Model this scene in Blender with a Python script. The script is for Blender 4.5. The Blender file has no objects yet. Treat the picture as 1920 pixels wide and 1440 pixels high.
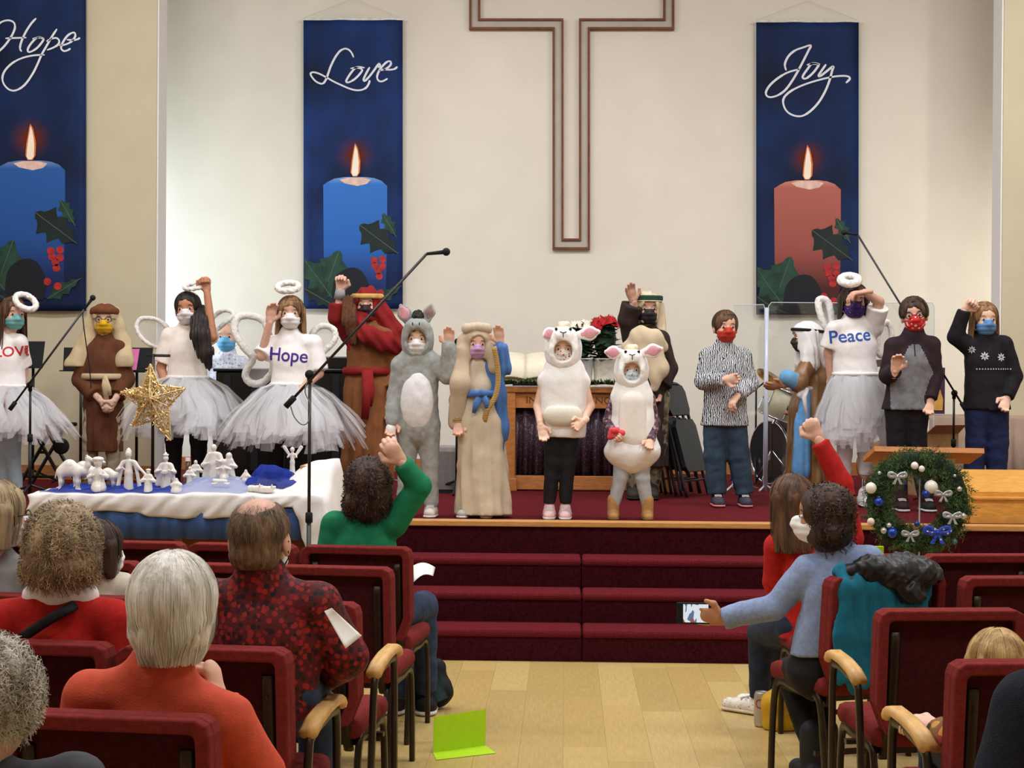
import bpy, bmesh, math, random
import numpy as np
from mathutils import Vector, Matrix
from mathutils.bvhtree import BVHTree
random.seed(7); np.random.seed(7)
scn = bpy.context.scene
COL = scn.collection
# ------------------------------------------------------------------ camera
F = 3222.0; CAMZ = 1.636; YAW = 1.8; PITCH = -0.356; ROLL = 0.40
cam = bpy.data.cameras.new('camera'); camo = bpy.data.objects.new('camera', cam); COL.objects.link(camo)
cam.sensor_width = 36.0; cam.lens = F / 1920 * 36.0; cam.clip_end = 100
R3 = (Matrix.Rotation(math.radians(YAW), 3, 'Z') @ Matrix.Rotation(math.radians(90 + PITCH), 3, 'X') @ Matrix.Rotation(math.radians(ROLL), 3, 'Z'))
camo.matrix_world = Matrix.Translation((0, 0, CAMZ)) @ R3.to_4x4()
scn.camera = camo
CO = Vector((0, 0, CAMZ))
def ray(px, py): return R3 @ Vector(((px - 960) / F, -(py - 720) / F, -1.0))
def P(px, py, Y):
    d = ray(px, py); return CO + d * (Y / d.y)
def G(px, py, z):
    d = ray(px, py); return CO + d * ((z - CAMZ) / d.z)
# ------------------------------------------------------------------ world, lights, exposure
scn.view_settings.view_transform = 'Standard'; scn.view_settings.look = 'None'
scn.view_settings.gamma = 1.0; scn.view_settings.use_curve_mapping = False
scn.view_settings.exposure = 0.0
w = bpy.data.worlds.new('world'); scn.world = w; w.use_nodes = True
w.node_tree.nodes['Background'].inputs[0].default_value = (1.0, 0.93, 0.84, 1)
w.node_tree.nodes['Background'].inputs[1].default_value = 0.25
def area(name, loc, rot, size, sy, power, col):
    l = bpy.data.lights.new(name, 'AREA'); l.shape = 'RECTANGLE'; l.size = size; l.size_y = sy; l.energy = power; l.color = col
    o = bpy.data.objects.new(name, l); COL.objects.link(o); o.location = loc; o.rotation_euler = rot
    o['kind'] = 'helper'
    return o
def spot(name, loc, target, power, col, angle, blend, rad):
    l = bpy.data.lights.new(name, 'SPOT'); l.energy = power; l.color = col; l.spot_size = math.radians(angle); l.spot_blend = blend; l.shadow_soft_size = rad
    o = bpy.data.objects.new(name, l); COL.objects.link(o); o.location = loc
    o.rotation_euler = (Vector(target) - Vector(loc)).to_track_quat('-Z', 'Y').to_euler(); o['kind'] = 'helper'
    return o
WARM = (1.0, 0.95, 0.86); NEUT = (0.97, 1.0, 1.05); COOL = (0.66, 0.83, 1.0)
CEIL = 6.0
for lx in (-3.6, 0.0, 3.6):
    for ly, e in ((3.0, 78), (7.0, 105)):
        area('nave_panel_light', (lx, ly, CEIL - .12), (0, 0, 0), 1.6, .8, e, NEUT)
    area('stage_panel_light', (lx, 10.6, CEIL - .12), (math.radians(18), 0, 0), 1.6, .6, 105, NEUT)
spot('stage_wash_lamp', (-1.2, 9.0, 5.4), (-0.5, 15.9, 2.7), 260, WARM, 44, .9, .12)
spot('stage_wash_lamp', (4.4, 9.6, 5.4), (3.7, 15.9, 2.8), 190, WARM, 50, .9, .12)
area('alcove_window_light', (-4.72, 15.22, 2.35), (0, math.radians(-90), 0), 2.3, .95, 64, COOL)
area('alcove_window_light', (4.62, 15.22, 2.2), (0, math.radians(90), 0), 2.2, .95, 24, (1.0, .97, .92))
# ------------------------------------------------------------------ materials
def lin(c):
    c = c / 255.0
    return c / 12.92 if c <= .04045 else ((c + .055) / 1.055) ** 2.4
def C(r, g, b): return (lin(r), lin(g), lin(b), 1)
_M = {}
def mat(name, col, rough=.7, var=.12, scale=25., metal=0., bump=0., bscale=None, spec=.3, stretch=None, col2=None, sheen=0., alpha=1., trans=0.):
    if name in _M: return _M[name]
    m = bpy.data.materials.new(name); m.use_nodes = True; nt = m.node_tree; N = nt.nodes; L = nt.links
    b = N['Principled BSDF']; b.inputs['Roughness'].default_value = rough; b.inputs['Metallic'].default_value = metal
    b.inputs['Specular IOR Level'].default_value = spec
    if sheen: b.inputs['Sheen Weight'].default_value = sheen
    tc = N.new('ShaderNodeTexCoord'); mp = N.new('ShaderNodeMapping'); L.new(tc.outputs['Object'], mp.inputs[0])
    if stretch: mp.inputs['Scale'].default_value = stretch
    n = N.new('ShaderNodeTexNoise'); n.inputs['Scale'].default_value = scale; n.inputs['Detail'].default_value = 5; L.new(mp.outputs[0], n.inputs[0])
    cr = N.new('ShaderNodeValToRGB'); L.new(n.outputs[0], cr.inputs[0])
    c2 = col2 or tuple(min(1, x * (1 + var)) for x in col[:3]) + (1,)
    c1 = col if col2 else tuple(x * (1 - var) for x in col[:3]) + (1,)
    cr.color_ramp.elements[0].position = .36; cr.color_ramp.elements[0].color = c1
    cr.color_ramp.elements[1].position = .64; cr.color_ramp.elements[1].color = c2
    L.new(cr.outputs[0], b.inputs['Base Color'])
    if bump:
        n2 = N.new('ShaderNodeTexNoise'); n2.inputs['Scale'].default_value = bscale or scale * 3; n2.inputs['Detail'].default_value = 3; L.new(mp.outputs[0], n2.inputs[0])
        bp = N.new('ShaderNodeBump'); bp.inputs['Strength'].default_value = bump; bp.inputs['Distance'].default_value = .01
        L.new(n2.outputs[0], bp.inputs['Height']); L.new(bp.outputs[0], b.inputs['Normal'])
    if alpha < 1: b.inputs['Alpha'].default_value = alpha
    if trans: b.inputs['Transmission Weight'].default_value = trans
    _M[name] = m; return m
def wave_mat(name, ca, cb, scale, axis='X', rough=.6, dist=2., width=.5, bump=0, soft=.1, mapscale=(1, 1, 1)):
    if name in _M: return _M[name]
    m = mat(name, ca, rough); N = m.node_tree.nodes; L = m.node_tree.links; b = N['Principled BSDF']
    mp = [x for x in N if x.type == 'MAPPING'][0]; mp.inputs['Scale'].default_value = mapscale
    wv = N.new('ShaderNodeTexWave'); wv.bands_direction = axis; wv.inputs['Scale'].default_value = scale; wv.inputs['Distortion'].default_value = dist
    wv.inputs['Detail'].default_value = 2; wv.inputs['Detail Scale'].default_value = 1.5; L.new(mp.outputs[0], wv.inputs[0])
    cr = N.new('ShaderNodeValToRGB'); cr.color_ramp.elements[0].position = max(0, width - soft); cr.color_ramp.elements[1].position = min(1, width + soft)
    cr.color_ramp.elements[0].color = ca; cr.color_ramp.elements[1].color = cb; L.new(wv.outputs['Fac'], cr.inputs[0]); L.new(cr.outputs[0], b.inputs['Base Color'])
    if bump:
        bp = N.new('ShaderNodeBump'); bp.inputs['Strength'].default_value = bump; bp.inputs['Distance'].default_value = .01; L.new(wv.outputs['Fac'], bp.inputs['Height']); L.new(bp.outputs[0], b.inputs['Normal'])
    return m
def vor_mat(name, base, cols, scale, thr=.35, rough=.7, mapscale=(1, 1, 1)):
    """base cloth with scattered printed spots of several colours"""
    if name in _M: return _M[name]
    m = mat(name, base, rough); N = m.node_tree.nodes; L = m.node_tree.links; b = N['Principled BSDF']
    mp = [x for x in N if x.type == 'MAPPING'][0]; mp.inputs['Scale'].default_value = mapscale
    v = N.new('ShaderNodeTexVoronoi'); v.inputs['Scale'].default_value = scale; L.new(mp.outputs[0], v.inputs['Vector'])
    sep = N.new('ShaderNodeSeparateColor'); L.new(v.outputs['Color'], sep.inputs[0])
    cr = N.new('ShaderNodeValToRGB'); cr.color_ramp.interpolation = 'CONSTANT'; L.new(sep.outputs[0], cr.inputs[0])
    els = cr.color_ramp.elements; els[0].color = cols[0]; els[0].position = 0; els[1].position = 1 / len(cols); els[1].color = cols[1 % len(cols)]
    for i in range(2, len(cols)):
        e = els.new(i / len(cols)); e.color = cols[i]
    mx = N.new('ShaderNodeMix'); mx.data_type = 'RGBA'
    lt = N.new('ShaderNodeMath'); lt.operation = 'LESS_THAN'; lt.inputs[1].default_value = thr; L.new(v.outputs['Distance'], lt.inputs[0]); L.new(lt.outputs[0], mx.inputs[0])
    old = [x for x in N if x.type == 'VALTORGB' and x is not cr][0]
    L.new(old.outputs[0], mx.inputs[6]); L.new(cr.outputs[0], mx.inputs[7]); L.new(mx.outputs[2], b.inputs['Base Color'])
    return m
def tulle_mat(name, col, alpha):
    if name in _M: return _M[name]
    m = bpy.data.materials.new(name); m.use_nodes = True; N = m.node_tree.nodes; L = m.node_tree.links
    N.remove(N['Principled BSDF']); out = [x for x in N if x.type == 'OUTPUT_MATERIAL'][0]
    d = N.new('ShaderNodeBsdfDiffuse'); d.inputs[0].default_value = col
    t = N.new('ShaderNodeBsdfTranslucent'); t.inputs[0].default_value = col
    a = N.new('ShaderNodeAddShader'); mx0 = N.new('ShaderNodeMixShader'); mx0.inputs[0].default_value = .45
    L.new(d.outputs[0], mx0.inputs[1]); L.new(t.outputs[0], mx0.inputs[2])
    tr = N.new('ShaderNodeBsdfTransparent'); mx = N.new('ShaderNodeMixShader'); mx.inputs[0].default_value = alpha
    L.new(tr.outputs[0], mx.inputs[1]); L.new(mx0.outputs[0], mx.inputs[2]); L.new(mx.outputs[0], out.inputs[0]); N.remove(a)
    _M[name] = m; return m
def glass_mat(name, tint, alpha):
    if name in _M: return _M[name]
    m = bpy.data.materials.new(name); m.use_nodes = True; N = m.node_tree.nodes; L = m.node_tree.links
    N.remove(N['Principled BSDF']); out = [x for x in N if x.type == 'OUTPUT_MATERIAL'][0]
    g = N.new('ShaderNodeBsdfGlossy'); g.inputs['Roughness'].default_value = .05; g.inputs[0].default_value = tint
    tr = N.new('ShaderNodeBsdfTransparent'); tr.inputs[0].default_value = (.95, .97, .98, 1)
    mx = N.new('ShaderNodeMixShader'); mx.inputs[0].default_value = alpha
    L.new(tr.outputs[0], mx.inputs[1]); L.new(g.outputs[0], mx.inputs[2]); L.new(mx.outputs[0], out.inputs[0])
    _M[name] = m; return m
# ------------------------------------------------------------------ object helpers
def tag(o, label=None, cat=None, group=None, kind=None):
    if label: o['label'] = label
    if cat: o['category'] = cat
    if group: o['group'] = group
    if kind: o['kind'] = kind
    return o
def empty(name, loc, label=None, cat=None, group=None, rz=0):
    o = bpy.data.objects.new(name, None); COL.objects.link(o); o.location = loc; o.rotation_euler = (0, 0, rz); o.empty_display_size = .1
    return tag(o, label, cat, group)
def link(name, me, mats, parent=None, loc=None, smooth=False):
    for m in (mats if isinstance(mats, (list, tuple)) else [mats]): me.materials.append(m)
    if smooth: me.polygons.foreach_set('use_smooth', [True] * len(me.polygons))
    o = bpy.data.objects.new(name, me); COL.objects.link(o)
    if parent: o.parent = parent
    if loc is not None: o.location = loc
    return o
def copy_tree(o, parent=None):
    c = o.copy(); COL.objects.link(c); c.parent = parent
    for ch in list(o.children): copy_tree(ch, c)
    return c
class MB:
    def __init__(s): s.v = []; s.f = []; s.m = []; s.cur = 0
    def add(s, vs, fs):
        n = len(s.v); s.v += [tuple(v) for v in vs]; s.f += [tuple(i + n for i in f) for f in fs]; s.m += [s.cur] * len(fs); return s
    def box(s, x0, x1, y0, y1, z0, z1, bev=0.):
        if bev <= 0:
            return s.add([(x, y, z) for x in (x0, x1) for y in (y0, y1) for z in (z0, z1)], [(0, 1, 3, 2), (4, 6, 7, 5), (0, 4, 5, 1), (2, 3, 7, 6), (0, 2, 6, 4), (1, 5, 7, 3)])
        bm = bmesh.new(); bmesh.ops.create_cube(bm, size=1)
        for v in bm.verts: v.co = Vector(((x0 + x1) / 2 + v.co.x * (x1 - x0), (y0 + y1) / 2 + v.co.y * (y1 - y0), (z0 + z1) / 2 + v.co.z * (z1 - z0)))
        bmesh.ops.bevel(bm, geom=list(bm.edges), offset=bev, segments=2, profile=.5, affect='EDGES')
        bm.verts.index_update(); s.add([v.co for v in bm.verts], [[v.index for v in f.verts] for f in bm.faces]); bm.free(); return s
    def obox(s, c, ax, ay, az):
        c, ax, ay, az = Vector(c), Vector(ax), Vector(ay), Vector(az)
        return s.add([c + a * ax + b * ay + d * az for a in (-1, 1) for b in (-1, 1) for d in (-1, 1)], [(0, 1, 3, 2), (4, 6, 7, 5), (0, 4, 5, 1), (2, 3, 7, 6), (0, 2, 6, 4), (1, 5, 7, 3)])
    def tube(s, pts, r, n=8, closed=False, sx=1., up=None, cap=True):
        pts = [Vector(p) for p in pts]; k = len(pts); rs = r if isinstance(r, (list, tuple)) else [r] * k
        vs = []; prev = None
        for i, p in enumerate(pts):
            if closed: t = pts[(i + 1) % k] - pts[i - 1]
            else: t = pts[min(i + 1, k - 1)] - pts[max(i - 1, 0)]
            if t.length < 1e-9: t = Vector((0, 0, 1))
            t.normalize()
            if up is not None: a = Vector(up) - t * t.dot(Vector(up))
            else:
                a = (prev - t * t.dot(prev)) if prev is not None else (Vector((0, 0, 1)) if abs(t.z) < .9 else Vector((1, 0, 0)))
                a = a - t * t.dot(a)
            if a.length < 1e-6: a = Vector((1, 0, 0)) - t * t.x
            a.normalize(); prev = a; b = t.cross(a)
            for j in range(n):
                q = 2 * math.pi * (j + .5) / n; vs.append(p + a * (math.cos(q) * rs[i] * sx) + b * (math.sin(q) * rs[i]))
        fs = []
        for i in range(k if closed else k - 1):
            for j in range(n):
                fs.append((i * n + j, i * n + (j + 1) % n, ((i + 1) % k) * n + (j + 1) % n, ((i + 1) % k) * n + j))
        if cap and not closed: fs += [tuple(range(n - 1, -1, -1)), tuple((k - 1) * n + j for j in range(n))]
        return s.add(vs, fs)
    def lathe(s, c, prof, n=20, ax=None):
        c = Vector(c); az = Vector(ax).normalized() if ax is not None else Vector((0, 0, 1))
        a = Vector((1, 0, 0)) if abs(az.x) < .9 else Vector((0, 1, 0)); a = (a - az * az.dot(a)).normalized(); b = az.cross(a)
        vs = []
        for (r, z) in prof:
            for j in range(n):
                q = 2 * math.pi * j / n; vs.append(c + az * z + (a * math.cos(q) + b * math.sin(q)) * r)
        fs = [(i * n + j, i * n + (j + 1) % n, (i + 1) * n + (j + 1) % n, (i + 1) * n + j) for i in range(len(prof) - 1) for j in range(n)]
        fs += [tuple(range(n - 1, -1, -1)), tuple((len(prof) - 1) * n + j for j in range(n))]
        return s.add(vs, fs)
    def ball(s, c, r, n=14, rot=None, m=None):
        rx, ry, rz = r if isinstance(r, (list, tuple)) else (r, r, r); c = Vector(c); m = m or n // 2; vs = []
        for i in range(m + 1):
            t = math.pi * i / m
            for j in range(n):
                q = 2 * math.pi * j / n; d = Vector((rx * math.sin(t) * math.cos(q), ry * math.sin(t) * math.sin(q), rz * math.cos(t)))
                vs.append(c + (rot @ d if rot else d))
        return s.add(vs, [(i * n + j, (i + 1) * n + j, (i + 1) * n + (j + 1) % n, i * n + (j + 1) % n) for i in range(m) for j in range(n)])
    def prism(s, poly, y0, y1):
        """polygon in (x,z), extruded along y"""
        n = len(poly)
        return s.add([(x, y0, z) for x, z in poly] + [(x, y1, z) for x, z in poly], [tuple(range(n)), tuple(range(2 * n - 1, n - 1, -1))] + [(i, i + n, (i + 1) % n + n, (i + 1) % n) for i in range(n)])
    def quad(s, a, b, c, d): return s.add([a, b, c, d], [(0, 1, 2, 3)])
    def build(s, name, mats, parent=None, smooth=False, off=None, loc=None, solid=0.):
        me = bpy.data.meshes.new(name)
        vs = s.v if off is None else [(v[0] - off[0], v[1] - off[1], v[2] - off[2]) for v in s.v]
        me.from_pydata(vs, [], s.f); me.validate(); me.update()
        mi = s.m
        o = link(name, me, mats, parent, loc, smooth)
        if len(mi) == len(me.polygons): me.polygons.foreach_set('material_index', mi)
        if not solid:
            bm = bmesh.new(); bm.from_mesh(me); bmesh.ops.recalc_face_normals(bm, faces=bm.faces); bm.to_mesh(me); bm.free()
        else:
            md = o.modifiers.new('thickness', 'SOLIDIFY'); md.thickness = solid; md.offset = 0
        return o
def smooth_path(pts, n=6, closed=False):
    """Catmull-Rom through the points (any dimension)"""
    pts = [np.array(p, float) for p in pts]; k = len(pts); out = []
    for i in range(k if closed else k - 1):
        p0 = pts[(i - 1) % k] if closed or i > 0 else pts[0]; p1 = pts[i]; p2 = pts[(i + 1) % k]
        p3 = pts[(i + 2) % k] if closed or i + 2 < k else pts[-1]
        for j in range(n):
            t = j / n; out.append(.5 * (2 * p1 + (p2 - p0) * t + (2 * p0 - 5 * p1 + 4 * p2 - p3) * t * t + (3 * p1 - p0 - 3 * p2 + p3) * t ** 3))
    if not closed: out.append(pts[-1])
    return out
# ------------------------------------------------------------------ signed distance modelling (surface nets)
BIG = 1.0
class S:
    def __init__(s): s.ops = []; s.lo = np.full(3, 1e9); s.hi = np.full(3, -1e9)
    def _bb(s, lo, hi): s.lo = np.minimum(s.lo, lo); s.hi = np.maximum(s.hi, hi)
    def cap(s, a, b, ra, rb=None, k=.02, flat=None, mode='+', fe=False):
        """tapered capsule; flat = (axis, ratio) makes it thinner along axis"""
        rb = ra if rb is None else rb; a = np.array(a, float); b = np.array(b, float); m = max(ra, rb)
        lo, hi = np.minimum(a, b) - m, np.maximum(a, b) + m
        if flat is not None and flat[1] > 1: lo -= m * (flat[1] - 1); hi += m * (flat[1] - 1)
        if mode == '+': s._bb(lo, hi)
        s.ops.append(('cap', lo, hi, a, b, ra, rb, k, flat, fe, mode)); return s
    def chain(s, pts, rs, k=.02, flat=None, mode='+'):
        for i in range(len(pts) - 1): s.cap(pts[i], pts[i + 1], rs[i], rs[i + 1], k, flat, mode)
        return s
    def ell(s, c, r, R=None, k=.02, mode='+'):
        c = np.array(c, float); r = np.array(r if hasattr(r, '__len__') else (r, r, r), float); m = r.max()
        if mode == '+': s._bb(c - m, c + m)
        s.ops.append(('ell', c - m, c + m, c, r, None if R is None else np.array(R, float), k, mode)); return s
    def cut(s, p, n): s.ops.append(('cut', np.array(p, float), np.array(n, float))); return s
    def disp(s, f): s.ops.append(('disp', f)); return s
    def mesh(s, h, name='mesh', off=(0, 0, 0), matfn=None):
        lo = s.lo - 3 * h - .02; n = np.ceil((s.hi + 3 * h + .02 - lo) / h).astype(int) + 1
        D = np.full(n, BIG, np.float32)
        ax = [(lo[i] + h * np.arange(n[i])).astype(np.float32) for i in range(3)]
        for op in s.ops:
            if op[0] == 'cut':
                _, p, nn = op; d = ((ax[0] - p[0]) * nn[0])[:, None, None] + ((ax[1] - p[1]) * nn[1])[None, :, None] + ((ax[2] - p[2]) * nn[2])[None, None, :]
                D = np.maximum(D, d); continue
            if op[0] == 'disp':
                idx = np.nonzero(np.abs(D) < .05); X = np.stack([ax[i][idx[i]] for i in range(3)], 1); D[idx] += op[1](X).astype(np.float32); continue
            mode = op[-1]; k = op[6] if op[0] == 'ell' else op[7]; mg = k + 2.5 * h
            i0 = np.clip(((op[1] - mg - lo) / h).astype(int), 0, n); i1 = np.clip(((op[2] + mg - lo) / h).astype(int) + 2, 0, n)
            if (i1 <= i0).any(): continue
            sl = tuple(slice(a, b) for a, b in zip(i0, i1))
            x = ax[0][sl[0]][:, None, None]; y = ax[1][sl[1]][None, :, None]; z = ax[2][sl[2]][None, None, :]
            if op[0] == 'cap':
                _, _, _, a, b, ra, rb, k, flat, fe, mode = op
                px, py, pz = x - a[0], y - a[1], z - a[2]; ba = b - a
                if flat is not None:
                    fn, fr = flat; q = (px * fn[0] + py * fn[1] + pz * fn[2]) * (1 / fr - 1); px, py, pz = px + q * fn[0], py + q * fn[1], pz + q * fn[2]
                    bq = ba.dot(fn) * (1 / fr - 1); ba = ba + bq * np.array(fn)
                l2 = max(ba.dot(ba), 1e-9); tr = (px * ba[0] + py * ba[1] + pz * ba[2]) / l2; t = np.clip(tr, 0, 1)
                d = np.sqrt((px - t * ba[0]) ** 2 + (py - t * ba[1]) ** 2 + (pz - t * ba[2]) ** 2) - (ra + (rb - ra) * t)
                if flat is not None and flat[1] < 1: d = d * (.5 + .5 * flat[1])
                if fe: d = np.maximum(d, (tr - 1) * math.sqrt(l2))
            else:
                _, _, _, c, r, R, k, mode = op
                px, py, pz = x - c[0], y - c[1], z - c[2]
                if R is not None: px, py, pz = (px * R[0, i] + py * R[1, i] + pz * R[2, i] for i in range(3))
                k0 = np.sqrt((px / r[0]) ** 2 + (py / r[1]) ** 2 + (pz / r[2]) ** 2); k1 = np.sqrt((px / r[0] ** 2) ** 2 + (py / r[1] ** 2) ** 2 + (pz / r[2] ** 2) ** 2)
                d = np.where(k1 < 1e-6, -r.min(), k0 * (k0 - 1) / np.maximum(k1, 1e-6))
            A = D[sl]
            if mode == '+':
                hh = np.clip(.5 + .5 * (d - A) / k, 0, 1); D[sl] = d * (1 - hh) + A * hh - k * hh * (1 - hh)
            elif mode == '-':
                d = -d; hh = np.clip(.5 - .5 * (d - A) / k, 0, 1); D[sl] = d * (1 - hh) + A * hh + k * hh * (1 - hh)
            else: D[sl] = np.maximum(A, d)
        v, q = nets(D, lo, h)
        v = v - np.array(off); me = bpy.data.meshes.new(name)
        return v, q
def nets(D, lo, h):
    neg = D < 0; nx, ny, nz = D.shape
    c = np.zeros((nx - 1, ny - 1, nz - 1), np.int8)
    for a in (0, 1):
        for b in (0, 1):
            for e in (0, 1): c += neg[a:nx - 1 + a, b:ny - 1 + b, e:nz - 1 + e]
    act = np.nonzero((c > 0) & (c < 8)); n = len(act[0])
    idx = np.full(c.shape, -1, np.int32); idx[act] = np.arange(n)
    acc = np.zeros((n, 3)); cnt = np.zeros(n); I = np.stack(act, 1)
    cor = [(a, b, e) for a in (0, 1) for b in (0, 1) for e in (0, 1)]
    val = {q: D[act[0] + q[0], act[1] + q[1], act[2] + q[2]] for q in cor}
    for q in cor:
        for axn in range(3):
            if q[axn]: continue
            r = list(q); r[axn] = 1; r = tuple(r); d0, d1 = val[q], val[r]; m = (d0 < 0) != (d1 < 0)
            t = np.where(m, d0 / np.where(m, d0 - d1, 1), 0)
            p = np.array(q, float)[None, :].repeat(n, 0); p[:, axn] += t
            acc += p * m[:, None]; cnt += m
    V = lo + h * (I + acc / np.maximum(cnt, 1)[:, None])
    Q = []
    for axn in range(3):
        s0 = [slice(None)] * 3; s1 = [slice(None)] * 3; s0[axn] = slice(0, -1); s1[axn] = slice(1, None)
        a = neg[tuple(s0)]; b = neg[tuple(s1)]; o1, o2 = (axn + 1) % 3, (axn + 2) % 3
        m = a != b; sl = [slice(None)] * 3; sl[o1] = slice(1, -1); sl[o2] = slice(1, -1); mm = np.zeros_like(m); mm[tuple(sl)] = m[tuple(sl)]
        e = np.stack(np.nonzero(mm), 1)
        if not len(e): continue
        def cell(d1, d2):
            g = e.copy(); g[:, o1] -= d1; g[:, o2] -= d2; return idx[g[:, 0], g[:, 1], g[:, 2]]
        q = np.stack([cell(1, 1), cell(0, 1), cell(0, 0), cell(1, 0)], 1); fl = ~a[e[:, 0], e[:, 1], e[:, 2]]
        q[fl] = q[fl][:, ::-1]; Q.append(q)
    Q = np.concatenate(Q) if Q else np.zeros((0, 4), int)
    return V, Q[(Q >= 0).all(1)]
NTRI = [0]
def sdf_obj(name, parts, mats, parent=None, off=(0, 0, 0), matfn=None, loc=None):
    """parts: list of (S, voxel); joined into one mesh object"""
    if not isinstance(parts, list): parts = [parts]
    VV = []; QQ = []; n = 0
    for sd, h in parts:
        v, q = sd.mesh(h, off=off); VV.append(v); QQ.append(q + n); n += len(v)
    V = np.concatenate(VV); Q = np.concatenate(QQ); NTRI[0] += 2 * len(Q)
    me = bpy.data.meshes.new(name); me.vertices.add(len(V)); me.vertices.foreach_set('co', V.astype(np.float32).ravel())
    me.loops.add(Q.size); me.loops.foreach_set('vertex_index', Q.ravel().astype(np.int32)); me.polygons.add(len(Q))
    me.polygons.foreach_set('loop_start', np.arange(0, Q.size, 4, dtype=np.int32)); me.polygons.foreach_set('loop_total', np.full(len(Q), 4, np.int32))
    me.polygons.foreach_set('use_smooth', np.ones(len(Q), bool))
    if matfn is not None:
        cen = V[Q].mean(1) + np.array(off); me.polygons.foreach_set('material_index', matfn(cen).astype(np.int32))
    me.update(calc_edges=True)
    return link(name, me, mats, parent, loc)
def sn(X, f, seed=0):
    """cheap smooth noise in about [-1,1]"""
    a = np.sin(X[:, 0] * f * 1.0 + seed * 1.7 + 1.3 * np.sin(X[:, 1] * f * .7 + seed)) ; b = np.sin(X[:, 1] * f * 1.1 + seed * 2.3 + 1.1 * np.sin(X[:, 2] * f * .8 + 2 * seed)); c = np.sin(X[:, 2] * f * .9 + seed * 3.1 + 1.2 * np.sin(X[:, 0] * f * .6 + seed))
    return (a * b + b * c + c * a) / 1.6
# ================================================================== the setting
ZS = .715                      # stage floor height
Y1 = 9.76; YST = 10.66; YL = 14.3; YB = 15.9; XW = 7.2
M_wall = mat('wall_paint', C(228, 221, 206), .85, .02, 3, bump=.04, bscale=120)
M_ceil = mat('ceiling_paint', C(236, 232, 224), .9, .02, 3)
M_wood = mat('oak_trim', C(170, 108, 58), .45, .18, 6, stretch=(2, 18, 18), spec=.4)
M_woodlt = mat('light_oak', C(206, 150, 84), .4, .14, 6, stretch=(2, 18, 18), spec=.45)
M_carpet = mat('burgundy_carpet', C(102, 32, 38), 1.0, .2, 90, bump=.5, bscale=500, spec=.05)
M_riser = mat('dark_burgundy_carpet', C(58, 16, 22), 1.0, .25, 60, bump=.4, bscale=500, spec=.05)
M_black = mat('black_metal', C(24, 24, 26), .4, .1, 20, spec=.5)
M_blackm = mat('black_matt_plastic', C(20, 20, 22), .7, .1, 20)
M_chrome = mat('chrome', C(200, 200, 205), .2, .05, 20, metal=1.)
def struct(name, mb, m, smooth=False): return tag(mb.build(name, m, smooth=smooth), kind='structure')
xl = P(292, 500, YL).x; xr = P(1879, 500, YL).x
b = MB(); b.box(-XW, XW, -3.2, Y1 + .1, -.1, -.0025); floor = struct('floor', b, mat('floor_joint', C(186, 154, 96), .6, .1, 20))
# laminate planks of the floor, running towards the stage
pm = [mat('maple_plank_%d' % i, C(*c), .33, .08, 7, stretch=(14, 1.2, 1), bump=.02, bscale=60, spec=.35) for i, c in enumerate([(195, 166, 105), (187, 158, 97), (198, 170, 111), (184, 157, 98)])]
plank_me = []
for m in pm:
    k = MB(); k.box(0, .1890, 0, 1.213, -.002, 0); me = k.build('plank', m).data; plank_me.append(me)
for o in [o for o in COL.objects if o.name.startswith('plank')]: bpy.data.objects.remove(o)
for i in range(-16, 17):
    st = random.random() * 1.214
    for j in range(9):
        y = 2.2 + st + j * 1.214 - 1.214
        if y + 1.214 > Y1 + .05: continue
        if abs(i * .19 - .35) > 1.9 and j > 2 and False: continue
        o = bpy.data.objects.new('plank', random.choice(plank_me)); COL.objects.link(o); o.location = (i * .19, y, 0); o.parent = floor
    y_end = y
    o = bpy.data.objects.new('plank', random.choice(plank_me)); COL.objects.link(o); o.parent = floor
    last = max([2.2 + st + j * 1.214 - 1.214 for j in range(9) if 2.2 + st + j * 1.214 <= Y1 + .05]) + 1.214
    o.location = (i * .19, last, 0); o.scale = (1, max(.02, (Y1 - .002 - last) / 1.212), 1)
# stage, steps
xs = P(1091, 1100, Y1 + .3).x
b = MB(); b.box(-XW, XW, YST + .02, YB + .2, 0, ZS); stage = struct('floor_stage', b, M_carpet)
b = MB(); b.box(-XW, XW, YST - .02, YST + .1, ZS - .03, ZS + .006, .006); struct('trim_1', b, mat('stage_nosing_wood', C(196, 142, 82), .45, .12, 8, stretch=(2, 20, 20)))
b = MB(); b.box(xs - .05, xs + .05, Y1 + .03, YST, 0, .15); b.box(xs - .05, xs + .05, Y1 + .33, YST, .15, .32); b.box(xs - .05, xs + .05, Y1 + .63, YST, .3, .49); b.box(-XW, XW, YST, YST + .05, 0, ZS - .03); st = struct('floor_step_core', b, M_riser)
zz = [0, .178, .349, .520]
steps = tag(empty('floor_steps', (0, Y1, 0)), kind='structure')
for i in range(3):
    for x0, x1 in ((-XW, xs - .004), (xs + .004, XW)):
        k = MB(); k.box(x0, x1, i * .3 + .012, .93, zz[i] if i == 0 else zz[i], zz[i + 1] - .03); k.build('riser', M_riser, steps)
        k = MB(); k.box(x0, x1, i * .3, .93 if i == 2 else i * .3 + .33, zz[i + 1] - .045, zz[i + 1], .016); k.build('tread', M_carpet, steps, smooth=False)
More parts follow.
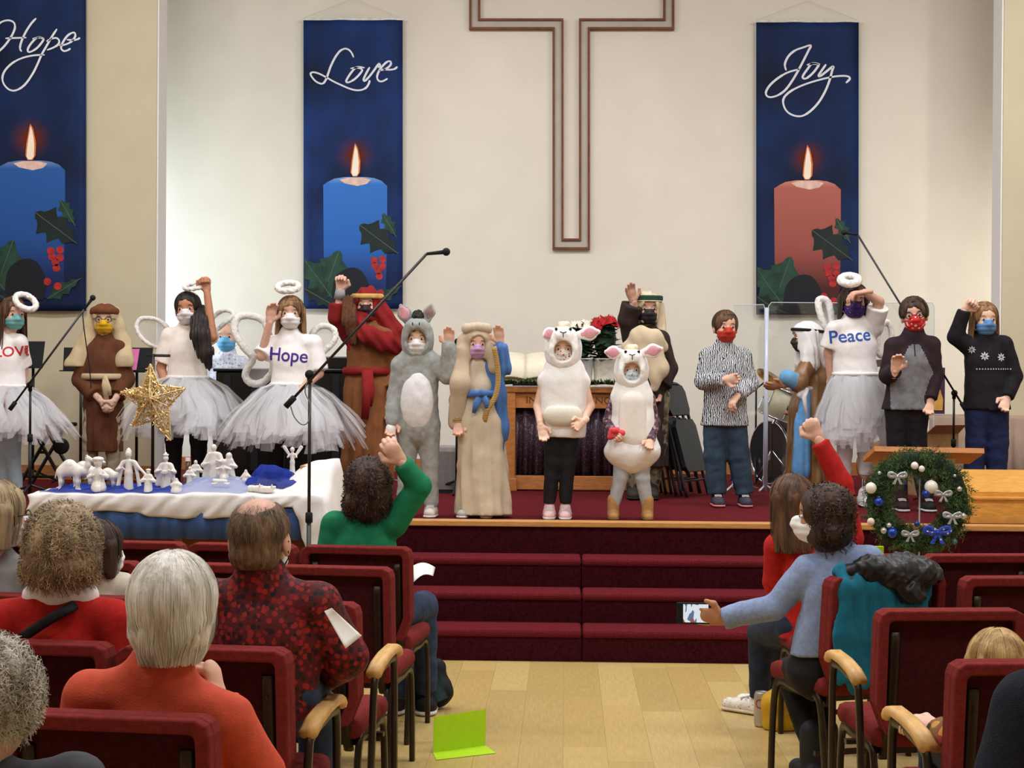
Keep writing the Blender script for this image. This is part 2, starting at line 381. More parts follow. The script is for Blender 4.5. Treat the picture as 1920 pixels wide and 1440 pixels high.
# walls
JB = .30
for nm, x0, x1 in (('wall_left_front', -XW - .2, xl), ('wall_right_front', xr, XW + .2)):
    b = MB(); b.box(x0, x1, YL, YL + JB, -.1, CEIL, .004); struct(nm, b, mat('beige_wall_paint', C(203, 191, 163), .85, .025, 3, bump=.04, bscale=120))
for k, (x0, x1, sg) in enumerate(((xl - .012, xl + .012, 1), (xr - .012, xr + .012, -1))):
    b = MB(); b.box(x0, x1, YL + .02, YL + JB + .01, ZS, CEIL - .01); struct('trim_%d' % (k + 2), b, mat('jamb_white', C(236, 234, 230), .7, .02))
AL, AR = -4.85, 4.75
b = MB(); b.box(AL - .2, AR + .2, YB, YB + .2, -.1, CEIL); struct('wall_back', b, M_wall)
b = MB(); b.box(AL - .15, AL, YL + JB, YL + JB + .12, -.1, CEIL); b.box(AL - .15, AL, YB - .16, YB, -.1, CEIL); b.box(AL - .15, AL, YL + JB, YB, -.1, 1.15); b.box(AL - .15, AL, YL + JB, YB, 3.55, CEIL); struct('wall_alcove_left', b, M_wall)
b = MB(); b.box(AR, AR + .15, YL + JB, YL + JB + .12, -.1, CEIL); b.box(AR, AR + .15, YB - .16, YB, -.1, CEIL); b.box(AR, AR + .15, YL + JB, YB, -.1, 1.15); b.box(AR, AR + .15, YL + JB, YB, 3.55, CEIL); struct('wall_alcove_right', b, M_wall)
for wi, wx in ((1, AL - .08), (2, AR + .08)):
    wn = tag(empty('window_%d' % wi, (wx, 15.22, 1.15)), kind='structure')
    for y in (-.5, 0, .5): b = MB(); b.box(-.03, .03, y - .025, y + .025, 0, 2.4); b.build('mullion', mat('window_white', C(236, 236, 236), .5), wn)
    for z in (.02, 1.2, 2.38): b = MB(); b.box(-.03, .03, -.5, .5, z - .025, z + .025); b.build('glazing_bar', mat('window_white', C(236, 236, 236), .5), wn)
    for y in (-.5, 0):
        for z in (.02, 1.2): b = MB(); b.box(-.004, .004, y + .02, y + .48, z + .02, z + 1.16); b.build('pane', glass_mat('window_glass', (.9, .95, 1, 1), .08), wn)
for nm, x0, x1 in (('wall_left', -XW - .2, -XW), ('wall_right', XW, XW + .2)):
    b = MB(); b.box(x0, x1, -3.2, YB + .2, -.1, CEIL); struct(nm, b, M_wall)
b = MB(); b.box(-XW, XW, -3.4, -3.2, -.1, CEIL); struct('wall_rear', b, M_wall)
b = MB(); b.box(-XW - .2, XW + .2, -3.4, YB + .4, CEIL, CEIL + .1); struct('ceiling', b, M_ceil)
for nm, a, bb, y in (('baseboard_back', AL, AR, YB), ('baseboard_left', -XW, xl, YL), ('baseboard_right', xr, XW, YL)):
    b = MB(); b.box(a, bb, y - .02, y, ZS, ZS + .125, .005); struct(nm, b, M_wood)
# ------------------------------------------------------------------ cross on the wall
def wp(px, py, Y): v = P(px, py, Y); return (v.x, v.z)
cx0, cx1 = 1036, 1106
def cross_outline(i):
    # outline in pixels, i = inset
    L_, R_, T_, B_ = 880 + i, 1264 - i, -36 + i, 56 - i
    l, r, bt, tp = cx0 + i, cx1 - i, 468 - i, -190 + i
    return [(L_, B_), (l, B_), (l, bt), (r, bt), (r, B_), (R_, B_), (R_, T_), (r, T_), (r, tp), (l, tp), (l, T_), (L_, T_)]
YC = YB - .03
crs = empty('wall_cross', (P(1071, 468, YC)), 'large outlined cross of brown wood strips and silver bands on the wall', 'cross')
co = crs.location
def ring(mb, o, i, y0, y1):
    a = [wp(x, y, YC) for x, y in o]; c = [wp(x, y, YC) for x, y in i]; n = len(a)
    for k in range(n):
        q = (k + 1) % n
        vs = [(a[k][0], y0, a[k][1]), (a[q][0], y0, a[q][1]), (c[q][0], y0, c[q][1]), (c[k][0], y0, c[k][1])]; vs += [(v[0], y1, v[2]) for v in vs]
        mb.add(vs, [(0, 1, 2, 3), (7, 6, 5, 4), (0, 4, 5, 1), (1, 5, 6, 2), (2, 6, 7, 3), (3, 7, 4, 0)])
M_crw = mat('cross_wood', C(112, 62, 30), .55, .2, 10)
b = MB(); ring(b, cross_outline(0), cross_outline(4.2), YB - .06, YB); b.build('outer_frame', M_crw, crs, off=co)
b = MB(); ring(b, cross_outline(16.5), cross_outline(20.5), YB - .06, YB); b.build('inner_frame', M_crw, crs, off=co)
b = MB(); ring(b, cross_outline(4.2), cross_outline(16.5), YB - .035, YB); b.build('silver_band', mat('cross_silver', C(184, 176, 162), .5, .05, 6), crs, off=co)
# ------------------------------------------------------------------ banners
M_print = {}
def stroke(mb, pts, wd, Y, s=1., o=(0, 0), n=6):
    """flat pen stroke: pts in local zoom pixels -> ribbon just proud of the cloth"""
    pp = smooth_path([(x / s + o[0], y / s + o[1], *( (q[0],) if q else ())) for x, y, *q in pts], n)
    L = []; R = []
    for i, p in enumerate(pp):
        a = pp[max(0, i - 1)]; c = pp[min(len(pp) - 1, i + 1)]; t = np.array([c[0] - a[0], c[1] - a[1]]); t /= max(1e-6, np.hypot(*t)); nn = np.array([-t[1], t[0]])
        e = min(i, len(pp) - 1 - i); ww = wd * (.55 + .45 * min(1, e / 3)) * (1.25 if t[1] * t[0] < 0 and abs(t[1]) > .5 else 1.)
        L.append(P(p[0] + nn[0] * ww / 2, p[1] + nn[1] * ww / 2, Y)); R.append(P(p[0] - nn[0] * ww / 2, p[1] - nn[1] * ww / 2, Y))
    k = len(L); mb.add(L + R, [(i, i + 1, k + i + 1, k + i) for i in range(k - 1)])
HOPE = [[(-60, 330), (-20, 215), (60, 165), (150, 155), (220, 190), (238, 260), (215, 340), (160, 440), (80, 550), (0, 630), (-30, 650)],
        [(575, 120), (500, 200), (420, 320), (360, 440), (325, 540), (320, 610), (345, 650)], [(85, 440), (200, 435), (420, 428)],
        [(700, 440), (600, 425), (520, 490), (455, 580), (440, 640), (480, 655), (580, 600), (660, 510), (690, 450), (620, 430), (515, 445)],
        [(905, 290), (820, 420), (740, 560), (660, 700), (600, 840), (520, 1000), (400, 1170), (270, 1260), (160, 1260), (70, 1180), (38, 1070), (80, 950), (200, 830), (360, 750), (540, 710), (710, 702)],
        [(740, 490), (820, 445), (900, 435), (940, 480), (920, 540), (840, 590), (745, 625)],
        [(930, 545), (1010, 545), (1120, 500), (1190, 420), (1190, 360), (1150, 350), (1070, 400), (1000, 500), (970, 590), (1010, 640), (1070, 630), (1120, 600)], [(1060, 460), (1160, 468), (1230, 455), (1270, 430)]]
LOVE = [[(940, 280), (900, 190), (840, 130), (770, 115), (680, 160), (590, 280), (510, 440), (460, 580), (420, 690), (370, 765), (310, 775), (220, 730), (150, 650), (125, 590), (170, 560), (280, 585), (420, 655), (560, 735), (720, 810), (860, 870), (980, 900), (1090, 895), (1180, 850), (1230, 770), (1245, 710)],
        [(1150, 475), (1000, 465), (900, 560), (820, 680), (800, 740), (850, 750), (960, 690), (1060, 590), (1100, 510), (1010, 475), (880, 490)],
        [(1245, 465), (1190, 560), (1130, 690), (1150, 725), (1230, 650), (1330, 520), (1400, 420), (1430, 400), (1440, 440), (1400, 470)],
        [(1420, 530), (1560, 490), (1640, 420), (1640, 360), (1580, 360), (1490, 440), (1410, 560), (1385, 660), (1420, 725), (1490, 730), (1585, 680)], [(1500, 505), (1620, 512), (1710, 500), (1770, 455)]]
JOY = [[(488, 560), (465, 480), (480, 400), (540, 300), (640, 220), (760, 175), (900, 135), (860, 230), (780, 390), (690, 560), (590, 730), (470, 890), (340, 980), (220, 1010), (155, 980), (150, 910), (220, 800), (360, 680), (520, 590), (715, 535)],
       [(1060, 455), (930, 440), (850, 530), (775, 640), (770, 690), (830, 690), (930, 610), (1010, 510), (1030, 465), (940, 445), (835, 465)],
       [(1160, 455), (1100, 540), (1035, 640), (1060, 655), (1160, 580), (1280, 490), (1260, 570), (1220, 720), (1150, 900), (1040, 1090), (900, 1240), (760, 1325), (620, 1320), (500, 1250), (440, 1130), (450, 1020), (560, 910), (760, 810), (1000, 730), (1250, 670), (1420, 650), (1530, 660), (1560, 700), (1495, 770)]]
def banner(x0, x1, y0, y1, Y, word, zs, zo, cxp, ctop, cw, candle, lab, bright):
    """x0..x1,y0..y1 = cloth in pixels; candle centre cxp, wax top ctop, width cw"""
    base = P((x0 + x1) / 2, y1, Y); root = empty('banner', base, lab, 'banner', 'candle banners on the wall')
    off = base; hgt = (P(x0, y0, Y).z - P(x0, y1, Y).z)
    m = bpy.data.materials.new('banner_print'); m.use_nodes = True; N = m.node_tree.nodes; L = m.node_tree.links; bs = N['Principled BSDF']; bs.inputs['Roughness'].default_value = .65; bs.inputs['Specular IOR Level'].default_value = .2
    tc = N.new('ShaderNodeTexCoord'); nz = N.new('ShaderNodeTexNoise'); nz.inputs['Scale'].default_value = 1.3; nz.inputs['Detail'].default_value = 4; L.new(tc.outputs['Object'], nz.inputs[0])
    cr = N.new('ShaderNodeValToRGB'); e = cr.color_ramp.elements; e[0].position = .36; e[0].color = C(*(int(v * bright) for v in (10, 20, 44))); e[1].position = .70; e[1].color = C(*(int(v * bright) for v in (20, 46, 96))); L.new(nz.outputs[0], cr.inputs[0])
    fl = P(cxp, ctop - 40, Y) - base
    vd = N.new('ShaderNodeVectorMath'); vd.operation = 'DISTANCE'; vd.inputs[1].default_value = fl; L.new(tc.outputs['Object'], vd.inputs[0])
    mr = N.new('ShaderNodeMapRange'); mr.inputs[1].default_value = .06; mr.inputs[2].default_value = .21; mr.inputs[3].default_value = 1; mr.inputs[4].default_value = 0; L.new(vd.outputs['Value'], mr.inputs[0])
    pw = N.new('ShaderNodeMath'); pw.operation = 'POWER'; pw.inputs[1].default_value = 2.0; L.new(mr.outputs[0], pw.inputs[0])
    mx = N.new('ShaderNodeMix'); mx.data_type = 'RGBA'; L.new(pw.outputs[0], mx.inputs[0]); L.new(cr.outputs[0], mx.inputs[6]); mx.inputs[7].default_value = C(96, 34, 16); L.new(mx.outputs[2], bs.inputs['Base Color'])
    # cloth, gently waved
    n = 14; k = 40; vs = []
    for j in range(k + 1):
        for i in range(n + 1):
            p = P(x0 + (x1 - x0) * i / n, y0 + (y1 - y0) * j / k, Y); vs.append((p.x, p.y + .006 * math.sin(i * .9 + j * .05), p.z))
    b = MB(); b.add(vs, [(j * (n + 1) + i, j * (n + 1) + i + 1, (j + 1) * (n + 1) + i + 1, (j + 1) * (n + 1) + i) for j in range(k) for i in range(n)])
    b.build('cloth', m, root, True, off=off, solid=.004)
    a, c = P(x0 - 5, y0 - 1, Y), P(x1 + 3, y0 - 1, Y); b = MB(); b.tube([a, c], .011, 8); b.build('hanging_rod', mat('white_rod', C(225, 220, 210), .5), root, off=off)
    mid = P((x0 + x1) / 2, y0 - 40, Y + .04); b = MB(); b.tube([a, mid, c], .0015, 5); b.build('hanging_cord', mat('thin_cord', C(200, 190, 170), .6), root, off=off)
    sc = cw / 122.
    def poly(name, pts, m, dy, par=root):
        b = MB(); b.add([P(min(max(cxp + x * sc, x0 + 1.5), x1 - 1.5), min(ctop + y * sc, y1 - 1.5), Y - dy) for x, y in pts], [tuple(range(len(pts)))]); return b.build(name, m, par, off=off, solid=.0006)
    # candle body with a rounded rim, printed flat
    body = [(-61, 16), (-52, 10), (-40, 4), (-20, 1), (20, 1), (36, 3), (50, 8), (61, 18), (61, 120), (58, 236), (36, 244), (10, 240), (-20, 244), (-48, 238), (-60, 150)]
    zc = P(cxp, ctop, Y).z - base.z
    cm = mat('candle_print_' + candle, (1, 1, 1, 1), .6); Nn = cm.node_tree.nodes; Ll = cm.node_tree.links
    if not Nn.get('grad'):
        tc2 = Nn.new('ShaderNodeTexCoord'); sx = Nn.new('ShaderNodeSeparateXYZ'); Ll.new(tc2.outputs['Object'], sx.inputs[0]); g = Nn.new('ShaderNodeMapRange'); g.name = 'grad'
        g.inputs[1].default_value = zc - 1.0; g.inputs[2].default_value = zc; Ll.new(sx.outputs[2], g.inputs[0])
        c2 = Nn.new('ShaderNodeValToRGB'); Ll.new(g.outputs[0], c2.inputs[0]); el = c2.color_ramp.elements
        cols = {'blue': ((14, 40, 96), (34, 96, 178), (46, 112, 196), (120, 160, 214)), 'darkblue': ((10, 30, 80), (26, 76, 146), (34, 88, 160), (110, 140, 190)), 'pink': ((70, 24, 24), (150, 76, 68), (176, 96, 84), (206, 140, 118))}[candle]
        el[0].position = 0; el[0].color = C(*cols[0]); el[1].position = 1; el[1].color = C(*cols[3])
        q = el.new(.35); q.color = C(*cols[1]); q = el.new(.93); q.color = C(*cols[2]); Ll.new(c2.outputs[0], Nn['Principled BSDF'].inputs['Base Color'])
    cb = poly('candle_print', body, cm, .008)
    poly('wax_pool_print', [(-30, 6), (-14, 2), (14, 2), (30, 6), (22, 14), (4, 18), (-20, 13)], mat('wax_glow_print', C(226, 190, 176), .6), .0095)
    fm = mat('flame_print', C(255, 236, 214), .6, .03)
    poly('flame_halo_print', [(-9, -8), (-7, -30), (-2, -58), (0, -64), (5, -55), (10, -30), (9, -8), (4, 0), (-5, 0)], mat('flame_edge_print', C(214, 116, 60), .6), .0095)
    poly('flame_print', [(-7, -7), (-5, -28), (-1, -54), (0, -60), (4, -50), (7, -28), (6, -6), (2, -1), (-4, -1)], fm, .011)
    g1 = mat('holly_print_dark', C(18, 34, 32), .6, .3, 9); g2 = mat('holly_print_green', C(30, 62, 48), .6, .35, 9); gb = mat('holly_print_black', C(14, 18, 28), .6, .2, 9)
    def holly(ax, ay, bx, by, wd, m, dy, k=4):
        d = np.array((bx - ax, by - ay), float); L = np.hypot(*d); d /= L; nn = np.array((-d[1], d[0])); up = []; dn = []
        for i in range(k * 4 + 1):
            t = i / (k * 4); e = math.sin(math.pi * min(1, t * 1.08) ** .8) * wd; sp = (1 - abs((t * k) % 1 - .5) * 2); ww = e * (1.12 - .55 * sp ** .7)
            q = np.array((ax, ay)) + d * L * t; up.append(tuple(q + nn * ww)); dn.append(tuple(q - nn * ww))
        poly('holly_leaf_print', up + dn[::-1][1:-1], m, dy)
        vn = [np.array((ax, ay)) + d * L * t for t in (0, .3, .6, .95)]; poly('leaf_vein_print', [tuple(v + nn * .7) for v in vn] + [tuple(v - nn * .7) for v in vn[::-1]], mat('vein_print', C(70, 92, 76), .6), dy + .0006)
    holly(8, 92, 86, 150, 30, g1, .0095); holly(-30, 140, -70, 250, 30, g2, .0095); holly(-96, 160, -40, 236, 26, g2, .0101); holly(52, 70, 80, 118, 12, g2, .0105); holly(30, 244, 92, 206, 13, g2, .011); holly(-96, 214, -30, 252, 16, g1, .0112)
    poly('dark_leaf_print', smooth_path([(-46, 246), (-40, 196), (-18, 176), (6, 176), (22, 196), (28, 222), (22, 246)], 4), gb, .0107)
    rb = mat('berry_print', C(168, 40, 40), .6, .25, 20)
    for bx, by in ((36, 160), (52, 158), (38, 170), (52, 172), (44, 180), (46, 190), (48, 222), (30, 214)):
        poly('berry_print', [(bx + 7 * math.cos(q * .628), by + 7 * math.sin(q * .628)) for q in range(10)], rb, .0122)
    b = MB()
    for s_ in word: stroke(b, s_, 3.4 if len(word) == 3 else 3.2, Y - .009, zs, zo)
    b.build('lettering', mat('white_print', C(226, 228, 236), .6, .02), root, off=off, solid=.0006)
    return root
banner(569, 755, 37, 579, YB - .07, LOVE, 10.105, (570, 80), 666, 331, 120, 'blue', 'blue banner reading Love with a blue candle and holly', 1.25)
banner(1418, 1610, 41, 590, YB - .07, JOY, 9.0, (1420, 70), 1514, 337, 125, 'pink', 'blue banner reading Joy with a pink candle and holly', 1.05)
banner(-42, 161, -12, 583, YL - .05, HOPE, 8.472, (0, 20), 57, 300, 130, 'darkblue', 'dark blue banner reading Hope with a blue candle and holly', 1.0)
# ------------------------------------------------------------------ upholstered stacking chairs
M_fab = mat('burgundy_chair_fabric', C(118, 42, 40), .95, .14, 60, bump=.2, bscale=400, spec=.1)
M_fabr = mat('burgundy_back_shaded', C(62, 22, 24), .95, .2, 60, bump=.2, bscale=400, spec=.08)  # same burgundy upholstery, shade of the recessed rear panel put into its colour
M_leg = mat('bronze_metal', C(58, 48, 40), .38, .2, 8, metal=.7)
def sweep_x(mb, pts, x, w, t, n=4):
    pp = smooth_path([(x, y, z) for y, z in pts], n); mb.tube([Vector(p) for p in pp], w / 2, 8, sx=t / w, up=None if False else (0, 0, 1)) if False else _rect_sweep(mb, pp, w, t)
def _rect_sweep(mb, pp, w, t):
    vs = []; k = len(pp)
    for i, p in enumerate(pp):
        a = pp[max(0, i - 1)]; c = pp[min(k - 1, i + 1)]; d = Vector(c) - Vector(a); d.normalize(); nn = Vector((0, -d.z, d.y))
        for sx_, st_ in ((-1, -.5), (-.6, -1), (.6, -1), (1, -.5), (1, .5), (.6, 1), (-.6, 1), (-1, .5)): vs.append(Vector(p) + Vector((sx_ * w / 2, 0, 0)) + nn * (st_ * t / 2))
    mb.add(vs, [(i * 8 + j, i * 8 + (j + 1) % 8, (i + 1) * 8 + (j + 1) % 8, (i + 1) * 8 + j) for i in range(k - 1) for j in range(8)] + [tuple(range(8)), tuple((k - 1) * 8 + j for j in range(8))])
def make_chair(arm=0):
    r = empty('church_chair', (0, 0, 0))
    b = MB()
    prof = [(-.245, .56), (-.245, .835), (-.237, .859), (-.214, .872), (.214, .872), (.237, .859), (.245, .835), (.245, .56), (.205, .46), (-.205, .46)]
    lean = lambda z: -.10 * (z - .45)
    n = len(prof); fr = [(x, .055 + lean(z), z) for x, z in prof]; bk = [(x, .0 + lean(z), z) for x, z in prof]
    b.add(fr + bk, [tuple(range(n)), tuple(range(2 * n - 1, n - 1, -1))] + [(i, i + n, (i + 1) % n + n, (i + 1) % n) for i in range(n)])
    out = [(-.205, .46), (-.245, .56), (-.245, .835), (-.237, .859), (-.214, .872), (.214, .872), (.237, .859), (.245, .835), (.245, .56), (.205, .46)]
    inn = [(-.172, .46), (-.211, .56), (-.211, .82), (-.207, .834), (-.196, .838), (.196, .838), (.207, .834), (.211, .82), (.211, .56), (.172, .46)]
    vs = []
    for (x, z), (xi, zi) in zip(out, inn): vs += [(x, lean(z) + .004, z), (x, lean(z) - .036, z), (xi, lean(zi) - .036, zi), (xi, lean(zi) + .004, zi)]
    q = len(out); b.add(vs, [(i * 4 + j, (i + 1) * 4 + j, (i + 1) * 4 + (j + 1) % 4, i * 4 + (j + 1) % 4) for i in range(q - 1) for j in range(4)] + [(0, 1, 2, 3), tuple((q - 1) * 4 + j for j in (3, 2, 1, 0))])
    back = b.build('backrest', M_fab, r); md = back.modifiers.new('round', 'BEVEL'); md.width = .007; md.segments = 3; md.limit_method = 'ANGLE'; md.angle_limit = math.radians(50)
    b = MB(); b.add([(-.21, lean(.47) - .003, .47), (.21, lean(.47) - .003, .47), (.211, lean(.84) - .003, .84), (-.211, lean(.84) - .003, .84)], [(0, 1, 2, 3)])
    b.build('back_panel', M_fabr, back, solid=.003)
    b = MB(); b.box(-.235, .235, .03, .49, .40, .475, .028); b.build('seat', M_fab, r, True)
    for s in (-1, 1):
        b = MB(); sweep_x(b, [(.0, 0), (.03, .2), (.06, .36), (.11, .405), (.25, .40), (.39, .405), (.445, .36), (.47, .2), (.48, 0)], s * .222, .022, .034); b.build('leg', M_leg, r, True)
        b = MB(); sweep_x(b, [(.08, .36), (.02, .46), (-.018, .6), (-.045, .8)], s * .185, .034, .018); b.build('back_post', M_leg, r, True)
        for z in (.56, .74): b = MB(); b.lathe((s * .185, lean(z) - .024, z), [(.006, 0), (.006, .004)], 8, (0, -1, 0)); b.build('bolt', M_leg, r)
    b = MB(); b.box(-.22, .22, .1, .12, .16, .18); b.build('stretcher', M_leg, r)
    b = MB(); b.box(-.22, .22, .08, .44, .375, .40); b.build('seat_frame', M_leg, r)
    if arm:
        x = arm * .275
        b = MB(); sweep_x(b, [(-.02, 0), (.02, .3), (.055, .56), (.09, .61), (.2, .63), (.33, .635), (.375, .59), (.385, .3), (.39, 0)], x, .022, .036); af = b.build('arm_frame', M_leg, r, True)
        b = MB(); _rect_sweep(b, [np.array((x, y, z)) for y, z in ((.05, .622), (.12, .646), (.22, .66), (.34, .665), (.385, .655), (.40, .638))], .052, .032); b.build('arm_cap', mat('arm_wood', C(212, 168, 104), .4, .12, 8, stretch=(10, 2, 2)), af, True)
        b = MB(); b.box(min(x, arm * .22), max(x, arm * .22), .2, .23, .38, .395); b.build('arm_bracket', M_leg, r)
    return r
protos = {a: make_chair(a) for a in (-1, 0, 1)}; used = {}
def chair(px_edge, top_py, side, rot, lab, arm=0, idx=0, grp='burgundy chairs in the rows', Yb=None):
    """px_edge = picture x of the aisle-side upper corner of the chair in column idx (0 = aisle) ; side -1 left block"""
    Yr = Yb if Yb else F * (CAMZ - .87) / (top_py - 700)
    c = P(px_edge, top_py, Yr); a = math.radians(rot) * side    # left block faces right of forward
    ux = Vector((math.cos(a), math.sin(a), 0)); inward = -ux if side > 0 else ux
    cen = Vector((c.x, c.y, 0)) + (ux if side > 0 else -ux) * (.245 + idx * .515) + Vector((math.sin(a), -math.cos(a), 0)) * -.05
    p = protos[arm]
    if not used.get(arm): o = p; used[arm] = 1
    else: o = copy_tree(p)
    o.location = cen; o.rotation_euler = (0, 0, a); tag(o, lab, 'chair', grp); return o
ROT = 6.5
LROW = [(770, 1030), (735, 1069), (672, 1137), (541, 1226), (398, 1358)]
RROW = [(1512, 1036), (1556, 1078), (1646, 1138), (1786, 1234), (2010, 1372)]
ords = ['first', 'second', 'third', 'fourth', 'fifth']
LARM = {2: 1, 3: 1}; RARM = {2: -1, 3: -1}
chairs = {}
for side, rows, arms, word in ((-1, LROW, LARM, 'candle-side of the aisle'), (1, RROW, RARM, 'wreath side of the aisle')):
    for r, (px, py) in enumerate(rows):
        cnt = [5, 5, 4, 3, 3][r] if side < 0 else [3, 3, 2, 2, 1][r]
        if side < 0 and r == 4: cnt = 3
        for i in range(cnt):
            pl = ['at the aisle', 'second from the aisle', 'third from the aisle', 'fourth from the aisle', 'fifth from the aisle'][i]
            blk = 'nativity table' if side < 0 else 'wreath'
            chairs[side, r, i] = chair(px, py, side, ROT + (13 if (side, r, i) == (1, 1, 0) else 0), 'burgundy padded chair, %s row from the steps, %s, %s block' % (ords[r], pl, blk), arms.get(r, 0) if i == 0 else 0, i)
for a, p in protos.items():
    if not used.get(a):
        for ch in list(p.children_recursive): bpy.data.objects.remove(ch)
        bpy.data.objects.remove(p)
# ================================================================== people: library
def npv(v): return np.array((v[0], v[1], v[2]), float)
SKIN = {'fair': mat('skin_fair', C(224, 178, 154), .55, .05, 30, spec=.3), 'rosy': mat('skin_rosy', C(208, 162, 140), .55, .06, 30, spec=.3),
        'tan': mat('skin_tan', C(186, 130, 98), .55, .06, 30, spec=.3), 'light': mat('skin_light', C(232, 192, 168), .55, .05, 30, spec=.3)}
M_eye = mat('eye_white', C(226, 222, 216), .3, .02); M_iris = mat('eye_dark', C(46, 34, 28), .25, .1)
def hairmat(name, dark, light, sc=30): return mat(name, C(*dark), .55, .2, sc, stretch=(1, 1, .18), col2=C(*light), spec=.35, bump=.35, bscale=sc * 4)
H_brown = hairmat('hair_brown', (58, 38, 26), (110, 76, 50)); H_black = hairmat('hair_black', (22, 16, 16), (52, 38, 34))
H_light = hairmat('hair_light_brown', (96, 66, 40), (168, 126, 82)); H_blond = hairmat('hair_blond', (150, 112, 64), (214, 178, 118))
H_white = hairmat('hair_white', (178, 170, 156), (240, 236, 228)); H_grey = hairmat('hair_grey', (128, 116, 100), (206, 198, 184))
H_greybrown = hairmat('hair_grey_brown', (112, 94, 70), (186, 162, 126)); H_dkbrown = hairmat('hair_dark_brown', (36, 24, 20), (78, 54, 42))
mat('white_marabou', C(234, 230, 224), .95, .05, 80, bump=.6, bscale=200)
class Person:
    def __init__(s, label, Y, x, top, floor=ZS, yaw=0., back=False, skin='fair', Ht=None, fat=1., hh=None, hyaw=None, hpitch=0., hroll=0., base=None, seated=False, seat=.475, group=None, hw=1., **J):
        s.Y = Y; zt = P(x, top, Y).z; s.Ht = Ht or ((zt - floor - seat) / .52 if seated else zt - floor); H = s.Ht; s.floor = floor; s.fat = fat; s.skin = SKIN[skin]
        a = math.radians(yaw); s.f = np.array((math.sin(a), math.cos(a) if back else -math.cos(a), 0)); s.r = np.array((math.cos(a), -math.sin(a) if back else math.sin(a), 0)); s.u = np.array((0, 0, 1.))
        px = lambda t: npv(P(t[0], t[1], Y - (t[2] if len(t) > 2 else 0)))
        c = npv(P(x, top, Y)); c[2] = 0
        def d(nm, lx, lz, lf=0.): return px(J[nm]) if nm in J else c + s.r * lx * H + s.u * (zt - H + lz * H) + s.f * lf * H
        s.hh = hh or (.135 * H + .04)
        s.hd = px(J['hd']) if 'hd' in J else c + s.u * (zt - s.hh * .5)
        hc = s.hd.copy(); hc[2] = 0; 
        s.nk = px(J['nk']) if 'nk' in J else npv((s.hd[0] * .5 + c[0] * .5, s.hd[1] * .5 + c[1] * .5, zt - .185 * H))
        s.sa = d('sa', -.112 * hw, .795); s.sb = d('sb', .112 * hw, .795)
        s.ha = d('ha', -.055, .50); s.hb = d('hb', .055, .50)
        s.ea = d('ea', -.15, .63); s.eb = d('eb', .15, .63); s.wa = d('wa', -.15, .47, .03); s.wb = d('wb', .15, .47, .03)
        s.ka = d('ka', -.06, .27, .01); s.kb = d('kb', .06, .27, .01); s.fa = d('fa', -.062, .035); s.fb = d('fb', .062, .035)
        if seated:
            hz = floor + (seat + .085)
            def q(nm, v): return px(J[nm]) if nm in J else v
            cc = (s.sa + s.sb) / 2
            s.ha = q('ha', npv((cc[0], Y, hz)) - s.r * .06 * H); s.hb = q('hb', npv((cc[0], Y, hz)) + s.r * .06 * H)
            s.ka = q('ka', s.ha + s.f * .26 * H - s.r * .02 * H + s.u * .0); s.kb = q('kb', s.hb + s.f * .26 * H + s.r * .02 * H)
            s.fa = q('fa', npv((s.ka[0], s.ka[1], floor + .06)) + s.f * .02); s.fb = q('fb', npv((s.kb[0], s.kb[1], floor + .06)) + s.f * .02)
        s.ch = (s.sa + s.sb) / 2 - s.u * .078 * H; s.pv = (s.ha + s.hb) / 2; s.ws = s.ch * .4 + s.pv * .6
        hy = math.radians((180 if back else 0) + (hyaw if hyaw is not None else (yaw if not back else -yaw))); hp = math.radians(hpitch)
        fh = Vector((math.sin(hy) * math.cos(hp), -math.cos(hy) * math.cos(hp), -math.sin(hp))); xh = Vector((math.cos(hy), math.sin(hy), 0)); uh = fh.cross(xh)
        if hroll:
            q = Matrix.Rotation(math.radians(hroll), 3, fh); xh = q @ xh; uh = q @ uh
        s.HM = np.array([list(xh), list(fh), list(uh)]).T
        b = npv(((s.pv[0]), (s.pv[1]), floor)) if base is None else npv(base)
        s.off = b; s.root = empty('person', Vector(b), label, 'person', group)
    def hp(s, x, y, z): return s.hd + s.HM @ (np.array((x, y, z)) * s.hh)
    def obj(s, name, parts, m, parent=None, matfn=None): return sdf_obj(name, parts, m, parent or s.root, s.off, matfn)
    # ---------------- body: one skin mesh
    def head_ops(s, sd, inf=0., neck=True):
        h = s.hh; R = s.HM; e = lambda c, r, k=.03, mode='+': sd.ell(s.hp(*c), [(q + inf) * h for q in r], R, k * h * 5, mode)
        e((0, -.04, .12), (.345, .43, .375)); e((0, .10, -.20), (.255, .27, .285)); e((0, .12, .16), (.27, .27, .24), .02)
        if inf == 0:
            for sx in (-1, 1):
                e((sx * .15, .42, .0), (.085, .07, .05), .012, '-'); e((sx * .35, -.03, -.06), (.04, .095, .14), .01); e((sx * .13, .28, -.12), (.10, .10, .09), .02)
            sd.cap(s.hp(0, .36, .02), s.hp(0, .43, -.11), .035 * h, .062 * h, .02 * h * 3)
            e((0, .355, -.26), (.10, .045, .03), .006); e((0, .27, -.40), (.08, .07, .06), .01)
        if neck: sd.cap(s.hp(0, -.06, -.28), s.nk, .20 * h, .225 * h, .02)
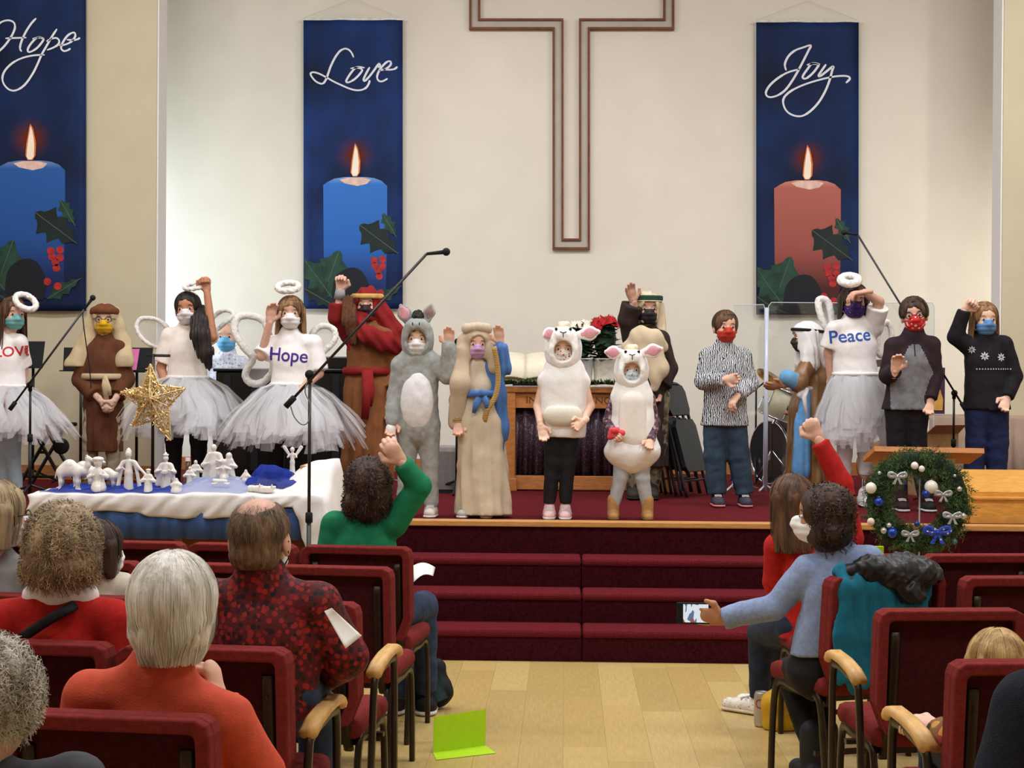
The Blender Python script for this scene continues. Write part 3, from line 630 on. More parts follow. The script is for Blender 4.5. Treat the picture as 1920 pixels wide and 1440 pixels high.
    def body(s, hands=None, legs=True, torso=True, feet=False, hcurl=(.5, .5), hdir=(None, None), hn=(None, None), voxel=.011, hvox=None, fing=1., tfac=1.):
        H = s.Ht; sd = S(); ft = s.fat * tfac
        sd.cap(s.ch, s.ws, .086 * H * ft, .074 * H * ft, .03, (s.f, .66)); sd.cap(s.ws, s.pv, .074 * H * ft, .082 * H * ft, .03, (s.f, .7))
        sd.cap(s.nk, s.ch, .05 * H, .08 * H, .03, (s.f, .7))
        for sh, el, wr in ((s.sa, s.ea, s.wa), (s.sb, s.eb, s.wb)):
            sd.cap(s.nk - s.u * .02 * H, sh, .03 * H, .031 * H, .03); sd.cap(sh, el, .03 * H * tfac, .0235 * H, .015); sd.cap(el, wr, .0235 * H, .017 * H, .012)
        if legs:
            for hp_, kn, an in ((s.ha, s.ka, s.fa), (s.hb, s.kb, s.fb)):
                sd.cap(hp_, kn, .053 * H * ft, .036 * H, .02); sd.cap(kn, an, .035 * H, .022 * H, .015)
                if feet: sd.cap(an - s.u * .008 * H, an + s.f * .075 * H - s.u * .016 * H, .024 * H, .019 * H, .01)
        hs = S(); s.head_ops(hs)
        parts = [(sd, voxel), (hs, .0062 if s.hh < .23 else .007)]
        L = .108 * H * fing
        for i, (el, wr) in enumerate(((s.ea, s.wa), (s.eb, s.wb))):
            dv = wr - el; dv /= np.linalg.norm(dv)
            if hdir[i] is not None: dv = npv(Vector(hdir[i]).normalized())
            nn = npv(hn[i]) if hn[i] is not None else s.f
            nn = nn - dv * nn.dot(dv); nn /= max(1e-6, np.linalg.norm(nn)); sv = np.cross(dv, nn)
            inner = (1 if i == 0 else -1); 
            if sv.dot(s.r) * inner < 0: sv = -sv                 # thumb towards the body's middle
            if hands and not hands[i]: continue
            h_ = S(); c = hcurl[i]; wd = .21 * L; r = .062 * L + .001
            h_.cap(wr - dv * .2 * L, wr + dv * .1 * L, .15 * L, .16 * L, .01, (nn, .75)); h_.cap(wr + dv * .12 * L, wr + dv * .42 * L, .2 * L, .24 * L, .012, (nn, .5))
            for j, (o, ln) in enumerate(((.75, .40), (.25, .46), (-.25, .43), (-.75, .34))):
                p0 = wr + dv * (.52 - .04 * abs(j - 1.4)) * L + sv * o * wd * 1.05; d1 = dv * math.cos(c * .6) + nn * math.sin(c * .6) + sv * o * .14; d2 = dv * math.cos(c * 1.5) + nn * math.sin(c * 1.5) + sv * o * .1; d3 = dv * math.cos(c * 2.1) + nn * math.sin(c * 2.1)
                p1 = p0 + d1 * ln * .42 * L; p2 = p1 + d2 * ln * .34 * L; p3 = p2 + d3 * ln * .24 * L
                h_.chain([p0 - dv * .1 * L, p0, p1, p2, p3], [r * 1.05, r * 1.1, r, r * .92, r * .8], .004)
            t0 = wr + dv * .14 * L + sv * .16 * L; t1 = t0 + (sv * .8 + dv * .6 + nn * .25 * min(1, c)) * .26 * L; t2 = t1 + (sv * (.35 - .5 * min(1, c)) + dv * .85 + nn * .4 * min(1, c)) * .24 * L
            h_.chain([t0, t1, t2], [r * 1.5, r * 1.2, r * .9], .008)
            parts.append((h_, hvox or max(.0036, .03 * L)))
        s.bodyo = s.obj('body', parts, s.skin)
        return s
    def face(s, brow=H_brown, eyes=True):
        h = s.hh
        if eyes:
            for sx in (-1, 1):
                b = MB(); R = Matrix(s.HM.tolist()); b.ball(s.hp(sx * .15, .36, .005), (.055 * h, .045 * h, .026 * h), 12, R); b.cur = 1; b.ball(s.hp(sx * .15, .395, .003), (.03 * h, .02 * h, .027 * h), 10, R); b.build('eye', [M_eye, M_iris], s.root, True, off=s.off)
        for sx in (-1, 1):
            b = MB(); b.tube([s.hp(sx * .075, .39, .098), s.hp(sx * .15, .38, .115), s.hp(sx * .235, .33, .085)], [.009 * h, .012 * h, .006 * h], 6); b.build('eyebrow', brow, s.root, True, off=s.off)
    def mask(s, m, cup=False, low=-.46, band=None):
        h = s.hh; sd = S(); R = s.HM
        sd.ell(s.hp(0, .14, -.2), [.295 * h, .325 * h, .29 * h], R, .02 * h); sd.cap(s.hp(0, .40, -.02), s.hp(0, .45 if not cup else .485, -.13), .05 * h, .085 * h, .12 * h)
        if cup: sd.cap(s.hp(0, .44, -.13), s.hp(0, .40, -.3), .09 * h, .08 * h, .1 * h)
        sd.cut(s.hp(0, .03, 0), -R[:, 1]); n = R[:, 2] * .93 - R[:, 1] * .05; sd.cut(s.hp(0, .3, -.005), n); sd.cut(s.hp(0, 0, low), -R[:, 2])
        sd.disp(lambda X: .0016 * np.sin((X - s.hd) @ R[:, 2] * 2 * math.pi / (.13 * h)))
        o = s.obj('face_mask', (sd, .0052), m)
        for sx in (-1, 1):
            for z0, z1 in ((-.08, .0), (-.32, -.12)):
                b = MB(); b.tube([s.hp(sx * .27, .10, z0), s.hp(sx * .345, .03, (z0 + z1) / 2), s.hp(sx * .385, -.08, z1)], .008 * h, 5); b.build('ear_loop', band or mat('white_elastic', C(230, 228, 226), .6), o, True, off=s.off)
        return o
    def glasses(s, m=M_black):
        h = s.hh; b = MB()
        for sx in (-1, 1):
            b.tube([s.hp(sx * (.155 + .0) + .1 * math.cos(q * math.pi / 8), .43, .0 + .085 * math.sin(q * math.pi / 8)) for q in range(16)], .013 * h, 6, closed=True)
            b.tube([s.hp(sx * .25, .42, .03), s.hp(sx * .36, .3, .03), s.hp(sx * .38, -.05, .01)], .01 * h, 5)
        b.tube([s.hp(-.06, .44, .01), s.hp(.06, .44, .01)], .012 * h, 5); return b.build('glasses', m, s.root, True, off=s.off)
    def hair(s, m, length=-.1, side=.0, front=.36, vol=.05, curl=0., n=0, strand=None, fringe=.0, backlen=None, face=True, sw=.0012, wave=0., hz=None, sidew=.30, rnd_=False, mess=0.):
        """length: z (in heads) down to which the hair hangs; vol: thickness over the skull"""
        h = s.hh; sd = S(); R = s.HM; v = vol
        rr = np.array([.345 + v, .43 + v, .375 + v]); c0 = (0, -.045, .125)
        sd.ell(s.hp(*c0), rr * h, R, .02 * h)
        if length < -.15 and (curl or rnd_):
            zc = length * .42; sd.ell(s.hp(0, -.10, zc), np.array([(.36 if curl else .315) + v + side, (.36 if curl else .33) + v, abs(length) * .58 + .05]) * h, R, .1 * h)
        elif length < -.15:
            bl = backlen if backlen is not None else length
            for sx in (-1, 1):
                sd.cap(s.hp(sx * (sidew + v), -.05, .08), s.hp(sx * (sidew + v + side), -.04, length), (.10 + v * .5) * h, .10 * h, .08 * h, (R[:, 0], .75))
                sd.cap(s.hp(sx * .16, -.26 - v, .05), s.hp(sx * .18, -.24 - v + .02, bl), (.15 + v * .5) * h, .13 * h, .1 * h)
        if face:
            sd.ell(s.hp(0, .46, -.2), np.array([.29, .30, .42 - fringe]) * h, R, .04 * h, '-'); sd.ell(s.hp(0, .42, .0 - fringe), np.array([.27, .2, .26]) * h, R, .05 * h, '-')
        if length >= -.15:
            n_ = -R[:, 2] * .9 - R[:, 1] * -.35; sd.cut(s.hp(0, -.1, length - .12), n_ / np.linalg.norm(n_))
        else: sd.cut(s.hp(0, 0, min(length, backlen if backlen is not None else length) - .06), -R[:, 2])
        A = .012 * h
        if mess: sd.disp(lambda X: mess * h * (sn(X * np.array((1, 1, .6)), 9 / h, 3) + .6 * sn(X * np.array((1, 1, .5)), 22 / h, 6)))
        if curl: sd.disp(lambda X: curl * h * (.6 * sn(X, 26 / h * .2, 3) + .5 * sn(X, 60 / h * .2, 5)))
        else:
            def dd(X):
                q = (X - s.hd) @ R / h; ph = np.arctan2(q[:, 0], q[:, 1] + .05); return A * (np.sin(ph * 34 + 2.5 * np.sin(q[:, 2] * 5) + 1.5 * np.sin(ph * 7)) * .6 + np.sin(ph * 15 + 2 * q[:, 2]) * .7)
            sd.disp(dd)
        o = s.obj('hair', (sd, hz or (.0062 if h < .225 else .0072)), m)
        if n: s.strands(n, m if strand is None else strand, rr, c0, length, curl, o, side, face, sw, wave, fringe, rnd_)
        return o
    def strands(s, n, m, rr, c0, length, curl, par, side, face, sw, wave, fringe=0., rnd_=False):
        h = s.hh; b = MB(); rnd = random.Random(int(abs(s.hd[0]) * 977) + n)
        for i in range(n):
            ph = rnd.uniform(-math.pi, math.pi)
            if curl:
                th = math.acos(rnd.uniform(-.55 if length > -.2 else -.75, 1)); 
                if face and abs(ph) < .95 and th > .75: continue
                nrm = np.array((math.sin(th) * math.sin(ph), math.sin(th) * math.cos(ph), math.cos(th))); p = np.array(c0) + nrm * rr * rnd.uniform(.97, 1.05)
                if length < -.2 and rnd.random() < .4 and abs(ph) > .9: p = np.array((0, -.10, length * .42)) + nrm * np.array([.36 + (rr[0] - .345) * 1.05 + side, rr[1] - .07, abs(length) * .58 + .06])
                t = np.cross(nrm, np.array((rnd.gauss(0, 1), rnd.gauss(0, 1), rnd.gauss(0, 1)))); t /= np.linalg.norm(t) + 1e-6; t[2] -= .5; w_ = np.cross(nrm, t); rad = rnd.uniform(.03, .065); pts = []
                for k in range(9):
                    q = k / 8 * rnd.uniform(4.0, 5.5); pts.append(s.hp(*(p + t * (.16 * k / 8) + (w_ * math.sin(q) + nrm * (math.cos(q) * .5 + .25)) * rad)))
                ww = sw * 1.3
            else:
                a0 = rnd.uniform(.08, .9); th1 = 1.75 if length < -.15 else 1.9
                if face and abs(ph) < 1.0: th1 = max(.55, .8 + fringe * 2.2)
                pts = []; off = rnd.uniform(.99, 1.04); j = rnd.uniform(-.06, .06)
                for k in range(8):
                    th = a0 + (th1 - a0) * k / 7; e = ph + j * k / 7; q = np.array(c0) + np.array((math.sin(th) * math.sin(e), math.sin(th) * math.cos(e), math.cos(th))) * rr * off; pts.append(q)
                if length < -.15 and not (face and abs(ph) < 1.0):
                    q0 = pts[-1]; ln = q0[2] - length + rnd.uniform(-.07, .05)
                    for k in range(1, 6): pts.append(q0 * np.array((1 - (.30 * (k / 5) ** 2 if rnd_ else 0), 1 - (.30 * (k / 5) ** 2 if rnd_ else 0), 1)) + np.array((side * math.copysign(1, q0[0]) * k / 5 + wave * math.sin(k * 1.6 + ph * 5), -.02 * k / 5 + .02 * math.sin(k), -ln * k / 5)))
                pts = [s.hp(*q) for q in pts]; ww = sw
            ns = len(pts); L = []; Rr = []
            for k, p in enumerate(pts):
                d = pts[min(k + 1, ns - 1)] - pts[max(k - 1, 0)]; o_ = p - s.hd; sdv = np.cross(d, o_); sdv /= np.linalg.norm(sdv) + 1e-9; w_ = ww * (1 - .8 * abs(k / (ns - 1) - .4))
                L.append(p - sdv * w_); Rr.append(p + sdv * w_)
            b.add(L + Rr, [(k, k + 1, ns + k + 1, ns + k) for k in range(ns - 1)])
        NTRI[0] += 2 * len(b.f)
        me = bpy.data.meshes.new('strands'); me.from_pydata([tuple(npv(v) - s.off) for v in b.v], [], b.f); o = link('strands', me, m, par, smooth=True); o['kind'] = 'stuff'
    # ---------------- clothing
    def shirt(s, m, name='shirt', inf=.014, sl=1., hem=-.02, flare=0., voxel=.0095, wr=.0022, matfn=None, parent=None, sleeve_inf=None, collar=0., cuff=0., fr=32.):
        H = s.Ht; ft = s.fat; sd = S(); i = inf; hz = s.pv[2] + hem
        sd.cap(s.ch, s.ws, .086 * H * ft + i, .078 * H * ft + i + flare * .3, .03, (s.f, .68)); bot = npv((s.pv[0], s.pv[1], min(s.pv[2], hz - .02))); sd.cap(s.ws, bot, .078 * H * ft + i + flare * .3, .086 * H * ft + i + flare, .03, (s.f, .74))
        sd.cap(s.nk, s.ch, .045 * H + i * .5, .075 * H + i, .03, (s.f, .72))
        if collar: sd.cap(s.nk, s.nk * .55 + s.hp(0, -.06, -.3) * .45, .27 * s.hh + collar, .24 * s.hh + collar, .012)
        si = i if sleeve_inf is None else sleeve_inf
        for j, (sh, el, wrr) in enumerate(((s.sa, s.ea, s.wa), (s.sb, s.eb, s.wb))):
            q = sl if not isinstance(sl, (tuple, list)) else sl[j]
            sd.cap(s.nk - s.u * .025 * H, sh, .03 * H + i * .6, .031 * H + i * .7, .03)
            if q <= .5: e = sh + (el - sh) * q * 2; sd.cap(sh, e, .031 * H + si * .7, .031 * H + si + .004, .015, fe=True)
            else:
                sd.cap(sh, el, .031 * H + si * .8, .025 * H + si * .9, .015); e = el + (wrr - el) * (q - .5) * 2; sd.cap(el, e, .025 * H + si * .9, .019 * H + si * .8 + cuff, .012, fe=True)
        sd.cut((0, 0, hz), (0, 0, -1))
        if wr: sd.disp(lambda X: wr * 1.3 * (np.abs(sn(X * np.array((.8, .8, 1.2)), fr * .8, 1)) + .6 * np.abs(sn(X * np.array((1.2, 1, .8)), fr * 1.5, 4)) - .7))
        return s.obj(name, (sd, voxel), m, parent, matfn)
    def pants(s, m, name='trousers', inf=.010, to=1., voxel=.0095, wr=.003, top=.04, wide=0.):
        H = s.Ht; ft = s.fat; sd = S(); sd.cap(s.pv + s.u * top, s.pv, .075 * H * ft + inf * .6, .082 * H * ft + inf, .03, (s.f, .74))
        for hp_, kn, an in ((s.ha, s.ka, s.fa), (s.hb, s.kb, s.fb)):
            e = kn + (an - kn) * to; sd.cap(hp_, kn, .054 * H * ft + inf, .037 * H + inf + wide, .025); sd.cap(kn, e, .037 * H + inf + wide, .025 * H + inf + wide * 1.3, .015, fe=True)
        if wr: sd.disp(lambda X: wr * 1.3 * (np.abs(sn(X * np.array((.8, .8, 1.6)), 26, 2)) + .5 * np.abs(sn(X, 60, 3)) - .6))
        return s.obj(name, (sd, voxel), m)
    def shoes(s, m, sole=None, name='shoe', L=.15, r=.034, boot=0.):
        H = s.Ht
        for an in (s.fa, s.fb):
            z0 = s.floor; c = npv((an[0], an[1], z0)); sd = S(); k = H * .8
            sd.cap(c - s.f * .03 * k + s.u * .036 * k, c + s.f * (L - .05) * k + s.u * .028 * k, .042 * k, .036 * k, .015, (s.u, .85)); sd.cap(c + s.u * .03 * k, npv((an[0], an[1], z0 + (.075 + boot) * k)), .042 * k, (.036 if boot == 0 else .045) * k, .012)
            sd.cut(c + s.u * .012 * k, (0, 0, -1)); o = s.obj(name, (sd, .0062), m)
            sd = S(); sd.cap(c - s.f * .03 * k + s.u * .012 * k, c + s.f * (L - .05) * k + s.u * .012 * k, .046 * k, .041 * k, .01, (s.u, .3)); sd.cut(c + s.u * .001, (0, 0, -1)); s.obj('sole', (sd, .0062), sole or mat('white_rubber', C(216, 212, 208), .6), o)
            if boot == 0:
                for q in range(3):
                    b = MB(); e = c + s.f * (.03 + .022 * q) * k + s.u * (.078 - .006 * q) * k; b.tube([e - s.r * .022 * k, e + s.u * .004, e + s.r * .022 * k], .004 * k, 5); b.build('lace', mat('pale_lace', C(210, 204, 204), .7), o, off=s.off)
    def robe(s, m, name='robe', inf=.03, hem=.06, flare=.05, sl=1., slw=.03, folds=9, fold=.012, voxel=.010, z0=None, matfn=None, wr=.004, lean=(0, 0), topr=None):
        """hem: height above the floor"""
        H = s.Ht; sd = S(); hz = s.floor + hem; i = inf
        bot = npv((s.pv[0] + lean[0], s.pv[1] + lean[1], hz - .03)); R0 = .086 * H * s.fat + i
        sd.cap(s.ch, s.ws, R0, R0 * .97, .03, (s.f, .72)); sd.cap(s.ws, s.pv, R0 * .97, R0 + flare * .3, .03, (s.f, .76)); sd.cap(s.pv, bot, R0 + flare * .3, R0 + flare, .03, (s.f, .8)); sd.cap(s.nk, s.ch, .045 * H + i * .5, .078 * H + i, .03, (s.f, .74))
        for j, (sh, el, wrr) in enumerate(((s.sa, s.ea, s.wa), (s.sb, s.eb, s.wb))):
            q = sl if not isinstance(sl, (tuple, list)) else sl[j]
            sd.cap(s.nk - s.u * .02 * H, sh, .033 * H + i * .5, .034 * H + i * .5, .03); sd.cap(sh, el, .033 * H + i * .5, .028 * H + slw, .02); e = el + (wrr - el) * q; sd.cap(el, e, .028 * H + slw, .024 * H + slw * 1.4, .015, fe=True)
        def dd(X):
            t = np.clip((s.ws[2] + .05 - X[:, 2]) / (s.ws[2] - hz + .05), 0, 1); cxy = s.ws[None, :2] + (bot - s.ws)[None, :2] * t[:, None]; ph = np.arctan2(X[:, 0] - cxy[:, 0], X[:, 1] - cxy[:, 1])
            return fold * (.25 + .75 * t) * (np.sin(ph * folds + 2 * np.sin(X[:, 2] * 4) + 1.2 * np.sin(ph * 3 + 1)) * .8 + .4 * np.sin(ph * folds * 2.3 + X[:, 2] * 5)) + wr * sn(X, 30, 6)
        sd.disp(dd); sd.cut((0, 0, hz), (0, 0, -1))
        return s.obj(name, (sd, voxel), m, None, matfn)
    def loft(s, name, paths, m, thick=.008, n=5, parent=None, smooth=True):
        """cloth sheet through rows of points"""
        rows = [smooth_path(p, n) for p in paths]; k = min(len(r) for r in rows); cols = [smooth_path([r[i] for r in rows], n) for i in range(k)]; q = len(cols[0])
        b = MB(); b.add([Vector(c[j]) for c in cols for j in range(q)], [(i * q + j, i * q + j + 1, (i + 1) * q + j + 1, (i + 1) * q + j) for i in range(k - 1) for j in range(q - 1)])
        return b.build(name, m, parent or s.root, smooth, off=s.off, solid=thick)
    def tutu(s, m, R=.3, drop=.32, rise=.04, n=220, zw=None, thick=.09, jag=.06, name='tutu', lift=.35):
        H = s.Ht; w0 = s.pv + s.u * ((zw or .06)); b = MB(); rnd = random.Random(int(R * 1000) + n); rx, ry = .085 * H * s.fat + .018, (.085 * H * s.fat) * .78 + .018
        for i in range(n):
            a = rnd.uniform(0, 2 * math.pi); lay = rnd.random(); out = R * (1 - .6 * lay * rnd.random()) * (1 + .12 * math.sin(a * 5)); dr = drop * rnd.uniform(.72, 1.08) + jag * rnd.uniform(-1, 1) * .5; wd = rnd.uniform(.016, .05); tw = rnd.uniform(-.25, .25); L = []; Rr = []
            for k in range(7):
                t = k / 6; ro = out * t ** .85; aa = a + tw * t + .05 * math.sin(t * 9 + a * 3); e = np.array((math.sin(aa), -math.cos(aa), 0)); rr_ = np.array((rx, ry, 0)) * e + e * ro
                z = rise * math.sin(t * math.pi * .8) * lift - dr * t ** 1.22 + .008 * math.sin(t * 12 + a * 7); tt = np.array((e[1], -e[0], 0)); ww = wd * (.35 + .9 * t) * (.35 if k == 6 and rnd.random() < .6 else 1)
                p = w0 + rr_ + s.u * z; L.append(p - tt * ww); Rr.append(p + tt * ww + s.u * .01 * math.sin(a * 11))
            b.add(L + Rr, [(k, k + 1, 7 + k + 1, 7 + k) for k in range(6)])
        me = bpy.data.meshes.new(name); me.from_pydata([tuple(npv(v) - s.off) for v in b.v], [], b.f); o = link(name, me, m, s.root, smooth=True); o['kind'] = 'stuff'
        bb = MB(); bb.tube([w0 + np.array((math.sin(q * .3142), -math.cos(q * .3142), 0)) * np.array((rx, ry, 0)) * 1.02 for q in range(20)], .014, 8, closed=True); bb.build('waistband', mat('white_cotton', C(236, 232, 230), .8, .03), o, True, off=s.off)
        return o
    def wing(s, pts, Yo=.14, rim=.03, mem=None):
        """closed outline in pixels, behind the body"""
        pp = [P(x, y, s.Y + Yo + .03 * math.sin(i)) for i, (x, y) in enumerate(pts)]; sp = smooth_path([list(p) for p in pp], 6, True); cen = sum((Vector(p) for p in sp), Vector()) / len(sp)
        sd = S()
        for i in range(len(sp)): sd.cap(sp[i], sp[(i + 1) % len(sp)], rim, rim, .01)
        sd.disp(lambda X: .003 * sn(X, 170, 2) + .003 * sn(X, 330, 5))
        o = s.obj('wing', (sd, .009), mat('white_marabou', C(234, 230, 224), .95, .05, 80, bump=.6, bscale=200))
        b = MB(); k = len(sp); b.add([Vector(p) for p in sp] + [Vector(p) * .5 + cen * .5 + Vector((0, .015, 0)) for p in sp] + [cen], [(i, (i + 1) % k, k + (i + 1) % k, k + i) for i in range(k)] + [(k + i, k + (i + 1) % k, 2 * k) for i in range(k)])
        b.build('wing_gauze', tulle_mat('wing_gauze', C(232, 230, 230), .4), o, True, off=s.off)
        return o
    def halo(s, c, rx, ry, tilt=0., thick=.018, Yo=0.):
        """fluffy ring on a wire band; c, rx, ry in pixels"""
        k = s.Y / F; cc = Vector(P(c[0], c[1], s.Y - Yo)); sd = S(); ta = math.radians(tilt); pts = []
        for q in range(24):
            a = q / 24 * 2 * math.pi; x = math.cos(a) * rx * k; d = math.sin(a) * rx * k; z = math.sin(a) * ry * k
            pts.append(cc + Vector((x * math.cos(ta) - 0 * z, d, z + x * math.sin(ta))))
        for i in range(24): sd.cap(pts[i], pts[(i + 1) % 24], thick, thick, .008)
        sd.disp(lambda X: .004 * sn(X, 150, 2)); o = s.obj('halo', (sd, .0065), _M['white_marabou'])
        b = MB(); b.tube([s.hp(-.36, -.02, .18), s.hp(-.25, -.03, .46), s.hp(0, -.04, .555), s.hp(.25, -.03, .46), s.hp(.36, -.02, .18)], .006, 6); top = s.hp(0, -.06, .55); b.tube([top, (top + npv(pts[6])) / 2 + s.u * .0, npv(pts[6])], .003, 5); b.build('halo_band', mat('white_plastic', C(226, 224, 222), .5), o, True, off=s.off)
        return o
    def decal(s, text, target, size, px, m, Y=None, rot=0., name='lettering', depth=.002, font_sx=1.):
        """lettering laid onto the cloth of `target`"""
        cu = bpy.data.curves.new('text', 'FONT'); cu.body = text; cu.size = size; cu.align_x = 'CENTER'; cu.align_y = 'CENTER'; cu.offset = size * .012
        to = bpy.data.objects.new('text', cu); COL.objects.link(to); dg = bpy.context.evaluated_depsgraph_get(); me = bpy.data.meshes.new_from_object(to.evaluated_get(dg)); bpy.data.objects.remove(to)
        bm = bmesh.new(); bm.from_mesh(me)
        for _ in range(2): bmesh.ops.subdivide_edges(bm, edges=[e for e in bm.edges if e.calc_length() > size * .12], cuts=1)
        bmesh.ops.triangulate(bm, faces=bm.faces); bm.to_mesh(me); bm.free()
        tv = [Vector(v.co) for v in target.data.vertices]; bv = BVHTree.FromPolygons(tv, [list(p.vertices) for p in target.data.polygons])
        c = Vector(P(px[0], px[1], s.Y)) - Vector(s.off); ca, sa_ = math.cos(math.radians(rot)), math.sin(math.radians(rot))
        for v in me.vertices:
            x, z = v.co.x * font_sx, v.co.y; q = Vector((c.x + x * ca - z * sa_, c.y - .6, c.z + x * sa_ + z * ca)); hit = bv.ray_cast(q, Vector((0, 1, 0)))
            v.co = (hit[0] + Vector((0, -depth, 0))) if hit[0] is not None else Vector((q.x, c.y - .08, q.z))
        o = link(name, me, m, target); return o
# ================================================================== the children on stage
M_white = mat('white_tee_cotton', C(238, 233, 230), .85, .03, 30, bump=.1, bscale=300)
M_tulle = tulle_mat('white_tulle', (.95, .94, .95, 1), .3)
M_sheep = mat('white_plush', C(246, 243, 240), .95, .02, 60, bump=.3, bscale=260)
M_wmask = mat('white_mask', C(236, 234, 234), .7, .03); M_blk = mat('black_leggings', C(22, 20, 24), .8, .15)
grp = 'children on the stage'
def tri(*a): return [npv(P(x, y, Y)) for x, y, Y in a]
# --- angel in LOVE shirt
p = Person('angel child in white LOVE shirt, teal mask, pale leggings and tutu', 12.4, 20, 553, group=grp, skin='fair', yaw=14, hyaw=38, hd=(24, 590), sa=(-18, 646), sb=(36, 642), nk=(12, 634), ha=(-2, 760), hb=(26, 760), ea=(-14, 705, .04), wa=(14, 762, .12), eb=(44, 694, -.08), wb=(40, 745, -.12), ka=(0, 850), kb=(22, 850), fa=(4, 930), fb=(34, 936))
p.body(hcurl=(.5, .5), feet=True); p.face(H_brown); p.hair(H_brown, -1.3, .06, vol=.06, n=260, face=True, sw=.003); p.mask(mat('teal_mask', C(112, 172, 172), .7, .06))
sh = p.shirt(M_white, sl=.42, hem=.10, inf=.02); p.pants(mat('pale_blue_leggings', C(168, 186, 196), .8, .06), inf=.006)
p.tutu(M_tulle, .36, .38, zw=.14, n=330); p.halo((48, 566), 21, 11, -28, .02, .02)
p.decal('LOVE', sh, .10, (30, 660), mat('red_iron_on', C(190, 44, 44), .6), rot=4)
# --- shepherd with yellow mask
M_brown = mat('brown_robe_cloth', C(98, 56, 34), .88, .14, 12, bump=.15, bscale=200)
M_tan = mat('tan_scarf_cloth', C(200, 178, 140), .85, .07, 14, bump=.1, bscale=200)
p = Person('shepherd child in brown robe and tan headcloth with yellow mask and glasses', 13.3, 193, 566, group=grp, skin='light', hyaw=10, hd=(196, 600), nk=(194, 638), sa=(165, 652), sb=(224, 652), ea=(150, 712), eb=(237, 712), wa=(190, 752, .16), wb=(214, 752, .16), ha=(180, 760), hb=(208, 760))
p.body(hcurl=(1.2, 1.2), hdir=((.5, -.2, -.75), (-.5, -.2, -.75)), hn=((.6, .6, 0), (-.6, .6, 0))); p.face(H_brown); p.mask(mat('yellow_mask', C(222, 172, 30), .7, .08), True); p.glasses()
p.robe(M_brown, hem=.29, flare=.0, inf=.022, sl=.75, slw=.022, folds=8)
p.pants(mat('khaki_trousers', C(176, 160, 134), .85, .08)); p.shoes(mat('brown_shoe', C(96, 70, 50), .6))
sd = S(); p.head_ops(sd, .07, False); R = p.HM; sd.ell(p.hp(0, .46, -.16), np.array((.27, .4, .46)) * p.hh, R, .03 * p.hh, '-'); sd.cut(p.hp(0, 0, -.30), -R[:, 2])
for sx, x1, y1 in ((-1, 140, 684), (1, 232, 678)):
    e = npv(P(x1, y1, p.Y - .05)); sd.chain([p.hp(sx * .30, -.1, .25), p.hp(sx * .42, -.05, -.2), p.hp(sx * .58, .0, -.75), e], [.05, .055, .065, .08], .03, (p.f, .55))
sd.disp(lambda X: .003 * np.sin(X[:, 0] * 70 + 8 * X[:, 2])); sd.cut((0, 0, P(180, 688, p.Y).z), (0, 0, -1)); ho = p.obj('headcloth', (sd, .009), M_tan)
sd = S(); 
for i in range(20):
    a, c = i * math.pi / 10, (i + 1) * math.pi / 10; sd.cap(p.hp(.41 * math.sin(a), -.04 + .5 * math.cos(a), .27 + .03 * math.cos(a)), p.hp(.41 * math.sin(c), -.04 + .5 * math.cos(c), .27 + .03 * math.cos(c)), .017, .017, .01, (R[:, 2], 1.4))
sd.ell(p.hp(0, -.04, .36), np.array((.36, .45, .2)) * p.hh, R, .03); p.obj('brown_cap', (sd, .007), mat('brown_felt', C(116, 66, 40), .9))
wz = P(196, 706, p.Y).z
def belt(p, z, m, rx, ry, th=.016, cx=None, name='belt'):
    c = npv((p.ws[0] if cx is None else cx, p.ws[1], z)); b = MB(); b.tube([c + p.r * math.sin(q * .2618) * rx + p.f * math.cos(q * .2618) * ry for q in range(24)], th, 8, closed=True, sx=1.6, up=(0, 0, 1)); return b.build(name, m, p.root, True, off=p.off)
bo = belt(p, wz, M_tan, .165, .125)
b = MB(); b.tube([P(198, 704, 13.14), P(196, 722, 13.12), P(200, 752, 13.12)], [.02, .024, .02], 8, sx=.5, up=(0, 1, 0)); b.tube([P(196, 704, 13.13), P(204, 728, 13.12), P(206, 742, 13.12)], [.018, .02, .016], 8, sx=.5, up=(0, 1, 0)); b.build('belt_tie', M_tan, bo, True, off=p.off)
# --- dark-haired angel
p = Person('angel child with long black ponytail, white tee and tutu, fist raised', 12.6, 352, 541, group=grp, skin='tan', hroll=4, hd=(352, 580), nk=(352, 616), sa=(318, 630), sb=(384, 626), ea=(302, 690, .0), wa=(318, 752, .12), eb=(398, 632, .08), wb=(388, 546, .06), ha=(336, 738), hb=(366, 738))
p.body(hcurl=(.6, 2.0), hn=(None, (-.3, -1, 0))); p.face(H_black); p.hair(H_black, -.12, vol=.045, n=160, sw=.003); p.mask(vor_mat('white_print_mask', C(232, 226, 226), [C(214, 190, 196), C(220, 200, 200)], 60, .25))
sd = S(); sd.chain([p.hp(.26, -.2, -.05), npv(P(374, 604, 12.5)), npv(P(376, 630, 12.42)), npv(P(384, 660, 12.42)), npv(P(392, 690, 12.44))], [.06, .065, .07, .062, .02], .02, (p.f, .6)); sd.disp(lambda X: .005 * np.sin(X[:, 0] * 260 + 20 * X[:, 2])); p.obj('ponytail', (sd, .0075), H_black)
p.shirt(mat('cream_tee_cotton', C(238, 226, 216), .85, .04, 30), sl=.42, hem=.10, inf=.02); p.pants(M_blk, inf=.008); p.shoes(M_blackm)
p.tutu(M_tulle, .34, .42, zw=.12, n=340); p.halo((366, 536), 20, 7, 8, .014); p.wing([(312, 612), (290, 598), (264, 598), (256, 616), (272, 640), (300, 652), (318, 640)], .16, .014); p.wing([(392, 642), (396, 604), (410, 586), (430, 582), (438, 592), (424, 604), (404, 622)], .16, .014)
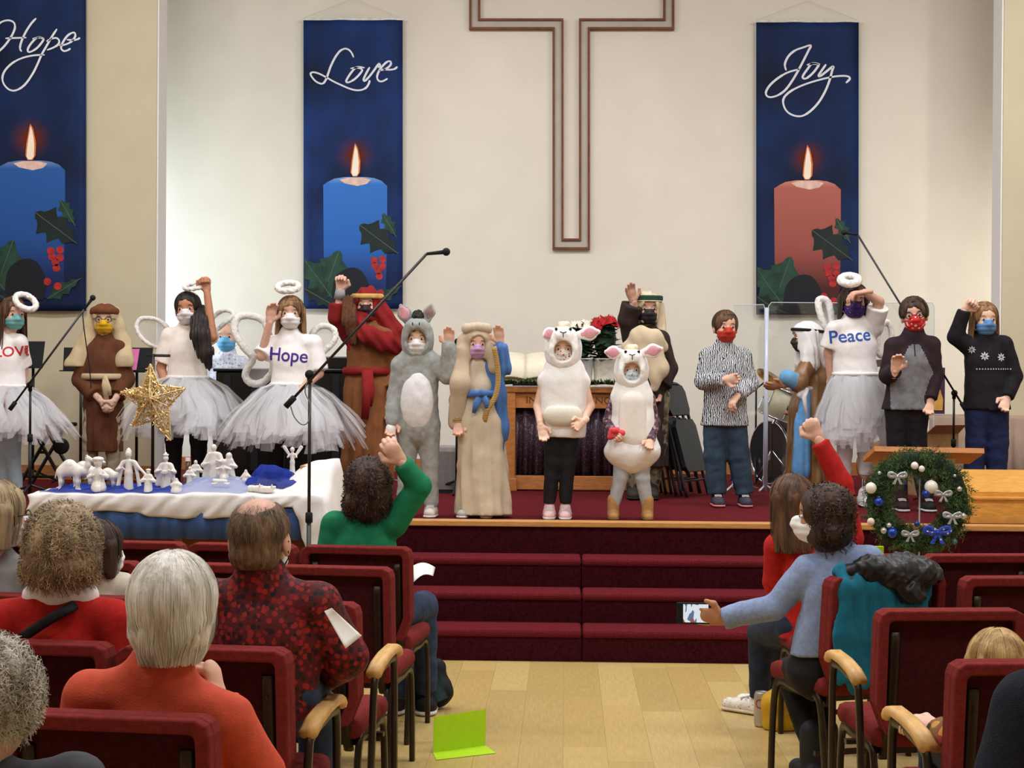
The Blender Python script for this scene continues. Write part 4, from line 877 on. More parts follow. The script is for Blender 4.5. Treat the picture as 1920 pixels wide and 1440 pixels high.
# --- Hope angel
p = Person('angel child in white shirt lettered Hope with light brown hair and waving hand', 12.3, 543, 552, group=grp, skin='rosy', hyaw=6, hd=(545, 588), nk=(543, 628), sa=(506, 646), sb=(588, 644), ea=(490, 668, .05), wa=(506, 604, .10), eb=(598, 700, .02), wb=(556, 738, .16), ha=(530, 752), hb=(562, 752))
p.body(hcurl=(.5, .5), hdir=((.12, 0, 1), (-.8, -.3, -.3)), hn=((.5, -1, 0), (0, 0, -1))); p.face(H_light); p.hair(H_light, -.62, .05, vol=.055, n=300, sw=.003, wave=.03, fringe=.05); p.mask(M_wmask)
sh = p.shirt(M_white, sl=.46, hem=.10, inf=.024); p.pants(M_blk, inf=.008); p.shoes(M_blackm); p.tutu(M_tulle, .37, .43, zw=.12, n=380)
p.decal('Hope', sh, .135, (544, 667), mat('purple_iron_on', C(66, 42, 132), .6), rot=-4, font_sx=.92); p.halo((540, 538), 20, 9, 0, .02)
p.wing([(506, 640), (496, 604), (470, 592), (446, 596), (440, 622), (458, 652), (474, 672), (460, 700), (470, 718), (494, 716), (512, 690)], .16, .024); p.wing([(584, 632), (600, 612), (624, 616), (628, 636), (606, 660), (590, 672)], .16, .02)
# --- tall figure in red and brown
M_redc = mat('dark_red_cloth', C(132, 24, 26), .85, .14, 12, bump=.1, bscale=200); M_rust = mat('rust_brown_robe', C(132, 82, 46), .85, .12, 10, bump=.12, bscale=200)
p = Person('tall figure in rust brown robe with red headcloth and red sash, arm raised', 13.0, 690, 535, group=grp, skin='fair', hd=(688, 572), nk=(688, 612), sa=(656, 628), sb=(728, 628), ea=(634, 596, .06), wa=(638, 545, .08), eb=(738, 690), wb=(734, 756, .05))
p.body(hcurl=(1.2, .6), hn=((0, -1, 0), None)); p.face(H_dkbrown); p.mask(mat('dark_print_mask', C(52, 28, 34), .7, .3, 60)); p.shoes(M_blackm)
zsl = P(690, 640, 13).z
p.robe([M_rust, M_redc], hem=.10, flare=.035, inf=.03, sl=.55, slw=.03, folds=7, fold=.016, matfn=lambda X: ((X[:, 0] < p.sa[0] + .015) & (X[:, 2] > p.sa[2] - .12)).astype(int))
b = MB(); b.tube([p.ea * .3 + p.wa * .7, p.wa + (p.wa - p.ea) * .05], [.045, .036], 10); b.build('grey_cuff', mat('grey_knit', C(150, 148, 152), .9), p.root, True, off=p.off)
sd = S(); p.head_ops(sd, .06, False); R = p.HM; sd.ell(p.hp(0, .46, -.02), np.array((.27, .3, .26)) * p.hh, R, .03 * p.hh, '-'); sd.cut(p.hp(0, 0, -.5), -R[:, 2])
sd.chain([p.hp(-.3, .1, -.35), npv(P(672, 612, 12.86)), npv(P(690, 628, 12.8)), npv(P(720, 640, 12.84)), npv(P(744, 652, 12.95))], [.05, .06, .06, .07, .05], .03, (p.f, .6)); sd.chain([p.hp(.32, -.15, .1), npv(P(716, 590, 13.0)), npv(P(738, 625, 13.0)), npv(P(750, 652, 13.0))], [.05, .07, .08, .02], .03, (p.f, .6)); sd.chain([p.hp(-.1, .3, -.35), npv(P(668, 618, 12.88)), npv(P(660, 640, 12.9))], [.05, .05, .03], .03)
sd.disp(lambda X: .006 * np.sin(X[:, 0] * 70 + X[:, 2] * 50)); ho = p.obj('headcloth', (sd, .009), M_redc)
b = MB(); b.tube([p.hp(.44 * math.sin(q * math.pi / 10), -.04 + .52 * math.cos(q * math.pi / 10), .27 - .02 * math.cos(q * math.pi / 10)) for q in range(20)], .02, 8, closed=True, sx=.5, up=tuple(R[:, 1])); b.build('headband', mat('gold_band_cloth', C(206, 170, 96), .7), ho, True, off=p.off)
sd = S(); sd.chain([npv(P(652, 566, 12.86)), npv(P(655, 600, 12.8)), npv(P(664, 640, 12.82))], [.05, .06, .03], .02, (p.f, .5)); sd.disp(lambda X: .006 * np.sin(X[:, 0] * 200)); p.obj('brown_shawl', (sd, .009), mat('brown_fringe', C(92, 56, 36), .9, .25, 40))
bo = belt(p, P(686, 696, 13).z, M_redc, .178, .142, .02); b = MB(); b.tube([P(686, 694, 12.82), P(688, 740, 12.8), P(684, 786, 12.81)], [.034, .036, .03], 8, sx=.35, up=(0, 1, 0)); b.tube([P(692, 694, 12.82), P(696, 735, 12.8), P(692, 762, 12.81)], [.03, .03, .024], 8, sx=.35, up=(0, 1, 0)); b.build('sash_tail', M_redc, bo, True, off=p.off)
# --- donkey
M_don = mat('grey_plush', C(160, 162, 158), .95, .12, 30, bump=.5, bscale=240); M_donw = mat('white_belly_plush', C(226, 224, 224), .95, .04, 60, bump=.3, bscale=240); M_pink = mat('pink_plush', C(222, 160, 170), .95, .05, 60)
p = Person('child in grey plush donkey costume with white belly and white mask', 10.95, 783, 588, group=grp, skin='fair', hd=(783, 636), nk=(783, 668), sa=(752, 686), sb=(816, 684), ea=(742, 740), wa=(735, 790, .06), eb=(842, 706, .05), wb=(842, 650, .08), ha=(766, 800), hb=(802, 800), ka=(762, 870), kb=(806, 870), fa=(758, 948), fb=(808, 948))
p.body(hcurl=(.7, .3), hn=(None, (0, -1, 0))); p.face(H_brown); p.hair(H_light, -.3, .0, vol=.03, fringe=.08); p.mask(M_wmask, True)
sd = S(); H = p.Ht; sd.cap(p.ch, p.pv, .125, .135, .03, (p.f, .78)); sd.cap(p.nk, p.ch, .1, .12, .03, (p.f, .8))
for a_, e_, w_ in ((p.sa, p.ea, p.wa), (p.sb, p.eb, p.wb)): sd.cap(p.nk, a_, .07, .065, .03); sd.cap(a_, e_, .062, .055, .02); sd.cap(e_, w_, .055, .047, .02)
for h_, k_, a_ in ((p.ha, p.ka, p.fa), (p.hb, p.kb, p.fb)): sd.cap(h_, k_, .082, .056, .015); sd.cap(k_, a_ + p.u * .02, .055, .048, .015)
sd.disp(lambda X: .004 * sn(X, 30, 3) + .002 * sn(X, 90, 4)); p.obj('plush_suit', (sd, .0095), M_don)
sd = S(); cb = (p.ch * .55 + p.pv * .45) + p.f * .075; sd.ell(cb, (.105, .06, .19), None, .01); sd.disp(lambda X: .002 * sn(X, 60, 3)); p.obj('belly_patch', (sd, .009), M_donw)
def hood(p, m, fc=(0, .46, -.06), fr=(.29, .42, .33), inf=.13, neckr=.1, sn_=1., low=-.75, muzzle=True):
    sd = S(); h = p.hh; R = p.HM; sd.ell(p.hp(0, -.02, .10), np.array((.345 + inf, .43 + inf, .40 + inf)) * h, R, .02); sd.ell(p.hp(0, .06, -.2), np.array((.30 + inf, .32 + inf, .34 + inf)) * h, R, .04)
    if muzzle: sd.ell(p.hp(0, .30 + (inf - .13) * .6, .42 + (inf - .13) * .5), np.array((.27, .28, .16)) * h, R, .05)
    sd.cap(p.hp(0, -.02, -.35), p.hp(0, -.02, low), .40 * h, .46 * h, .03, (p.f, .8)); sd.ell(p.hp(*fc), np.array(fr) * h, R, .02, '-'); sd.cut(p.hp(0, 0, low), -R[:, 2]); sd.disp(lambda X: .002 * sn(X, 50, 2) + .0015 * sn(X, 120, 5))
    return p.obj('hood', (sd, .0072), m)
ho = hood(p, M_don)
def ear(p, ho, base, tip, w, m, mi, out=None):
    a, c = npv(base), npv(tip); d = c - a; L = np.linalg.norm(d); d /= L; sd = S(); sd.cap(a, a + d * L * .55, w * .6, w, .01, (p.f, .35)); sd.cap(a + d * L * .55, c, w, w * .35, .01, (p.f, .35)); eo = p.obj('ear', (sd, .006), m, ho)
    sd = S(); q = p.f * w * .22; sd.cap(a + d * L * .2 + q, a + d * L * .55 + q, w * .4, w * .72, .01, (p.f, .25)); sd.cap(a + d * L * .55 + q, a + d * L * .92 + q, w * .72, w * .28, .01, (p.f, .25)); p.obj('ear_lining', (sd, .005), mi, eo)
ear(p, ho, P(766, 604, 10.93), P(752, 574, 10.9), .045, M_don, M_pink); ear(p, ho, P(802, 600, 10.93), P(808, 572, 10.93), .038, M_don, mat('grey_pink_plush', C(150, 118, 116), .95))
sd = S(); sd.chain([p.hp(0, .25, .62), p.hp(0, -.1, .70), p.hp(0, -.45, .5)], [.028, .035, .035], .01); sd.disp(lambda X: .008 * sn(X, 160, 3)); p.obj('mane', (sd, .007), mat('dark_mane', C(48, 40, 38), .95, .3, 60))
for sx in (-1, 1): b = MB(); b.tube([p.hp(sx * .1, .575, .48), p.hp(sx * .1, .585, .40)], .0035, 5); b.build('nostril', M_blackm, ho, off=p.off)
b = MB(); b.ball(p.wa + npv((-.005, -.01, -.05)), (.035, .04, .045), 10); b.build('white_cuff', M_white, p.root, True, off=p.off); p.shoes(mat('pale_shoe', C(206, 198, 186), .7))
# --- Mary
M_cream = mat('cream_robe_cloth', C(200, 184, 160), .75, .1, 8, bump=.1, bscale=150); M_blue = mat('blue_mantle_cloth', C(76, 116, 178), .8, .12, 10, bump=.1, bscale=200); M_gold = wave_mat('gold_striped_trim', C(204, 166, 92), C(96, 60, 60), 30, 'Z', .7, 1., .75)
p = Person('child in cream gown, tan headscarf and blue mantle with pink mask, hand up', 10.95, 893, 612, group=grp, skin='fair', hyaw=8, hd=(894, 646), nk=(892, 680), sa=(868, 698), sb=(926, 696), ea=(856, 752), wa=(858, 792, .06), eb=(944, 690, .02), wb=(938, 644, .06), ha=(884, 790), hb=(916, 790))
p.body(hcurl=(.7, .25), hn=(None, (0, -1, 0))); p.face(H_brown); p.mask(mat('lilac_mask', C(186, 146, 188), .7, .06)); p.robe(M_cream, hem=.02, flare=.06, inf=.02, sl=.75, slw=.012, folds=6, fold=.014, lean=(.03, 0)); p.shoes(mat('grey_shoe', C(176, 170, 164), .7))
sd = S(); p.head_ops(sd, .08, False); R = p.HM; sd.ell(p.hp(0, .50, -.14), np.array((.30, .36, .42)) * p.hh, R, .03 * p.hh, '-'); sd.cut(p.hp(0, 0, -.4), -R[:, 2])
sd.chain([p.hp(-.42, -.04, .1), npv(P(866, 665, 10.9)), npv(P(862, 720, 10.84)), npv(P(855, 792, 10.9))], [.045, .05, .06, .05], .03, (p.f, .6)); sd.chain([p.hp(.42, -.04, .1), npv(P(922, 660, 10.9)), npv(P(926, 690, 10.88))], [.04, .04, .04], .03, (p.f, .6)); sd.disp(lambda X: .0022 * np.sin(X[:, 0] * 70 + X[:, 2] * 14)); ho = p.obj('headscarf', (sd, .0085), mat('taupe_scarf_cloth', C(190, 170, 144), .8, .08, 10, bump=.1, bscale=180))
sd = S()
for i in range(9):
    a = -1.5 + i * 3.0 / 8; sd.ell(p.hp(.36 * math.sin(a), .28 * math.cos(a) - .02, .54 - .05 * abs(math.sin(a))), (.026, .04, .034), None, .008)
p.obj('puffed_band', (sd, .006), M_cream, ho)
sd = S(); sd.chain([npv(P(924, 690, 10.9)), npv(P(934, 740, 10.9)), npv(P(938, 800, 10.92)), npv(P(940, 850, 10.95))], [.05, .055, .055, .02], .03, (p.f, .45)); sd.chain([p.sb, p.eb, p.wb - p.u * .03], [.05, .05, .045], .02); sd.disp(lambda X: .006 * np.sin(X[:, 0] * 130 + X[:, 2] * 12)); p.obj('mantle', (sd, .0085), M_blue)
b = MB(); b.tube([Vector(q) for q in smooth_path([list(P(x, y, Yq)) for x, y, Yq in ((926, 650, 10.8), (934, 700, 10.82), (930, 740, 10.82), (914, 768, 10.82), (908, 790, 10.84))], 5)], .018, 8, sx=.4, up=(0, 1, 0)); b.build('gold_trim', M_gold, p.root, True, off=p.off)
bo = belt(p, P(900, 738, 10.95).z, M_blue, .135, .108, .014)
b = MB(); b.tube([P(902, 738, 10.82), P(893, 758, 10.81), P(888, 774, 10.82)], [.02, .024, .012], 8, sx=.4, up=(0, 1, 0)); b.tube([P(904, 738, 10.82), P(912, 754, 10.81), P(914, 768, 10.82)], [.02, .022, .012], 8, sx=.4, up=(0, 1, 0)); b.tube([P(884, 742, 10.84), P(902, 736, 10.8), P(920, 740, 10.84)], [.012, .024, .012], 8, sx=.6, up=(0, 1, 0)); b.build('bow', M_blue, bo, True, off=p.off)
b = MB(); b.tube([p.ea * .25 + p.wa * .75, p.wa], .042, 10); b.build('striped_cuff', M_gold, p.root, True, off=p.off)
# --- sheep children
def sheep_face(p, ho, sc=1.):
    for sx in (-1, 1): b = MB(); b.ball(p.hp(sx * .22, .50, .62), .010, 8); b.build('button_eye', M_blackm, ho, True, off=p.off)
    b = MB(); b.tube([p.hp(0, .665, .50), p.hp(0, .665, .42), p.hp(0, .64, .34)], .0028, 5); b.tube([p.hp(-.1, .63, .54), p.hp(0, .665, .50), p.hp(.1, .63, .54)], .0028, 5); b.build('nose_stitch', M_blackm, ho, True, off=p.off)
    sd = S(); rnd = random.Random(4)
    for i in range(16): a = rnd.uniform(0, 6.28); q = rnd.uniform(0, .17); sd.ell(p.hp(q * math.cos(a), .1 + q * math.sin(a), .72 + rnd.uniform(0, .08)), .018, None, .006)
    p.obj('wool_tuft', (sd, .006), mat('cream_wool', C(238, 228, 196), .95, .05, 90, bump=.6, bscale=200), ho)
p = Person('taller child in white plush sheep tunic with black leggings and bare arms', 10.9, 1056, 616, group=grp, skin='light', hd=(1056, 655), nk=(1058, 690), sa=(1022, 714), sb=(1092, 716), ea=(1008, 762, .0), wa=(1014, 798, .1), eb=(1107, 762, .0), wb=(1094, 790, .12), ha=(1040, 800), hb=(1068, 800), ka=(1036, 868), kb=(1064, 868), fa=(1030, 944), fb=(1060, 944))
p.body(hcurl=(.6, .8), hdir=((.25, -.2, -.9), (-.6, -.3, -.4))); p.face(H_light); p.mask(vor_mat('print_mask', C(232, 220, 208), [C(180, 60, 60), C(70, 60, 60), C(206, 190, 170)], 60, .35)); ho = hood(p, M_sheep, inf=.23, low=-.80)
ear(p, ho, P(1042, 622, 10.84), P(1021, 630, 10.82), .042, M_sheep, M_pink); ear(p, ho, P(1086, 628, 10.84), P(1122, 622, 10.82), .046, M_sheep, M_pink); sheep_face(p, ho)
M_pinkd = mat('rose_plush', C(232, 150, 168), .95)
sd = S(); sd.cap(npv(P(1057, 716, 10.9)), npv(P(1056, 805, 10.9)), .15, .145, .03, (p.f, .72)); sd.cap(p.sa, p.sb, .05, .05, .03); sd.cap(p.nk, p.ch, .12, .13, .03, (p.f, .75)); sd.cut((0, 0, P(1056, 820, 10.9).z), (0, 0, -1))
sd.disp(lambda X: .0025 * sn(X * np.array((1, 1, 1.6)), 20, 1) + .001 * sn(X, 70, 3)); tu = p.obj('plush_tunic', (sd, .0088), M_sheep)
sd = S(); sd.ell(npv(P(1055, 778, 10.8)), (.125, .05, .075), None, .01); sd.cut(npv(P(1055, 762, 10.8)), (0, 0, 1)); p.obj('tummy_patch', (sd, .008), mat('cream_plush', C(226, 218, 204), .95, .03, 60), tu)
p.pants(M_blk, inf=.008); p.shoes(mat('pink_sneaker', C(226, 190, 190), .7, .1))
p = Person('smaller child in puffy white plush sheep suit with patterned sleeves and tan boots', 10.9, 1184, 655, group=grp, skin='fair', hd=(1184, 694), nk=(1184, 726), sa=(1154, 748), sb=(1216, 748), ea=(1140, 790, .0), wa=(1150, 812, .12), eb=(1228, 794, .0), wb=(1220, 826, .1), ha=(1170, 850), hb=(1202, 850), ka=(1164, 894), kb=(1204, 894), fa=(1150, 950), fb=(1214, 950))
p.body(hcurl=(1.4, .6), hdir=((.5, -.4, -.5), None)); p.face(H_light); p.mask(vor_mat('blue_print_mask', C(206, 222, 226), [C(90, 120, 130), C(150, 176, 184)], 50, .3)); ho = hood(p, M_sheep, inf=.23, low=-.80)
ear(p, ho, P(1166, 662, 10.84), P(1136, 660, 10.82), .042, M_sheep, M_pink); ear(p, ho, P(1206, 662, 10.84), P(1240, 654, 10.82), .044, M_sheep, M_pink); sheep_face(p, ho)
p.shirt(vor_mat('patterned_sleeve', C(96, 72, 82), [C(176, 140, 150), C(58, 44, 52), C(140, 116, 122)], 46, .5), inf=.008, hem=.05)
sd = S(); sd.cap(npv(P(1186, 752, 10.9)), npv(P(1186, 800, 10.9)), .135, .14, .03, (p.f, .72)); sd.cap(npv(P(1186, 800, 10.9)), npv(P(1186, 842, 10.9)), .14, .155, .04, (p.f, .8)); sd.cap(p.sa + p.r * .02, p.sb - p.r * .02, .05, .05, .03); sd.cap(p.nk, p.ch, .11, .12, .03, (p.f, .75))
for sx in (-1, 1): sd.ell(npv(P(1186 + sx * 24, 846, 10.9)), (.10, .12, .075), None, .04)
sd.disp(lambda X: .003 * sn(X * np.array((1, 1, 1.6)), 22, 1) + .001 * sn(X, 70, 3)); tu = p.obj('plush_suit', (sd, .0088), M_sheep)
sd = S(); sd.cap(npv(P(1186, 756, 10.82)), npv(P(1186, 818, 10.82)), .085, .095, .01, (p.f, .5)); p.obj('satin_belly', (sd, .008), mat('satin_white', C(236, 228, 218), .4, .03, 30, spec=.5), tu)
p.pants(mat('grey_leggings', C(170, 170, 174), .85, .08), inf=.008); p.shoes(mat('tan_boot', C(180, 132, 82), .7, .1), mat('brown_sole', C(120, 90, 60), .7), 'boot', boot=.07)
sd = S(); c = npv(P(1156, 816, 10.74)); rnd = random.Random(3)
for i in range(10): sd.ell(c + np.array((rnd.uniform(-.04, .05), rnd.uniform(-.02, .02), rnd.uniform(-.03, .04))), .02, None, .008)
o = sdf_obj('red_toy', (sd, .006), mat('red_glove', C(222, 74, 84), .7, .1, 40), None, c, loc=Vector(c)); tag(o, 'small crumpled coral red toy in the small sheep child hand', 'toy')
# --- shepherd behind the table
M_dkrobe = mat('dark_brown_robe', C(52, 40, 36), .9, .2, 14, bump=.15, bscale=200); M_beige = mat('beige_wrap_cloth', C(212, 192, 160), .85, .08, 10, bump=.1, bscale=180)
p = Person('shepherd child in dark robe with beige wrap, green striped headband and black mask', 12.7, 1213, 546, group=grp, skin='rosy', hyaw=6, hd=(1214, 580), nk=(1212, 622), sa=(1184, 636), sb=(1240, 636), ea=(1176, 600, .05), wa=(1188, 566, .10), eb=(1252, 690), wb=(1238, 726, .06), fa=(1188, 922), fb=(1222, 922))
p.body(hcurl=(.3, .6), hdir=((-.25, -.3, .8), None), hn=((.3, -1, 0), None)); p.face(H_brown); p.mask(mat('black_mask', C(44, 42, 44), .7)); p.robe(M_dkrobe, hem=.24, flare=.0, inf=.024, sl=(.85, .9), slw=.03, folds=8)
p.pants(vor_mat('camo_trousers', C(120, 108, 84), [C(84, 80, 60), C(146, 132, 104), C(64, 58, 46)], 22, .5)); p.shoes(mat('dark_boot', C(52, 44, 38), .7), mat('dark_sole', C(30, 28, 26), .7), 'boot', boot=.05)
sd = S(); p.head_ops(sd, .06, False); R = p.HM; sd.ell(p.hp(0, .46, -.14), np.array((.27, .3, .40)) * p.hh, R, .03 * p.hh, '-'); sd.cut(p.hp(0, 0, -.4), -R[:, 2])
for sx in (-1, 1): sd.chain([p.hp(sx * .32, -.1, .1), p.hp(sx * .36, -.06, -.4), p.hp(sx * .4, .02, -.75)], [.045, .05, .05], .02, (p.f, .6))
sd.disp(lambda X: .005 * np.sin(X[:, 0] * 120)); ho = p.obj('headcloth', (sd, .0085), M_beige)
for z, m_ in ((.30, mat('green_band', C(34, 72, 54), .8)), (.245, mat('cream_band', C(226, 216, 190), .8)), (.355, m_ if False else mat('green_cap', C(38, 70, 56), .8))):
    b = MB(); b.tube([p.hp(.43 * math.sin(q * math.pi / 10), -.04 + .51 * math.cos(q * math.pi / 10), z) for q in range(20)], .0075 if z < .3 else .013, 8, closed=True, sx=.8, up=tuple(R[:, 1])); b.build('headband', m_, ho, True, off=p.off)
sd = S(); sd.chain([npv(P(1178, 652, 12.6)), npv(P(1200, 628, 12.54)), npv(P(1226, 634, 12.54)), npv(P(1240, 650, 12.58))], [.05, .06, .06, .05], .03, (p.f, .6)); sd.chain([npv(P(1226, 640, 12.54)), npv(P(1240, 690, 12.54)), npv(P(1226, 728, 12.55))], [.05, .055, .03], .03, (p.f, .5)); sd.chain([npv(P(1198, 634, 12.54)), npv(P(1184, 660, 12.54)), npv(P(1176, 690, 12.56))], [.05, .05, .02], .03, (p.f, .5)); sd.chain([npv(P(1206, 636, 12.53)), npv(P(1212, 668, 12.53)), npv(P(1226, 706, 12.54))], [.06, .05, .04], .04, (p.f, .5)); sd.disp(lambda X: .007 * np.sin(X[:, 0] * 60 + X[:, 2] * 30) * .4); p.obj('wrap', (sd, .009), M_beige)
# --- boy in checked shirt
p = Person('boy in black and white striped shirt, jeans and red mask', 12.1, 1358, 582, group=grp, skin='fair', hyaw=8, hd=(1360, 614), nk=(1358, 652), sa=(1328, 668), sb=(1392, 668), ea=(1318, 716, .04), wa=(1358, 712, .2), eb=(1407, 720, .02), wb=(1384, 742, .16), ha=(1342, 790), hb=(1376, 790), ka=(1340, 856), kb=(1384, 852), fa=(1345, 926), fb=(1396, 926))
p.body(hcurl=(.8, .8), hdir=((.8, -.2, .1), (-.5, -.3, -.6)), hn=((0, -1, 0), (0, 0, -1))); p.face(H_brown); p.hair(H_brown, -.06, vol=.05, n=260, sw=.003, fringe=.05, mess=.018); p.mask(mat('red_mask', C(186, 52, 36), .7, .15, 50))
p.shirt(wave_mat('striped_shirting', C(44, 46, 56), C(216, 216, 218), 26, 'X', .8, 6., .52, soft=.06), inf=.026, hem=-.03, flare=.03, collar=.004); p.pants(mat('blue_jeans', C(48, 66, 82), .85, .2, 14, bump=.15, bscale=200), inf=.016, wide=.012); p.shoes(mat('dark_sneaker', C(62, 60, 72), .75, .3, 30), mat('pink_sole', C(214, 130, 136), .6), L=.19)
for i in range(5): b = MB(); b.lathe(P(1357, 672 + i * 24, 11.955), [(.006, 0), (.006, .004)], 8, (0, -1, 0)); b.build('button', mat('dark_button', C(40, 40, 46), .4), p.root, off=p.off)
# --- white headscarf child in profile
M_satin = mat('brown_satin', C(138, 98, 58), .4, .3, 7, stretch=(3, 3, .7), spec=.6, bump=.1, bscale=60)
p = Person('child in white headscarf with black cord, brown satin robe and blue sash', 12.6, 1514, 598, group=grp, skin='tan', yaw=-80, hyaw=-84, hd=(1512, 634), nk=(1522, 668), sa=(1514, 688, .10), sb=(1534, 688, -.12), ea=(1496, 718, .16), wa=(1466, 722, .2), eb=(1520, 740, -.12), wb=(1500, 760, -.1))
p.body(hcurl=(.3, .5)); p.face(H_black); p.mask(mat('dark_mask', C(50, 36, 32), .7)); p.robe(M_satin, hem=.05, flare=.04, inf=.03, sl=.2, slw=.03, folds=9, fold=.014); p.shoes(M_blackm)
sd = S(); p.head_ops(sd, .07, False); R = p.HM; sd.ell(p.hp(0, .50, -.14), np.array((.28, .3, .42)) * p.hh, R, .03 * p.hh, '-'); sd.cut(p.hp(0, 0, -.45), -R[:, 2])
for sx in (-1, 1): sd.chain([p.hp(sx * .32, -.1, .1), p.hp(sx * .38, -.04, -.45), p.hp(sx * .42, -.02, -.85)], [.05, .06, .07], .03)
sd.chain([p.hp(0, -.4, .0), p.hp(0, -.45, -.5), p.hp(0, -.48, -.8)], [.06, .07, .07], .03); sd.disp(lambda X: .005 * np.sin((X[:, 0] + X[:, 1]) * 120)); ho = p.obj('headscarf', (sd, .0085), mat('white_scarf', C(232, 228, 226), .85, .04))
b = MB(); b.tube([p.hp(.43 * math.sin(q * math.pi / 10), -.04 + .52 * math.cos(q * math.pi / 10), .25 + .04 * math.cos(q * math.pi / 10)) for q in range(20)], .012, 8, closed=True); b.build('head_cord', M_blackm, ho, True, off=p.off)
sd = S(); sd.chain([p.sa, p.ea, npv(P(1476, 708, 12.4))], [.045, .055, .06], .02); sd.disp(lambda X: .004 * sn(X, 40, 3)); p.obj('blue_sleeve', (sd, .009), mat('sky_blue_cloth', C(112, 168, 210), .8, .08))
bo = belt(p, P(1530, 728, 12.6).z, M_white, .125, .15, .010, name='cord_belt'); b = MB(); b.tube([P(1512, 728, 12.42), P(1508, 745, 12.40), P(1514, 790, 12.41)], [.022, .02, .008], 7); b.tube([P(1508, 726, 12.42), P(1498, 742, 12.41), P(1502, 748, 12.42)], [.02, .022, .012], 7); b.build('cord_knot', M_white, bo, True, off=p.off)
sd = S(); sd.chain([npv(P(1510, 740, 12.43)), npv(P(1506, 800, 12.42)), npv(P(1502, 880, 12.40))], [.045, .06, .075], .02, (np.array((0, 1., 0)), .4)); sd.disp(lambda X: .005 * np.sin(X[:, 0] * 140)); p.obj('blue_sash', (sd, .0085), mat('sky_blue_satin', C(98, 154, 206), .5, .1))
# --- Peace angel
p = Person('angel child in white shirt lettered Peace with purple mask, forearm over brow', 12.2, 1602, 530, group=grp, skin='rosy', hd=(1601, 566), nk=(1600, 602), sa=(1566, 618), sb=(1638, 614), ea=(1554, 662, -.03), wa=(1558, 712, -.06), eb=(1648, 566, .08), wb=(1622, 548, .16), ha=(1588, 728), hb=(1620, 728), ka=(1584, 812), kb=(1622, 812), fa=(1584, 890), fb=(1622, 890))
p.body(hcurl=(.6, .7), hdir=(None, (-1, -.2, -.15)), hn=(None, (0, 0, -1))); p.face(H_dkbrown); p.hair(H_dkbrown, -.45, .03, vol=.05, n=240, sw=.003); p.mask(vor_mat('purple_print_mask', C(54, 32, 96), [C(186, 168, 200), C(120, 90, 160)], 50, .18))
sh = p.shirt(M_white, sl=.4, hem=.08, inf=.024); p.pants(mat('white_tights', C(214, 208, 208), .8, .05), inf=.006); p.tutu(M_tulle, .15, .46, zw=.10, n=340, rise=.01, jag=.1); p.shoes(M_white)
p.decal('Peace', sh, .125, (1590, 631), mat('blue_iron_on', C(44, 84, 168), .6), rot=5); p.halo((1593, 525), 16, 8, 3, .026, .08)
p.wing([(1560, 600), (1552, 566), (1536, 562), (1536, 582), (1548, 612), (1562, 622)], .16, .022); p.wing([(1648, 620), (1664, 604), (1672, 630), (1664, 660), (1648, 664)], .16, .018)
# --- boy in raglan top
M_grey = mat('grey_fleece', C(116, 116, 118), .95, .2, 20, bump=.2, bscale=200); M_plum = mat('dark_plum_knit', C(44, 30, 36), .92, .15, 20)
p = Person('boy in grey top with dark sleeves, black trousers and red heart print mask', 11.8, 1716, 559, group=grp, skin='fair', hyaw=-10, hroll=6, hd=(1714, 592), nk=(1712, 630), sa=(1676, 650), sb=(1746, 648), ea=(1664, 704, .02), wa=(1678, 696, .22), eb=(1752, 706), wb=(1744, 748, .06), ha=(1684, 760), hb=(1716, 760), ka=(1682, 830), kb=(1718, 830))
p.body(hcurl=(.6, .6), hdir=((.1, -.3, .9), None)); p.face(H_dkbrown); p.hair(H_dkbrown, -.04, vol=.07, n=260, sw=.003, fringe=.06, mess=.02); p.mask(vor_mat('heart_mask', C(196, 40, 40), [C(236, 216, 214), C(226, 150, 150)], 36, .32)); p.glasses()
sa_, sb_ = p.sa.copy(), p.sb.copy(); ch_ = p.ch.copy()
def raglan(X, p=p):
    dx = np.abs(X[:, 0] - p.ch[0]); grey = (dx < np.clip(.07 + .5 * (p.ch[2] + .05 - X[:, 2]), 0, .16)) & (X[:, 2] < p.ch[2] + .12)
    for e0, e1 in ((p.sa, p.ea), (p.ea, p.wa), (p.sb, p.eb), (p.eb, p.wb)):
        d = e1 - e0; t = np.clip(((X - e0) @ d) / d.dot(d), 0, 1); grey &= np.linalg.norm(X - e0 - t[:, None] * d, axis=1) > .062
    return (~grey).astype(int)
p.shirt([M_grey, M_plum], inf=.024, hem=-.03, flare=.026, matfn=raglan, collar=.012); p.pants(M_blk, inf=.016); p.shoes(M_blackm)
sd = S(); sd.cap(p.pv + p.u * .02, p.pv - p.u * .02, .115, .12, .02, (p.f, .76)); sd.cut(npv((0, 0, p.pv[2] - .035)), (0, 0, -1)); sd.cut(npv((0, 0, p.pv[2] + .01)), (0, 0, 1)); p.obj('orange_hem', (sd, .009), mat('orange_cotton', C(224, 96, 40), .85))
b = MB(); b.tube([P(1714, 640, 11.66), P(1716, 668, 11.64)], .004, 5); b.build('zip', M_blackm, p.root, off=p.off)
